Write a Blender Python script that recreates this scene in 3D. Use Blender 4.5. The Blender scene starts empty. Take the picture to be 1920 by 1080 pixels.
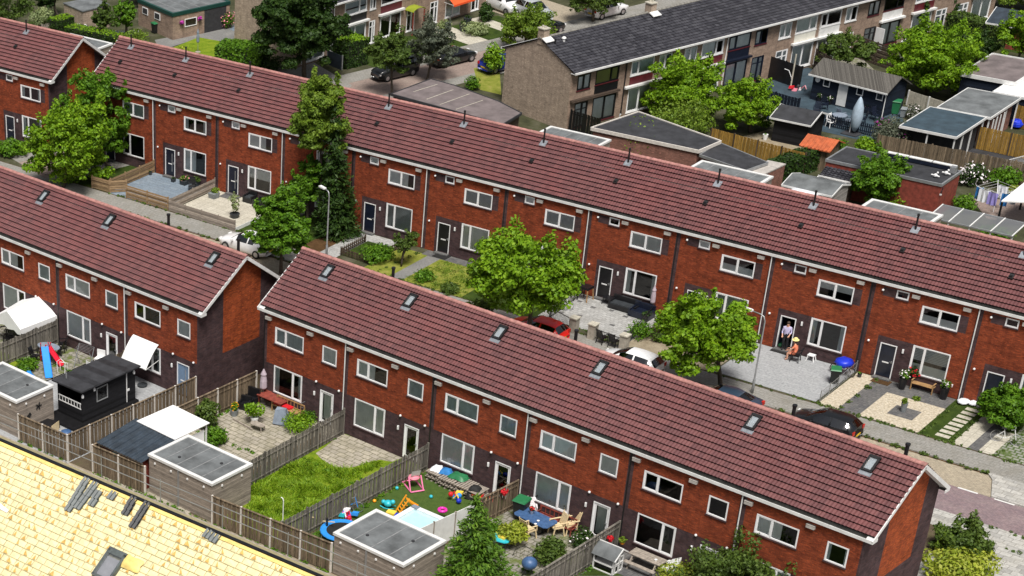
import bpy, math, random
import numpy as np
from mathutils import Vector, Matrix
rnd=random.Random(11); NP=np.random.default_rng(5)
SC=bpy.context.scene; COL=SC.collection
# ---- camera solved from the photograph (1920x1080 pixels) ----
F=3630.2903681162848;CP=(74.10696222254008, -82.01686711920097, 56.03503816705985);PPX=-11.215873727572108;PPY=1159.45996772891
RM=[[0.6500628325251563, 0.7580856682942122, -0.052196104225202225], [-0.38728291876142573, 0.38962940568415494, 0.8355841472059191], [-0.6537815037189424, 0.522967537953485, -0.5468772253823235]]
BO=(-33.623088557280546,23.516288449912047);BA=0.07902735046578695;BW=6.4157918885316505
AO=(-2.548387563441198,-3.203155899276198)
def ray(px,py):
    a,b=(px-PPX)/F,-(py-PPY)/F
    return Vector([RM[0][i]*a+RM[1][i]*b+RM[2][i] for i in range(3)])
def g(px,py,z=0.0):
    """world point at height z seen at photo pixel (px,py)"""
    d=ray(px,py); t=(z-CP[2])/d[2]
    return Vector(CP)+d*t
class Frame:
    def __init__(s,ox,oy,a): s.o=(ox,oy);s.a=a;s.c=math.cos(a);s.s=math.sin(a)
    def w(s,x,y,z=0): return Vector((s.o[0]+s.c*x-s.s*y,s.o[1]+s.s*x+s.c*y,z))
    def l(s,P): X,Y=P[0]-s.o[0],P[1]-s.o[1]; return (s.c*X+s.s*Y,-s.s*X+s.c*Y)
    def g(s,px,py,z=0): return s.l(g(px,py,z))
FC=Frame(0,0,0); FA=Frame(AO[0],AO[1],0); FB=Frame(BO[0],BO[1],BA); FE=Frame(-14.86,52.34,math.radians(77.6))
FY=Frame(5.16,-25.74,0.0737)
# ---- mesh collector ----
class MB:
    def __init__(s): s.v=[];s.f=[];s.m=[]
    def add(s,vs,fs,mi=0):
        n=len(s.v); s.v+= [tuple(v) for v in vs]
        for f in fs: s.f.append(tuple(i+n for i in f)); s.m.append(mi)
        return s
    def box(s,a,b,mi=0):
        x0,y0,z0=a;x1,y1,z1=b
        return s.add([(x0,y0,z0),(x1,y0,z0),(x1,y1,z0),(x0,y1,z0),(x0,y0,z1),(x1,y0,z1),(x1,y1,z1),(x0,y1,z1)],
            [(3,2,1,0),(4,5,6,7),(0,1,5,4),(1,2,6,5),(2,3,7,6),(3,0,4,7)],mi)
    def obx(s,c,u,v,w,mi=0):
        c,u,v,w=map(Vector,(c,u,v,w))
        P=[c+u*a+v*b+w*d for d in(-1,1) for a,b in((-1,-1),(1,-1),(1,1),(-1,1))]
        return s.add(P,[(3,2,1,0),(4,5,6,7),(0,1,5,4),(1,2,6,5),(2,3,7,6),(3,0,4,7)],mi)
    def bar(s,p,q,w=.05,h=None,mi=0):
        p,q=Vector(p),Vector(q);h=h or w;d=q-p
        if d.length<1e-6: return s
        up=Vector((0,0,1)) if abs(d.normalized().z)<.98 else Vector((0,1,0))
        u=d.cross(up).normalized();v=u.cross(d).normalized()
        return s.obx((p+q)/2,d/2,u*w/2,v*h/2,mi)
    def tube(s,pts,rs,n=8,mi=0,cap=True):
        pts=[Vector(p) for p in pts]
        if not hasattr(rs,'__len__'): rs=[rs]*len(pts)
        V=[];Fs=[];pu=None
        for i,p in enumerate(pts):
            d=(pts[min(i+1,len(pts)-1)]-pts[max(i-1,0)]).normalized()
            if pu is None:
                up=Vector((0,0,1)) if abs(d.z)<.9 else Vector((1,0,0)); u=d.cross(up).normalized()
            else: u=(pu-d*pu.dot(d)).normalized()
            pu=u; w=d.cross(u)
            for k in range(n):
                t=2*math.pi*k/n; V.append(p+(u*math.cos(t)+w*math.sin(t))*rs[i])
        for i in range(len(pts)-1):
            for k in range(n):
                a=i*n+k;b=i*n+(k+1)%n; Fs.append((a,b,b+n,a+n))
        if cap: Fs.append(tuple(range(n-1,-1,-1)));Fs.append(tuple((len(pts)-1)*n+k for k in range(n)))
        return s.add(V,Fs,mi)
    def lathe(s,prof,c=(0,0,0),n=12,mi=0):
        V=[];Fs=[]
        for r,z in prof:
            for k in range(n):
                t=2*math.pi*k/n;V.append((c[0]+r*math.cos(t),c[1]+r*math.sin(t),c[2]+z))
        for i in range(len(prof)-1):
            for k in range(n):
                a=i*n+k;b=i*n+(k+1)%n;Fs.append((a,b,b+n,a+n))
        Fs.append(tuple(range(n-1,-1,-1)));Fs.append(tuple((len(prof)-1)*n+k for k in range(n)))
        return s.add(V,Fs,mi)
    def prism(s,poly,z0,z1,mi=0,mtop=None):
        n=len(poly)
        ar=sum(poly[i][0]*poly[(i+1)%n][1]-poly[(i+1)%n][0]*poly[i][1] for i in range(n))
        if ar<0: poly=poly[::-1]
        V=[(p[0],p[1],z0) for p in poly]+[(p[0],p[1],z1) for p in poly]
        s.add(V,[tuple(range(n-1,-1,-1))]+[(i,(i+1)%n,(i+1)%n+n,i+n) for i in range(n)],mi)
        return s.add([(p[0],p[1],z1) for p in poly],[tuple(range(n))],mi if mtop is None else mtop)
    def ball(s,c,r,mi=0,n=10,m=6,sz=1,jit=0):
        V=[(c[0],c[1],c[2]-r*sz)];Fs=[]
        for i in range(1,m):
            ph=math.pi*i/m
            for k in range(n):
                t=2*math.pi*k/n;q=r*(1+rnd.uniform(-jit,jit)) if jit else r
                V.append((c[0]+q*math.sin(ph)*math.cos(t),c[1]+q*math.sin(ph)*math.sin(t),c[2]-q*sz*math.cos(ph)))
        V.append((c[0],c[1],c[2]+r*sz));L=len(V)-1
        for k in range(n):
            Fs.append((0,1+(k+1)%n,1+k));Fs.append((L,L-n+k,L-n+(k+1)%n))
            for i in range(m-2):
                a=1+i*n+k;b=1+i*n+(k+1)%n;Fs.append((a,b,b+n,a+n))
        return s.add(V,Fs,mi)
    def mesh(s,name,mats,smooth=False):
        me=bpy.data.meshes.new(name);me.from_pydata(s.v,[],s.f)
        mats=mats if isinstance(mats,(list,tuple)) else [mats]
        for m in mats: me.materials.append(M[m] if isinstance(m,str) else m)
        me.polygons.foreach_set('material_index',s.m)
        if smooth: me.polygons.foreach_set('use_smooth',[True]*len(s.f))
        me.update();return me
    def obj(s,name,mats,parent=None,smooth=False,loc=None,rz=0):
        return link(name,s.mesh(name,mats,smooth),parent,loc,rz)
def link(name,me,parent=None,loc=None,rz=0):
    o=bpy.data.objects.new(name,me);COL.objects.link(o)
    if parent: o.parent=parent
    if loc is not None: o.location=loc
    if rz: o.rotation_euler=(0,0,rz)
    return o
def tag(o,label=None,cat=None,group=None,kind=None):
    if label:o['label']=label
    if cat:o['category']=cat
    if group:o['group']=group
    if kind:o['kind']=kind
    return o
def thing(name,label,cat,loc=(0,0,0),rz=0,group=None):
    o=bpy.data.objects.new(name,None);COL.objects.link(o);o.location=loc;o.rotation_euler=(0,0,rz);o.empty_display_size=.2
    return tag(o,label,cat,group)
def copytree(o,parent=None,loc=None,rz=None,label=None,group=None):
    c=o.copy();COL.objects.link(c)
    if parent: c.parent=parent
    if loc is not None:c.location=loc
    if rz is not None:c.rotation_euler=(0,0,rz)
    if label:c['label']=label
    if group:c['group']=group
    for ch in list(o.children): copytree(ch,c)
    return c
# ---- materials ----
M={}
def newmat(n):
    m=bpy.data.materials.new(n);m.use_nodes=True;nt=m.node_tree
    M[n]=m;return m,nt,nt.nodes['Principled BSDF']
def N(nt,t,**k):
    n=nt.nodes.new(t)
    for a,b in k.items():
        if a.startswith('i_'):n.inputs[a[2:]].default_value=b
        else:setattr(n,a,b)
    return n
def pos(nt,obj=False):
    if obj: return N(nt,'ShaderNodeTexCoord').outputs['Object']
    return N(nt,'ShaderNodeNewGeometry').outputs['Position']
def noise(nt,scale,detail=4,vec=None,sc=None,rough=.6):
    n=N(nt,'ShaderNodeTexNoise');n.inputs['Scale'].default_value=scale;n.inputs['Detail'].default_value=detail;n.inputs['Roughness'].default_value=rough
    v=vec if vec is not None else pos(nt)
    if sc:
        mp=N(nt,'ShaderNodeMapping');mp.inputs['Scale'].default_value=sc;nt.links.new(v,mp.inputs[0]);v=mp.outputs[0]
    nt.links.new(v,n.inputs['Vector']);return n.outputs['Fac']
def ramp(nt,fac,stops):
    r=N(nt,'ShaderNodeValToRGB');e=r.color_ramp.elements
    while len(e)<len(stops):e.new(.5)
    for i,(p,c) in enumerate(stops):e[i].position=p;e[i].color=(*c,1)
    nt.links.new(fac,r.inputs[0]);return r.outputs[0]
def mixc(nt,fac,a,b,mode='MIX'):
    m=N(nt,'ShaderNodeMix',data_type='RGBA',blend_type=mode)
    for i,x in((0,fac),(6,a),(7,b)):
        if isinstance(x,(int,float)):m.inputs[i].default_value=x
        elif isinstance(x,tuple):m.inputs[i].default_value=(*x,1)
        else:nt.links.new(x,m.inputs[i])
    return m.outputs[2]
def bump(nt,bs,h,st=.4,d=.02):
    b=N(nt,'ShaderNodeBump');b.inputs['Strength'].default_value=st;b.inputs['Distance'].default_value=d
    nt.links.new(h,b.inputs['Height']);nt.links.new(b.outputs[0],bs.inputs['Normal'])
def plain(n,c,rough=.6,var=.25,scale=3,metal=0,bmp=0,spec=None,sc=None):
    m,nt,b=newmat(n)
    f=noise(nt,scale,5,sc=sc)
    lo=tuple(x*(1-var) for x in c);hi=tuple(min(1,x*(1+var)) for x in c)
    nt.links.new(ramp(nt,f,[(.3,lo),(.7,hi)]),b.inputs['Base Color'])
    b.inputs['Roughness'].default_value=rough;b.inputs['Metallic'].default_value=metal
    if spec is not None:b.inputs['Specular IOR Level'].default_value=spec
    if bmp:bump(nt,b,noise(nt,scale*6,3),bmp)
    return m
def brick(n,c1,c2,mort,var):
    m,nt,b=newmat(n);o=pos(nt,True)
    sp=N(nt,'ShaderNodeSeparateXYZ');nt.links.new(o,sp.inputs[0])
    ad=N(nt,'ShaderNodeMath');nt.links.new(sp.outputs[0],ad.inputs[0]);nt.links.new(sp.outputs[1],ad.inputs[1])
    cb=N(nt,'ShaderNodeCombineXYZ');nt.links.new(ad.outputs[0],cb.inputs[0]);nt.links.new(sp.outputs[2],cb.inputs[1])
    t=N(nt,'ShaderNodeTexBrick');nt.links.new(cb.outputs[0],t.inputs['Vector'])
    for k,v in(('Scale',1),('Mortar Size',.006),('Brick Width',.22),('Row Height',.065),('Bias',-.1)):t.inputs[k].default_value=v
    t.inputs['Color1'].default_value=(*c1,1);t.inputs['Color2'].default_value=(*c2,1);t.inputs['Mortar'].default_value=(*mort,1)
    f=noise(nt,1.3,5,vec=pos(nt),sc=(1,1,2.2))
    c=mixc(nt,1.0,t.outputs['Color'],ramp(nt,f,[(.3,(1-var,)*3),(.7,(1+var,)*3)]),'MULTIPLY')
    f2=noise(nt,3.4,4,vec=cb.outputs[0],sc=(1,3.4,1))
    c=mixc(nt,ramp(nt,f2,[(.56,(0,0,0)),(.68,(.85,.85,.85))]),c,tuple(min(1,x*1.75) for x in c1))
    f3=noise(nt,4.6,4,vec=pos(nt),sc=(1,1,2.6))
    c=mixc(nt,ramp(nt,f3,[(.55,(0,0,0)),(.70,(.75,.75,.75))]),c,tuple(x*.45 for x in c2))
    c=mixc(nt,1.0,c,ramp(nt,noise(nt,1.6,4,sc=(2.5,2.5,.22)),[(.30,(.82,.82,.83)),(.55,(1.03,1.03,1.03))]),'MULTIPLY')
    nt.links.new(c,b.inputs['Base Color']);b.inputs['Roughness'].default_value=.9;b.inputs['Specular IOR Level'].default_value=.2
    bump(nt,b,t.outputs['Fac'],-.3,.01);return m
def tilemat(n,cols,patch):
    m,nt,b=newmat(n)
    at=N(nt,'ShaderNodeAttribute',attribute_name='tid');oi=N(nt,'ShaderNodeObjectInfo')
    cb=N(nt,'ShaderNodeCombineXYZ');nt.links.new(at.outputs['Fac'],cb.inputs[0]);nt.links.new(oi.outputs['Random'],cb.inputs[1])
    w=N(nt,'ShaderNodeTexWhiteNoise',noise_dimensions='2D');nt.links.new(cb.outputs[0],w.inputs['Vector'])
    c=ramp(nt,w.outputs['Value'],cols)
    f=noise(nt,.33,3)
    c=mixc(nt,ramp(nt,f,[(.45,(0,0,0)),(.75,(.4,.4,.4))]),c,patch)
    f2=noise(nt,2.2,5)
    c=mixc(nt,1.0,c,ramp(nt,f2,[(.25,(.84,.84,.84)),(.7,(1.12,1.12,1.12))]),'MULTIPLY')
    f3=noise(nt,9,4,sc=(1,1,.4))
    c=mixc(nt,ramp(nt,f3,[(.62,(0,0,0)),(.8,(.25,.25,.25))]),c,tuple(x*.55 for x in patch))
    nt.links.new(c,b.inputs['Base Color']);b.inputs['Roughness'].default_value=.62;b.inputs['Specular IOR Level'].default_value=.35
    return m
def paving(n,c1,c2,mort,bw,bh,off=.5,ms=.012,dirt=(.1,.09,.07),da=.5,rough=.85,moss=None):
    m,nt,b=newmat(n);o=pos(nt,True)
    t=N(nt,'ShaderNodeTexBrick');nt.links.new(o,t.inputs['Vector']);t.offset=off
    for k,v in(('Scale',1),('Mortar Size',ms),('Brick Width',bw),('Row Height',bh),('Bias',0)):t.inputs[k].default_value=v
    t.inputs['Color1'].default_value=(*c1,1);t.inputs['Color2'].default_value=(*c2,1);t.inputs['Mortar'].default_value=(*mort,1)
    c=mixc(nt,ramp(nt,noise(nt,.8,6),[(.45,(0,0,0)),(.75,(da,)*3)]),t.outputs['Color'],dirt)
    c=mixc(nt,1.0,c,ramp(nt,noise(nt,7,5),[(.3,(.75,)*3),(.7,(1.2,)*3)]),'MULTIPLY')
    if moss: c=mixc(nt,ramp(nt,noise(nt,1.1,6),[(.5,(0,0,0)),(.62,(.9,.9,.9))]),c,moss)
    nt.links.new(c,b.inputs['Base Color']);b.inputs['Roughness'].default_value=rough
    bump(nt,b,t.outputs['Fac'],-.3,.01);return m
def ground(n,stops,scale=1.2,detail=8,rough=.95,bmp=.5,fine=18):
    m,nt,b=newmat(n)
    c=ramp(nt,noise(nt,scale,detail,rough=.65),stops)
    c=mixc(nt,1.0,c,ramp(nt,noise(nt,fine,4),[(.3,(.7,)*3),(.72,(1.3,)*3)]),'MULTIPLY')
    nt.links.new(c,b.inputs['Base Color']);b.inputs['Roughness'].default_value=rough;b.inputs['Specular IOR Level'].default_value=.15
    bump(nt,b,noise(nt,fine,5),bmp,.04);return m
def wood(n,c,var=.45,board=.12,axis=0,rough=.85):
    """boards run along local z (axis 0: split along x+y) or horizontally (axis 2: split along z)"""
    m,nt,b=newmat(n);o=pos(nt,True)
    sp=N(nt,'ShaderNodeSeparateXYZ');nt.links.new(o,sp.inputs[0])
    if axis==0:
        ad=N(nt,'ShaderNodeMath');nt.links.new(sp.outputs[0],ad.inputs[0]);nt.links.new(sp.outputs[1],ad.inputs[1]);s=ad.outputs[0]
    else: s=sp.outputs[axis]
    dv=N(nt,'ShaderNodeMath',operation='DIVIDE');nt.links.new(s,dv.inputs[0]);dv.inputs[1].default_value=board
    fl=N(nt,'ShaderNodeMath',operation='FLOOR');nt.links.new(dv.outputs[0],fl.inputs[0])
    fr=N(nt,'ShaderNodeMath',operation='FRACT');nt.links.new(dv.outputs[0],fr.inputs[0])
    w=N(nt,'ShaderNodeTexWhiteNoise',noise_dimensions='1D');nt.links.new(fl.outputs[0],w.inputs['W'])
    cc=ramp(nt,w.outputs['Value'],[(0,tuple(x*(1-var) for x in c)),(1,tuple(x*(1+var) for x in c))])
    gap=ramp(nt,fr.outputs[0],[(.0,(.25,)*3),(.1,(1,)*3)])
    cc=mixc(nt,1.0,cc,gap,'MULTIPLY')
    st=noise(nt,4,6,vec=pos(nt),sc=(6,6,.7) if axis==0 else (.7,.7,8))
    cc=mixc(nt,1.0,cc,ramp(nt,st,[(.3,(.55,)*3),(.7,(1.3,)*3)]),'MULTIPLY')
    nt.links.new(cc,b.inputs['Base Color']);b.inputs['Roughness'].default_value=rough;b.inputs['Specular IOR Level'].default_value=.2
    return m
def leafmat(n,c1,c2,c3,trans=.22):
    m,nt,b=newmat(n)
    gi=N(nt,'ShaderNodeNewGeometry')
    c=ramp(nt,gi.outputs['Random Per Island'],[(0,tuple(.45*a+.55*b_ for a,b_ in zip(c1,c2))),(.5,c2),(1,tuple(.5*a+.5*b_ for a,b_ in zip(c3,c2)))])
    c=mixc(nt,1.0,c,ramp(nt,noise(nt,1.1,3),[(.3,(.72,.78,.8)),(.7,(1.2,1.15,1.1))]),'MULTIPLY')
    nt.links.new(c,b.inputs['Base Color']);b.inputs['Roughness'].default_value=.55;b.inputs['Specular IOR Level'].default_value=.25
    tr=N(nt,'ShaderNodeBsdfTranslucent');nt.links.new(mixc(nt,1.0,c,(1.25,1.2,.5),'MULTIPLY'),tr.inputs['Color'])
    mx=N(nt,'ShaderNodeMixShader');mx.inputs[0].default_value=trans
    nt.links.new(b.outputs[0],mx.inputs[1]);nt.links.new(tr.outputs[0],mx.inputs[2])
    nt.links.new(mx.outputs[0],nt.nodes['Material Output'].inputs[0]);return m
def glassmat(n,tint,refl=.12,rough=.02,alpha=.9):
    m,nt,b=newmat(n);nt.nodes.remove(b)
    t=N(nt,'ShaderNodeBsdfTransparent');t.inputs[0].default_value=(*tint,1)
    gl=N(nt,'ShaderNodeBsdfGlossy');gl.inputs['Roughness'].default_value=rough
    lw=N(nt,'ShaderNodeFresnel');lw.inputs[0].default_value=1.5
    md=N(nt,'ShaderNodeMath',operation='ADD');nt.links.new(lw.outputs[0],md.inputs[0]);md.inputs[1].default_value=refl-.04
    mx=N(nt,'ShaderNodeMixShader');nt.links.new(md.outputs[0],mx.inputs[0]);nt.links.new(t.outputs[0],mx.inputs[1]);nt.links.new(gl.outputs[0],mx.inputs[2])
    nt.links.new(mx.outputs[0],nt.nodes['Material Output'].inputs[0]);return m
def paint(n,c,rough=.3,coat=.6):
    m,nt,b=newmat(n)
    nt.links.new(ramp(nt,noise(nt,2,4),[(.3,tuple(x*.92 for x in c)),(.7,tuple(min(1,x*1.06) for x in c))]),b.inputs['Base Color'])
    b.inputs['Roughness'].default_value=rough;b.inputs['Coat Weight'].default_value=coat;b.inputs['Coat Roughness'].default_value=.05;return m
brick('brick_orange',(.28,.056,.02),(.18,.033,.014),(.09,.045,.03),.35)
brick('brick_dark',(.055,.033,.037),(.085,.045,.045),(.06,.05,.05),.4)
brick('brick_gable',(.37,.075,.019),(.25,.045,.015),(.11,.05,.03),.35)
brick('brick_brown',(.27,.19,.145),(.34,.24,.18),(.25,.21,.17),.25)
brick('brick_pale',(.40,.31,.24),(.33,.25,.19),(.36,.31,.25),.2)
brick('brick_pink',(.26,.12,.09),(.20,.09,.07),(.2,.14,.11),.25)
tilemat('roof_tile',[(0,(.112,.047,.049)),(.5,(.138,.055,.056)),(1,(.165,.067,.066))],(.195,.053,.052))
tilemat('dark_tile',[(0,(.020,.020,.026)),(.5,(.034,.034,.042)),(1,(.06,.06,.07))],(.045,.045,.055))
plain('riser_shade',(.012,.005,.006),.95)  # near-black riser colour paints the shade under each overlapping tile course
plain('ridge_tile',(.36,.17,.15),.7,.35,4)
plain('ridge_dark',(.20,.19,.17),.8,.35,4)
plain('white_trim',(.70,.70,.69),.45,.12,2)
plain('white_frame',(.84,.84,.85),.35,.06,2)
plain('gutter_inside',(.055,.055,.05),.8,.5,2,sc=(1,1,1))
plain('black_metal',(.012,.012,.013),.45,.3)
plain('black_paint',(.010,.010,.012),.35,.3)
plain('navy_paint',(.010,.014,.028),.3,.3)
plain('grey_metal',(.35,.36,.37),.4,.2,2,.5)
plain('lead',(.26,.28,.31),.5,.3,6,.4)
plain('grey_box',(.42,.39,.36),.7,.2)
plain('white_plastic',(.8,.8,.8),.35,.06)
plain('curtain_white',(.90,.93,.93),.9,.1,2)
plain('curtain_grey',(.58,.65,.67),.9,.15,2)
plain('blind',(.70,.76,.76),.6,.1,2)
plain('lime_blind',(.35,.36,.12),.8,.1,2)
plain('blue_grey_door',(.16,.24,.36),.45,.15)
plain('dark_red',(.10,.012,.018),.5,.2)
plain('cream_panel',(.72,.70,.62),.5,.08)
glassmat('window_glass',(.96,1.0,1.0),.07)
glassmat('car_glass',(.22,.27,.29),.18)
glassmat('skylight_glass',(.85,.9,.92),.5,.15)
glassmat('clear_sheet',(.75,.74,.66),.5,.5)
plain('sky_blind',(.9,.91,.92),.5,.05)
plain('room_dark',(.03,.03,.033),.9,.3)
plain('concrete_post',(.62,.58,.53),.85,.15,5)
plain('stone',(.34,.31,.26),.9,.35,3,bmp=.3)
plain('rubber',(.012,.012,.012),.8,.2)
plain('alloy',(.5,.5,.52),.3,.1,3,.8)
plain('bitumen',(.125,.135,.14),.85,.45,.9,bmp=.3);plain('felt_seam',(.22,.225,.23),.8,.3,3)
plain('bitumen_dark',(.030,.031,.036),.8,.45,1.3,bmp=.2)
plain('bitumen_blue',(.035,.06,.08),.75,.35,1.2,bmp=.2)
plain('bitumen_pink',(.155,.128,.128),.85,.3,1,bmp=.2)
plain('slate_black',(.022,.023,.026),.55,.4,2)
plain('corrugated_blue',(.028,.04,.055),.5,.4,2)
plain('white_sheet',(.86,.86,.86),.5,.03)
plain('canvas_white',(.80,.81,.81),.7,.06,2)
plain('canvas_orange',(.85,.10,.02),.7,.1)
plain('lilac_cloth',(.42,.35,.40),.9,.15,5)
plain('grey_cover',(.20,.24,.30),.7,.2,4)
plain('pale_cover',(.36,.45,.54),.6,.15,4)
plain('bark',(.07,.055,.04),.95,.4,6,bmp=.5)
plain('hedge_core',(.012,.02,.006),.95,.3)
plain('fascia_green',(.008,.05,.04),.45,.15);plain('bin_green',(.02,.16,.06),.45,.15)
plain('bin_black',(.012,.014,.014),.5,.3)
plain('cobalt',(.010,.035,.55),.4,.2)
plain('toy_blue',(.03,.27,.75),.35,.1)
plain('toy_red',(.62,.015,.04),.35,.1)
plain('toy_pink',(.85,.22,.42),.35,.1)
plain('toy_magenta',(.75,.03,.40),.35,.1)
plain('toy_orange',(.9,.35,.02),.35,.1)
plain('toy_teal',(.03,.45,.55),.35,.15)
plain('toy_yellow',(.85,.62,.08),.35,.1)
plain('cream_plastic',(.72,.57,.34),.4,.08)
plain('blue_table',(.05,.11,.24),.45,.3,4)
plain('teak',(.36,.21,.09),.7,.3,4)
plain('red_wood',(.22,.045,.03),.7,.4,4)
plain('grey_wood',(.30,.26,.22),.85,.35,5)
plain('terracotta',(.42,.10,.035),.8,.3,3)
plain('dark_planter',(.03,.035,.04),.6,.3)
plain('grey_planter',(.20,.22,.23),.7,.2)
plain('petal_red',(.6,.01,.02),.6,.2)
plain('petal_white',(.8,.74,.76),.6,.1)
plain('petal_pink',(.75,.25,.32),.6,.2)
plain('petal_purple',(.45,.03,.35),.6,.2)
plain('skin',(.62,.33,.22),.55,.06);plain('hair_dark',(.04,.022,.014),.6,.3)
plain('dress_orange',(.80,.24,.13),.85,.1);plain('shirt_lilac',(.50,.46,.66),.85,.12);plain('trousers_black',(.014,.014,.018),.85,.2)
plain('hat_yellow',(.82,.72,.30),.8,.1)
plain('blue_cloth',(.02,.16,.42),.8,.2);plain('violet_cloth',(.30,.26,.62),.8,.1);plain('white_cloth',(.75,.77,.82),.8,.06)
paint('car_white',(.80,.81,.82));paint('car_red',(.95,.015,.01));paint('car_black',(.006,.007,.008));paint('car_navy',(.028,.048,.08));paint('car_blue',(.006,.02,.22));paint('car_silver',(.42,.44,.46))
plain('lamp_red',(.5,.02,.01),.25,.1);plain('lamp_clear',(.8,.8,.8),.1,.05);plain('plate_yellow',(.75,.50,.02),.4,.05)
plain('water',(.45,.70,.74),.08,.05);plain('pool_white',(.74,.77,.78),.4,.04)
plain('yellow_foil',(.74,.655,.38),.55,.16,1.8);plain('yellow_batten',(.45,.39,.21),.8,.3);plain('yellow_strong',(.78,.60,.20),.6,.2)
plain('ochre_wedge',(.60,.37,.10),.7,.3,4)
plain('slate_tile',(.085,.10,.10),.5,.3,5)
wood('fence_grey',(.185,.145,.105),.35,.14,0);wood('fence_dark',(.10,.072,.05),.35,.14,0);wood('fence_brown',(.19,.145,.098),.4,.14,0);wood('fence_yellow',(.34,.20,.045),.3,.14,0)
wood('fence_weathered',(.19,.175,.15),.4,.13,0)
wood('plank_warm',(.31,.21,.12),.3,.14,2);wood('plank_grey',(.33,.31,.29),.25,.13,2);wood('plank_taupe',(.30,.255,.215),.25,.13,2);wood('plank_black',(.012,.012,.014),.4,.14,2);wood('plank_navy',(.012,.018,.032),.25,.14,2);wood('plank_brown',(.09,.065,.05),.3,.14,2)
wood('thatch',(.105,.098,.088),.35,.09,0)
paving('slab_beige',(.42,.38,.30),(.33,.30,.25),(.13,.12,.07),.6,.4,.5,.025,(.17,.155,.10),.85,moss=None)
paving('slab_cream',(.52,.49,.41),(.45,.42,.35),(.25,.23,.18),.6,.6,0,.012,(.36,.33,.26),.5)
paving('slab_bluegrey',(.20,.25,.30),(.155,.20,.25),(.09,.11,.13),.8,.4,.3,.012,(.25,.29,.33),.5)
paving('slab_grey',(.35,.36,.37),(.31,.32,.33),(.22,.22,.22),.6,.3,.5,.008,(.30,.31,.31),.4)
paving('slab_speckle',(.42,.42,.41),(.32,.32,.31),(.2,.2,.19),.3,.3,.5,.012,(.2,.19,.17),.5)
paving('slab_dark',(.085,.085,.09),(.13,.128,.125),(.05,.05,.05),.3,.3,.5,.01,(.17,.16,.15),.5)
paving('pavement_grey',(.28,.27,.25),(.245,.24,.22),(.18,.17,.15),.3,.3,.5,.012,(.18,.165,.13),.6)
paving('pavement_mottled',(.46,.45,.42),(.30,.295,.28),(.2,.19,.17),.6,.4,.5,.015,(.36,.34,.29),.5)
paving('pavers_sand',(.40,.34,.25),(.33,.285,.215),(.22,.19,.14),.21,.105,.5,.008,(.27,.23,.17),.6)
paving('pavers_purple',(.25,.175,.185),(.195,.145,.16),(.14,.11,.11),.21,.105,.5,.008,(.28,.22,.215),.6)
paving('pavers_brown',(.30,.22,.19),(.245,.185,.16),(.16,.13,.11),.21,.105,.5,.008,(.33,.27,.23),.6)
paving('slab_mossy',(.31,.29,.25),(.25,.235,.21),(.10,.10,.06),.4,.4,.5,.03,(.16,.15,.1),.6,moss=(.10,.13,.02))
paving('slab_green',(.30,.30,.26),(.24,.245,.22),(.05,.09,.015),.4,.3,.5,.05,(.16,.18,.08),.6,moss=(.06,.10,.012))
paving('asphalt_path',(.19,.19,.185),(.17,.17,.165),(.15,.15,.14),1.2,.8,.5,.004,(.25,.245,.23),.7)
ground('soil',[(.3,(.060,.045,.030)),(.55,(.11,.085,.055)),(.75,(.09,.095,.035))])
ground('terrain',[(.3,(.03,.032,.018)),(.5,(.06,.063,.032)),(.7,(.12,.11,.08))],.5)
ground('soil_sandy',[(.3,(.20,.16,.11)),(.6,(.33,.28,.20)),(.75,(.16,.17,.07))],1.0)
ground('brown_mulch',[(.3,(.05,.028,.012)),(.7,(.12,.065,.028))],2)
ground('lawn_bright',[(.25,(.07,.13,.008)),(.5,(.15,.22,.012)),(.75,(.24,.27,.03))],1.3,fine=30)
ground('lawn_dry',[(.25,(.09,.13,.012)),(.5,(.20,.22,.035)),(.75,(.30,.27,.08))],1.5,fine=25)
ground('lawn_dark',[(.3,(.018,.035,.006)),(.7,(.05,.08,.012))],1.5)
ground('turf',[(.3,(.045,.085,.018)),(.7,(.075,.12,.026))],3,fine=50)
ground('gravel',[(.3,(.34,.29,.21)),(.5,(.49,.43,.33)),(.72,(.58,.54,.45))],6,fine=9,bmp=1)
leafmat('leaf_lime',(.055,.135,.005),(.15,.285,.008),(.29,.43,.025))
leafmat('leaf_green',(.028,.085,.005),(.082,.19,.008),(.18,.32,.025))
leafmat('leaf_mid',(.035,.07,.012),(.075,.125,.02),(.14,.20,.035))
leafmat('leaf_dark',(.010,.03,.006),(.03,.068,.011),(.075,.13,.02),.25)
leafmat('leaf_olive',(.05,.10,.01),(.13,.21,.018),(.25,.34,.045))
leafmat('leaf_yellow',(.10,.17,.012),(.29,.35,.03),(.50,.50,.12))
leafmat('leaf_grey',(.05,.065,.05),(.10,.12,.085),(.19,.20,.14))
leafmat('leaf_spruce',(.03,.08,.01),(.09,.19,.018),(.21,.33,.035),.25)
leafmat('leaf_pale',(.12,.17,.06),(.26,.32,.14),(.42,.46,.25))
leafmat('grass_blade',(.06,.15,.006),(.18,.31,.012),(.40,.47,.05))

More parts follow.
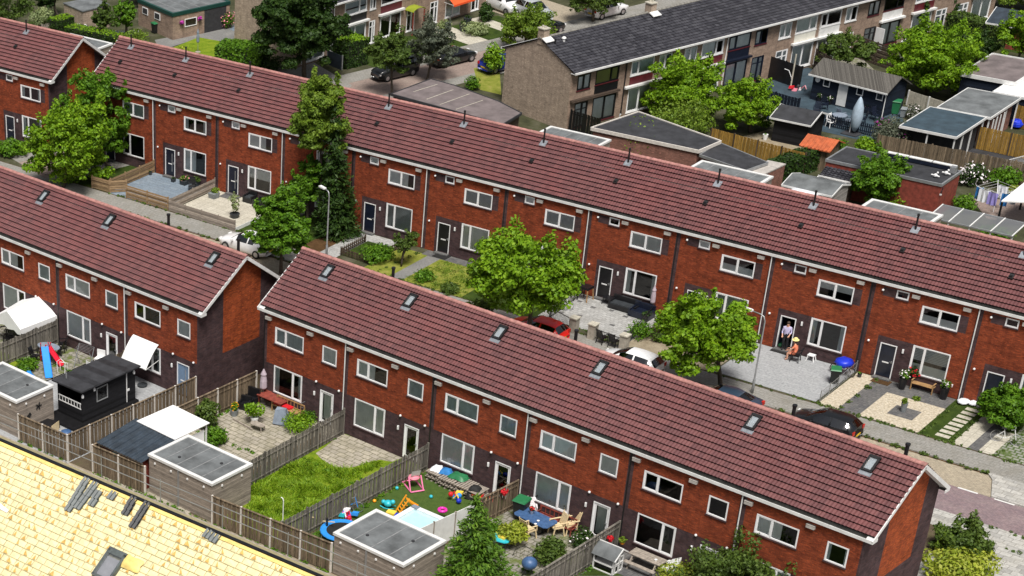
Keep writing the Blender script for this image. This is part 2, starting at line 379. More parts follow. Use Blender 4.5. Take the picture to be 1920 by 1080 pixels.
# ================= terraced houses with red tiled roofs =================
DEP=6.988; RY,RZ=3.78,8.80; EY,EZ=.06,6.28
_roofs={}
def roofmesh(key,x0,x1,prof,ncourse,mats,period=.2,amp=.02,lift=.105,tw=.3,back=True):
    """tile courses as real overlapping steps; prof=(y0,z0,yr,zr,y1,z1)"""
    if key in _roofs:return _roofs[key]
    y0,z0,yr,zr,y1,z1=prof
    V=[];Fc=[];MI=[];T=[]
    def side(ya,za,yb,zb,step,flip):
        xs=np.arange(x0,x1+1e-6,step);xs=np.append(xs[xs<x1-.01],x1);n=len(xs)
        dy,dz=yb-ya,zb-za;L=math.hypot(dy,dz);ny,nz=-dz/L,dy/L
        if nz<0:ny,nz=-ny,-nz
        wv=amp*np.sin(2*np.pi*xs/period) if step<.1 else np.zeros(n)
        for j in range(ncourse):
            base=len(V)
            jit=rnd.uniform(-.004,.004)
            for (t,h) in ((j/ncourse,lift-.09),(j/ncourse,lift+jit),((j+1)/ncourse,.004)):
                for i in range(n):
                    hh=h+(wv[i] if h>.005 else wv[i]*.8)
                    V.append((xs[i],ya+dy*t+ny*hh,za+dz*t+nz*hh))
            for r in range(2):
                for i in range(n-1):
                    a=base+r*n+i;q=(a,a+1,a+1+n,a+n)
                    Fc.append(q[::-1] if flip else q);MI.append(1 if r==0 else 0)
                    T.append(((j*17.31+math.floor(xs[i]/tw+.01)*3.173+ (50 if flip else 0))%97)/9.7)
    side(y0,z0,yr,zr,period/4,False)
    if back: side(y1,z1,yr,zr,.9,True)
    me=bpy.data.meshes.new('roof_tiles');me.from_pydata(V,[],Fc)
    for m in mats:me.materials.append(M[m])
    me.polygons.foreach_set('material_index',MI)
    at=me.attributes.new('tid','FLOAT','FACE');at.data.foreach_set('value',T)
    me.update();_roofs[key]=me;return me
def ridgemesh(x0,x1,yr,zr,m,r=.12,seg=.42):
    b=MB();x=x0
    while x<x1-.01:
        xe=min(x+seg,x1);n=6
        V=[];
        for xx,rr in((x,r*1.08),(xe+.02,r*.93)):
            for k in range(n+1):
                t=math.pi*k/n;V.append((xx,yr-math.cos(t)*rr*1.15,zr-.03+math.sin(t)*rr+rnd.uniform(-.004,.004)))
        b.add(V,[(k,k+n+1,k+n+2,k+1) for k in range(n)]+[tuple(range(n+1))],0);x=xe
    return b.mesh('ridge_tiles',m)
def facade(b,x0,x1,z0,z1,holes,darks,y=0,rev=.10,mo=0,md=1,mr=1):
    xs=sorted({x0,x1,*[c for h in holes+darks for c in(h[0],h[2]) if x0<c<x1]})
    zs=sorted({z0,z1,*[c for h in holes+darks for c in(h[1],h[3]) if z0<c<z1]})
    for i in range(len(xs)-1):
        for j in range(len(zs)-1):
            cx,cz=(xs[i]+xs[i+1])/2,(zs[j]+zs[j+1])/2
            if any(h[0]<cx<h[2] and h[1]<cz<h[3] for h in holes):continue
            mi=md if any(h[0]<cx<h[2] and h[1]<cz<h[3] for h in darks) else mo
            b.add([(xs[i],y,zs[j]),(xs[i+1],y,zs[j]),(xs[i+1],y,zs[j+1]),(xs[i],y,zs[j+1])],[(0,1,2,3)],mi)
    for a,c,e,d in holes:
        b.add([(a,y,c),(e,y,c),(e,y,d),(a,y,d),(a,y+rev,c),(e,y+rev,c),(e,y+rev,d),(a,y+rev,d)],[(0,4,5,1),(1,5,6,2),(2,6,7,3),(3,7,4,0)],mr)
def strip(b,x,ys,zr,rects,flip,mo,md):
    """gable wall at x: columns between ys, roof line zr(y), rects (y0,z0,y1,z1) of the other brick"""
    for i in range(len(ys)-1):
        a,c=ys[i],ys[i+1];cy=(a+c)/2
        cuts=sorted({z for r in rects if r[0]<=cy<=r[2] for z in(r[1],r[3]) if 0<z<min(zr(a),zr(c))})
        zz=[0]+cuts+[None]
        for j in range(len(zz)-1):
            lo=zz[j];hi=zz[j+1]
            q=[(x,a,lo),(x,c,lo),(x,c,zr(c) if hi is None else hi),(x,a,zr(a) if hi is None else hi)]
            m=(lo+(hi if hi is not None else (zr(a)+zr(c))/2))/2
            mi=mo if any(r[0]<=cy<=r[2] and r[1]<m<r[3] for r in rects) else md
            b.add(q,[(3,2,1,0) if flip else (0,1,2,3)],mi)
def zroof(y): return 6.2+(y/RY)*2.52 if y<RY else 8.72-(y-RY)/(DEP-RY)*2.52
def curtain(par,x0,z0,x1,z1,style,y=.075):
    if style=='none':return
    b=MB();B_=[b];W=x1-x0;H=z1-z0;mt='curtain_white'
    def pleat(a,c,lo,hi,dep=.014,b=None):
        b=b or B_[-1]
        n=max(4,int((c-a)/.07));V=[]
        for i in range(n+1):
            xx=a+(c-a)*i/n;yy=y+(dep if i%2 else 0);V+=[(xx,yy,lo),(xx,yy,hi)]
        b.add(V,[(2*i,2*i+2,2*i+3,2*i+1) for i in range(n)])
    if style=='sheer':pleat(x0+.03,x1-.03,z0+.02,z1-.02)
    elif style=='part':pleat(x0+.03,x0+W*rnd.uniform(.5,.75),z0+.02,z1-.02)
    elif style=='side':pleat(x0+.03,x0+W*.16,z0+.02,z1-.02);b.obj('curtain','curtain_grey',par);b=MB();B_.append(b);pleat(x1-W*.14,x1-.03,z0+.02,z1-.02);mt='curtain_grey'
    elif style=='half':pleat(x0+.03,x1-.03,z0+H*.5,z1-.02)
    elif style=='low':b.add([(x0,y,z0),(x1,y,z0),(x1,y,z0+H*.48),(x0,y,z0+H*.48)],[(0,1,2,3)])
    elif style=='grey':pleat(x0+.03,x1-.03,z0+.02,z1-.02,.02);mt='curtain_grey'
    elif style=='blind':
        z=z0+.03;mt='blind'
        while z<z1-.04:
            b.add([(x0+.04,y,z),(x1-.04,y,z),(x1-.04,y+.035,z+.05),(x0+.04,y+.035,z+.05)],[(0,1,2,3)]);z+=.075
    elif style=='topblind':
        z=z0+H*.5;mt='blind'
        while z<z1-.04:
            b.add([(x0+.04,y,z),(x1-.04,y,z),(x1-.04,y+.03,z+.07),(x0+.04,y+.03,z+.07)],[(0,1,2,3)]);z+=.1
        b.add([(x0,y,z0),(x1,y,z0),(x1,y,z0+H*.36),(x0,y,z0+H*.36)],[(0,1,2,3)])
    elif style=='lime':b.add([(x0,y,z0),(x1,y,z0),(x1,y,z1),(x0,y,z1)],[(0,1,2,3)]);mt='lime_blind'
    b.obj('curtain',mt,par)
def window(par,r,mull,style,sill='brick_dark',fr='white_frame',y=-.015,fw=.075,top=None,pl=False,name='window'):
    x0,z0,x1,z1=r;b=MB();D=.09
    def bx(a,lo,c,hi,dy=0):b.box((a,y+dy,lo),(c,y+D,hi))
    bx(x0,z0,x1,z0+fw);bx(x0,z1-fw,x1,z1);bx(x0,z0+fw,x0+fw,z1-fw);bx(x1-fw,z0+fw,x1,z1-fw)
    cells=[];xs=[x0+fw]
    for mfrac in mull:
        xm=x0+(x1-x0)*mfrac;bx(xm-fw*.6,z0+fw,xm+fw*.6,z1-fw);cells.append((xs[-1],xm-fw*.6));xs.append(xm+fw*.6)
    cells.append((xs[-1],x1-fw))
    # the narrowest light carries an opening sash
    if mull:
        a,c=min(cells,key=lambda q:q[1]-q[0]);s=.05
        for q in((a,z0+fw,a+s,z1-fw),(c-s,z0+fw,c,z1-fw),(a+s,z0+fw,c-s,z0+fw+s),(a+s,z1-fw-s,c-s,z1-fw)):b.box((q[0],y+.012,q[1]),(q[2],y+D-.01,q[3]))
    if top: bx(x0+fw,z1-fw-(z1-z0)*top-.05,x1-fw,z1-fw-(z1-z0)*top)
    w=b.obj(name,fr,par)
    p=MB();p.add([(x0+fw*.5,y+.05,z0+fw*.5),(x1-fw*.5,y+.05,z0+fw*.5),(x1-fw*.5,y+.05,z1-fw*.5),(x0+fw*.5,y+.05,z1-fw*.5)],[(0,1,2,3)]);p.obj('pane','window_glass',w)
    curtain(w,x0+fw*.6,z0+fw,x1-fw*.6,z1-fw,style)
    if sill:
        s=MB();s.box((x0-.05,-.06,z0-.075),(x1+.05,.07,z0-.004));s.obj('sill',sill,w)
    return w
def door(par,r,col,fr='white_frame',glass=None,y=0.0,slit=True,open_=False,style=None,box=True):
    x0,z0,x1,z1=r;b=MB();fw=.06
    b.box((x0,y-.02,z0),(x0+fw,y+.09,z1));b.box((x1-fw,y-.02,z0),(x1,y+.09,z1));b.box((x0+fw,y-.02,z1-fw),(x1-fw,y+.09,z1))
    if open_:
        d=MB();d.box((x0+fw,y+.10,z0+.02),(x0+fw+.045,y+.95,z1-fw))
    else:
        d=MB()
        if glass:
            a=.13 if glass=='full' else .2
            d.box((x0+fw,y+.02,z0+.02),(x0+fw+a,y+.065,z1-fw));d.box((x1-fw-a,y+.02,z0+.02),(x1-fw,y+.065,z1-fw))
            d.box((x0+fw+a,y+.02,z0+.02),(x1-fw-a,y+.065,z0+.16));d.box((x0+fw+a,y+.02,z1-fw-a),(x1-fw-a,y+.065,z1-fw))
        else:d.box((x0+fw,y+.02,z0+.02),(x1-fw,y+.065,z1-fw))
    dd=d.obj('door',col,par)
    b.obj('door_frame',fr,dd)
    if glass and not open_:
        p=MB();p.add([(x0+fw+.1,y+.045,z0+.1),(x1-fw-.1,y+.045,z0+.1),(x1-fw-.1,y+.045,z1-.1),(x0+fw+.1,y+.045,z1-.1)],[(0,1,2,3)]);p.obj('pane','window_glass',dd)
        if style:curtain(dd,x0+.2,z0+.2,x1-.2,z1-.25,style,y+.12)
    h=MB()
    if not open_:
        h.box((x1-fw-.11,y-.03,z0+.98),(x1-fw-.07,y+.02,z0+1.14));h.box((x1-fw-.2,y-.045,z0+1.07),(x1-fw-.07,y-.03,z0+1.095))
        h.obj('handle','grey_metal',dd)
        if box and not glass:
            l=MB();l.box((x0+.3,y+.005,z0+.92),(x1-.32,y+.019,z0+1.0));l.obj('letterbox','white_plastic',dd)
            if slit:
                s=MB();s.box((x1-.36,y+.008,z0+.35),(x1-.30,y+.019,z1-.35));s.obj('glass_slit','grey_metal',dd)
    return dd
def walllamp(par,x,z,kind):
    b=MB()
    if kind=='oval':b.box((x-.05,-.07,z-.13),(x+.05,0,z+.13));b.box((x-.035,-.09,z-.1),(x+.035,-.07,z+.1))
    else:b.ball((x,-.07,z),.075,0,8,5);b.box((x-.03,-.04,z-.03),(x+.03,0,z+.03))
    b.obj('wall_lamp','white_plastic',par)
def redhouse(fr,k,w,kind,label,el=0,er=0,sky=None,pipe=None,drain=False,st=(),doorcfg=None,group=None,skip=()):
    base=fr.w(k*w,0,0)
    T=thing('terraced_house',label,'house',base,fr.a,group)
    if kind=='garden':
        W=[((.88,.82,3.2,2.64),(.66,)),((.89,4.14,3.2,5.23),(.38,)),((4.70,4.14,5.82,5.23),())]
        D=(4.67,.12,5.73,2.27)
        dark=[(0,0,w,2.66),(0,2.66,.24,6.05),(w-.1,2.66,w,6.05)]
    else:
        W=[((3.17,.85,5.42,2.68),(.33,)),((3.17,4.18,5.43,5.27),(.5,)),((1.53,5.32,2.28,5.84),())]
        D=(1.23,.12,2.25,2.3)
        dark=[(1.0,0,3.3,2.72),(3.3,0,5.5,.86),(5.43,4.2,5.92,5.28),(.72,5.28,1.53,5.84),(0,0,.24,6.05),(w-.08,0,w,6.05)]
    holes=[r for r,_ in W]+[D]
    b=MB()
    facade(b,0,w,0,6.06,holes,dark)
    # rear
    b.add([(w,DEP,0),(0,DEP,0),(0,DEP,6.06),(w,DEP,6.06)],[(0,1,2,3)],0)
    ys=[0,2.2,3.02,RY,5.55,DEP];rects=[(2.2,2.66,3.02,99),(3.02,2.66,RY,8.02),(RY,2.66,5.55,99)]
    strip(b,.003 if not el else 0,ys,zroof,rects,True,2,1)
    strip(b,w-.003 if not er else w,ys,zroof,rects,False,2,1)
    b.box((.01,.2,2.75),(w-.01,DEP-.01,2.95),3);b.box((.01,.2,-.05),(w-.01,DEP-.01,.05),3);b.box((.01,.2,5.9),(w-.01,DEP-.01,6.0),3)
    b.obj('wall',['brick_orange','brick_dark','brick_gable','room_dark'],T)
    x0,x1=-el,w+er
    rf=link('roof',roofmesh(('r',round(w,2),el,er),x0,x1,(EY,EZ,RY,RZ,DEP-.06,EZ),13,['roof_tile','riser_shade']),T)
    link('ridge_tiles',ridgemesh(x0,x1,RY,RZ+.03,'ridge_tile'),rf)
    if pipe:
        for (px,py,h0,h1,fl) in pipe:
            q=MB();R_=.06 if fl else .095;q.tube([(px,py,h0),(px,py,h1),(px,py,h1+.01),(px,py,h1+.12)],[R_,R_,R_*1.3,R_*1.3],10)
            q.obj('flue_pipe','black_metal',rf)
            if fl:
                c=MB();sl=(RZ-EZ)/(RY-EY);zz=EZ+(py-EY)*sl
                c.obx((px,py-.03,zz+.07),(.24,0,0),(0,.2,.2*sl),(0,-.02,.03));c.obj('lead_flashing','lead',rf)
        if kind=='front':
            q=MB();px=pipe[0][0];py=1.78;sl=(RZ-EZ)/(RY-EY);zz=EZ+(py-EY)*sl
            q.obx((px,py,zz+.10),(.13,0,0),(0,.13,.13*sl),(0,-.05,.09));q.obx((px,py-.06,zz+.16),(.09,0,0),(0,.1,.0),(0,0,.06));q.obj('roof_vent','black_metal',rf)
    if sky is not None:
        sl=(RZ-EZ)/(RY-EY);yc=2.98;zc=EZ+(yc-EY)*sl;u=Vector((1,0,0));v=Vector((0,1,sl)).normalized();n=Vector((0,-v.z,v.y))
        c=Vector((sky,yc,zc))
        s=MB();hw,hh=.235,.40
        for a,bb,du,dv in((-hw,0,.055,hh),(hw,0,.055,hh),(0,hh,hw+.055,.07),(0,-hh,hw+.055,.05)):s.obx(c+u*a+v*bb+n*.11,u*du,v*dv,n*.095)
        S=s.obj('roof_window','black_metal',T)
        p=MB();p.add([c-u*hw-v*hh+n*.15,c+u*hw-v*hh+n*.15,c+u*hw+v*hh+n*.15,c-u*hw+v*hh+n*.15],[(0,1,2,3)]);p.obj('pane','skylight_glass',S)
        p=MB();p.add([c-u*hw-v*hh+n*.12,c+u*hw-v*hh+n*.12,c+u*hw+v*hh+n*.12,c-u*hw+v*hh+n*.12],[(0,1,2,3)]);p.obj('blind','sky_blind',S)
        f=MB();f.obx(c-v*.56+n*.075,u*.32,v*.12,n*.015);f.obj('lead_apron','lead',S)
    gu=MB()
    gu.box((x0,-.205,6.03),(x1,-.165,6.20),0);gu.box((x0,-.165,6.03),(x1,-.002,6.065),0);gu.box((x0,-.165,6.066),(x1,.1,6.10),1);gu.box((x0,.065,6.10),(x1,.13,6.27),1)
    gu.obj('gutter',['white_trim','gutter_inside'],T);gu=MB()
    gu.box((x0,DEP+.165,6.03),(x1,DEP+.205,6.20),0);gu.box((x0,DEP+.002,6.03),(x1,DEP+.165,6.065),0);gu.box((x0,DEP-.1,6.066),(x1,DEP+.165,6.10),1)
    gu.obj('rear_gutter',['white_trim','gutter_inside'],T)
    for end,e in((0,el),(1,er)):
        if not e:continue
        x=(w+e) if end else -e
        q=MB();xx=x-.02 if end else x+.02
        for (ya,za,yb,zb) in((-.19,6.12,RY,RZ-.09),(DEP+.19,6.12,RY,RZ-.09)):
            q.bar((xx,ya,za),(xx,yb,zb),.045,.2)
            ix=(xx+(w if end else 0))/2
            q.bar((ix,ya+.1*(1 if ya<0 else -1),za),(ix,yb,zb-.03),abs(xx-(w if end else 0))-.05,.03)
        q.bar((xx,-.2,6.11),(xx,.25,6.11),.046,.16);q.bar((xx,DEP+.2,6.11),(xx,DEP-.25,6.11),.046,.16)
        q.obj('bargeboard','white_trim',T)
    if drain:
        q=MB();q.tube([(.02,-.12,6.05),(.02,-.09,5.9),(.02,-.07,.1)],.036,8);q.obj('drainpipe','white_trim',T)
    else:
        q=MB();q.box((-.02,-.02,.05),(.05,.0,6.02));q.obj('expansion_joint','black_metal',T)
    st=list(st)+['sheer','side','none']
    for i,((r,m),s) in enumerate(zip(W,st)):
        window(T,r,m,s,pl=(i==0 and rnd.random()<.6))
    dc=doorcfg or {}
    if kind=='garden':
        door(T,D,dc.get('col','white_frame'),glass=dc.get('glass','full'),style=dc.get('style','sheer'))
        for x,z,t in((4.22,1.87,'oval'),(4.36,2.72,'ball'),(6.16,2.70,'ball')):walllamp(T,x,z,t)
        vb=((.38,5.66),(3.75,5.68))
    else:
        door(T,D,dc.get('col','navy_paint'),slit=dc.get('slit',False),open_=dc.get('open',False))
        for x,z,t in((.72,5.64,'ball'),(.49,2.23,'ball'),(2.64,2.1,'oval')):walllamp(T,x,z,t)
        q=MB();q.box((1.2,-.35,0),(2.3,-.01,.11));q.obj('doorstep','slab_dark',T)
        vb=((2.72,5.72),(5.75,5.73))
    for x,z in vb:
        q=MB();q.box((x-.22,-.16,z-.09),(x+.22,0,z+.09));q.box((x-.23,-.17,z+.09),(x+.23,0,z+.105));q.obj('nest_box','grey_box',T)
    return T
GC='red brick houses of the front terrace';GA='red brick houses of the left terrace';GB='red brick houses of the long back terrace'
Cl=['terraced house at the left end of the front terrace, patio with lilac parasol behind it','terraced house of the front terrace behind the tall grass lawn','terraced house of the front terrace behind the artificial turf with paddling pool','terraced house of the front terrace behind the patio with blue table and cream chairs','terraced house of the front terrace behind the picnic table and rabbit hutch','terraced house at the right end of the front terrace, with its gable wall in view']
skx=[2.36,2.2,2.08,2.2,4.81,4.67];pipeC={0:6.11,2:18.98-13,4:32.08-26,5:38.07-32.5}
stC=[('side','grey','sheer'),('sheer','part','grey'),('sheer','grey','grey'),('sheer','sheer','sheer'),('none','none','none'),('sheer','part','side')]
for k in range(6):
    redhouse(FC,k,6.5,'garden',Cl[k],el=.45 if k==0 else 0,er=.45 if k==5 else 0,sky=skx[k],pipe=[(pipeC[k],4.45,7.9,9.1,False)] if k in pipeC else None,drain=k in(1,3,5),st=stC[k],group=GC,doorcfg={'style':('sheer','none','none','sheer','none','sheer')[k]})
Al=['terraced house of the left terrace behind the white party tent','terraced house of the left terrace behind the garden with the blue slide','terraced house at the right end of the left terrace, white awning over its window','terraced house at the left picture edge in the left terrace']
for i,k in enumerate((-3,-2,-1,-4)):
    redhouse(FA,k,6.5,'garden',Al[i],er=.45 if k==-1 else 0,sky={-3:2.15,-2:2.08,-1:4.92,-4:2.15}[k],pipe={-2:[(5.97,4.45,7.9,9.25,False)],-1:[(5.58,4.45,7.9,9.25,False)]}.get(k),drain=k in(-1,-3),
      st={-3:('part','part','grey'),-2:('sheer','sheer','grey'),-1:('side','none','sheer'),-4:('sheer','grey','none')}[k],doorcfg={'col':'white_frame','glass':'full','style':'none' } if k!=-1 else {'col':'blue_grey_door','glass':None},group=GA)
Bl=['terraced house at the left end of the back terrace, half hidden by a bushy tree','terraced house of the back terrace behind the blue grey terrace fenced with wooden planks','terraced house of the back terrace behind the cream slab terrace with a planted black tub','terraced house of the back terrace hidden behind the tall conifer','terraced house of the back terrace behind the small green bed with picket fence','terraced house of the back terrace behind the lawn with a grey path','terraced house of the back terrace behind the round lime green street tree','terraced house of the back terrace behind the paved yard with brick pillars and railings','terraced house of the back terrace behind the sandy front garden with bushes','terraced house of the back terrace with its door open and a person seated outside','terraced house of the back terrace behind the gravel garden with a wooden bench','terraced house of the back terrace behind the stepping stones and the big bush','terraced house of the back terrace at the right picture edge']
stB=[('none','grey','none'),('part','side','sheer'),('half','part','sheer'),('side','part','none'),('blind','part','sheer'),('sheer','blind','none'),('sheer','grey','sheer'),('side','sheer','none'),('grey','low','sheer'),('side','half','none'),('topblind','low','none'),('sheer','low','none'),('sheer','none','none')]
for i,k in enumerate(range(-1,12)):
    redhouse(FB,k,BW,'front',Bl[i],el=.45 if k==-1 else 0,pipe=[(1.36 if k==-1 else .7,3.15,8.2,9.35,True)],drain=k%2==0 and k>=0,st=stB[i],
        doorcfg={'col':'black_paint' if k in(4,5,6,7) else 'navy_paint','slit':k in(0,1),'open':k==8},group=GB)
for k,l in((-1,'terraced house of the far left terrace with its gable wall in view'),(-2,'terraced house of the far left terrace cut by the picture edge')):
    FBp=Frame(*FB.w(-9.55,-1.95)[:2],BA)
    redhouse(FBp,k,BW,'front',l,er=.45 if k==-1 else 0,pipe=[(1.0,3.15,8.2,9.35,True)],drain=False,st=('side','side','none'),group='red brick houses of the far left terrace')

# ================= builders: ground, fences, plants, cars, furniture =================
def sheet(name,fr,pts,z,mat,label=None,cat=None,kind='structure',local=False,thick=0):
    P=[p if local else fr.g(*p) for p in pts]
    b=MB()
    if thick:b.prism(P,z-thick,z)
    else:
        ar=sum(P[i][0]*P[(i+1)%len(P)][1]-P[(i+1)%len(P)][0]*P[i][1] for i in range(len(P)))
        if ar<0:P=P[::-1]
        b.add([(x,y,z) for x,y in P],[tuple(range(len(P)))])
    o=b.obj(name,mat,loc=(fr.o[0],fr.o[1],0),rz=fr.a)
    return tag(o,label,cat,kind=kind)
def foliage(name,mat,blobs,n,size,parent=None,up=.35,jit=.8,inner=.55,aspect=1.5,droop=0,rng=None):
    rng=rng or NP
    B=np.array(blobs,float)                      # cx cy cz rx ry rz
    w=(B[:,3]*B[:,4]*B[:,5])**(2/3);w/=w.sum()
    ix=rng.choice(len(B),n,p=w)
    d=rng.normal(size=(n,3));d/=np.linalg.norm(d,axis=1)[:,None]
    r=inner+(1.06-inner)*rng.random(n)**.6
    r*=1+rng.normal(size=n)*.07
    c=B[ix,:3]+d*B[ix,3:]*r[:,None]
    nrm=d*.7+rng.normal(size=(n,3))*jit*.6;nrm[:,2]+=up;nrm/=np.linalg.norm(nrm,axis=1)[:,None]
    t=np.cross(nrm,rng.normal(size=(n,3)));t/=np.linalg.norm(t,axis=1)[:,None]
    if droop: t[:,2]-=droop;t/=np.linalg.norm(t,axis=1)[:,None]
    s=np.cross(nrm,t)
    a=(size*(.55+.9*rng.random(n)))[:,None]
    V=np.empty((n,4,3))
    V[:,0]=c-t*a*aspect*.5;V[:,1]=c+s*a*.45+nrm*a*.12;V[:,2]=c+t*a*aspect*.5;V[:,3]=c-s*a*.45+nrm*a*.12
    return quads(name,V,mat,parent)
def quads(name,V,mat,parent=None):
    n=len(V);me=bpy.data.meshes.new(name)
    me.vertices.add(n*4);me.vertices.foreach_set('co',V.reshape(-1).astype(np.float32))
    me.loops.add(n*4);me.loops.foreach_set('vertex_index',np.arange(n*4,dtype=np.int32))
    me.polygons.add(n);me.polygons.foreach_set('loop_start',np.arange(0,n*4,4,dtype=np.int32))
    me.materials.append(M[mat]);me.update(calc_edges=True)
    return link(name,me,parent)
HF=Vector((RM[2][0],RM[2][1],0)).normalized()
def over(P,px,py):
    """point on the vertical plane through ground point P (facing the camera) seen at the pixel"""
    d=ray(px,py);t=(P-Vector(CP)).dot(HF)/d.dot(HF);return Vector(CP)+d*t
def scale_at(P): return F/(P-Vector(CP)).dot(Vector(RM[2]))
def crownsize(P,box):
    s=scale_at(P);rx=(box[2]-box[0])/2/s*1.0;hy=(box[3]-box[1])/2/s*1.0
    st,ct=.547,.837
    rz2=(hy*hy-(rx*st)**2)/(ct*ct);rz=math.sqrt(rz2) if rz2>(rx*.5)**2 else rx*.5
    return rx,rz
TREES=[]
def tree(label,base,box,mat,n=5200,leaf=.26,nb=26,cat='tree',name='tree',group=None,tr=.13,sub=.36,multi=1,crownname='crown',fill=.75,seed=None,up=.35):
    P=g(*base);C=over(P,(box[0]+box[2])/2,(box[1]+box[3])/2);rx,rz=crownsize(P,box)
    rng=np.random.default_rng(seed or (int(base[0]*7+base[1])))
    T=thing(name,label,cat,P,0,group);c=C-P
    c.z=max(c.z,rz*.75)
    bl=[];nb=max(11,int(nb*.78));lob=[]
    for i in range(nb):
        ga=2.39996*i+rng.uniform(-.7,.7);u=.98-1.65*(i+.5)/nb+rng.uniform(-.15,.15);u=max(-1,min(1,u));rr=math.sqrt(1-u*u)
        k=rng.uniform(.55,1.25)*sub;q=rng.uniform(.78,1.08)-k*.75
        lob.append((c.x+rr*math.cos(ga)*q*rx,c.y+rr*math.sin(ga)*q*rx,max(c.z+u*q*rz,.2+rx*k*.6),rx*k))
    # every limb end carries layered sprays with gaps between them
    for (lx,ly,lz,r) in lob:
        for j in range(7):
            th=rng.uniform(0,6.28);d=r*rng.uniform(.35,1.0);h=rng.uniform(-.7,1.0);e=r*rng.uniform(.34,.62)
            bl.append((lx+d*math.cos(th)*(1-.4*abs(h)),ly+d*math.sin(th)*(1-.4*abs(h)),max(.15,lz+h*r*.95),e,e,e*rng.uniform(.38,.62)))
    for i in range(nb):
        o=lob[i];k=rng.uniform(.12,.26)*o[3]+.06;th=rng.uniform(0,6.28);bl.append((o[0]+math.cos(th)*o[3]*.6,o[1]+math.sin(th)*o[3]*.6,o[2]+o[3]*rng.uniform(1.0,1.35),k,k,k*2.0))
    bl.append((c.x,c.y,c.z-rz*.1,rx*.4,rx*.4,rz*.45))
    foliage(crownname,mat,bl,int(n*2.8),leaf*.61,T,rng=rng,inner=.45,up=up)
    b=MB()
    for m in range(multi):
        o=Vector((rng.uniform(-.25,.25),rng.uniform(-.25,.25),0)) if multi>1 else Vector((0,0,0))
        top=Vector((c.x*.9,c.y*.9,c.z+rz*.25))+o*3
        mid=Vector((c.x*.25,c.y*.25,max(.3,(c.z-rz)*.9)))+o*1.5
        b.tube([o,mid*.5+o*.5,mid,(mid+top)/2+Vector((.1,-.08,0)),top],[tr*1.35,tr*1.05,tr,tr*.65,tr*.2],8)
        for i in range(5):
            e=Vector(lob[(i*5+m*3)%nb][:3]);s=mid.lerp(top,.1+.13*i)
            b.tube([s,s.lerp(e,.5)+Vector((0,0,.12)),e],[tr*.5,tr*.33,tr*.1],6)
    b.obj('trunk','bark',T,smooth=True)
    return T
def shrub(label,base,box,mat,n=1200,leaf=.2,name='shrub',cat='shrub',group=None,flowers=None,nf=60,nb=12,sub=.45,seed=None,up=.35):
    P=g(*base);C=over(P,(box[0]+box[2])/2,(box[1]+box[3])/2);rx,rz=crownsize(P,box);c=C-P
    rng=np.random.default_rng(seed or int(base[0]*3+base[1]*5))
    T=thing(name,label,cat,P,0,group);bl=[]
    cz=max(c.z,rz*.8)
    for i in range(nb):
        ga=2.39996*i;u=1-1.7*(i+.5)/nb;rr=math.sqrt(max(0,1-u*u));q=rng.uniform(.45,.8);k=sub*rng.uniform(.75,1.25)
        bl.append((c.x+rr*math.cos(ga)*rx*q,c.y+rr*math.sin(ga)*rx*q,max(cz+u*rz*q,rx*k*.5),rx*k,rx*k,min(rx,rz)*k))
    bl.append((c.x,c.y,cz*.8,rx*.6,rx*.6,rz*.7))
    foliage('foliage',mat,bl,int(n*1.9),leaf*.7,T,rng=rng,up=up)
    b=MB()
    for i in range(4):
        e=Vector(bl[i*2][:3]);b.tube([(c.x*.2,c.y*.2,0),e*.5,e],[.05,.035,.012],5)
    b.obj('stems','bark',T)
    if flowers:
        foliage('blossom',flowers,[(x[0],x[1],x[2]+.05,x[3]*1.05,x[4]*1.05,x[5]*1.05) for x in bl],nf,leaf*.8,T,rng=rng,inner=.97,up=.8)
    return T
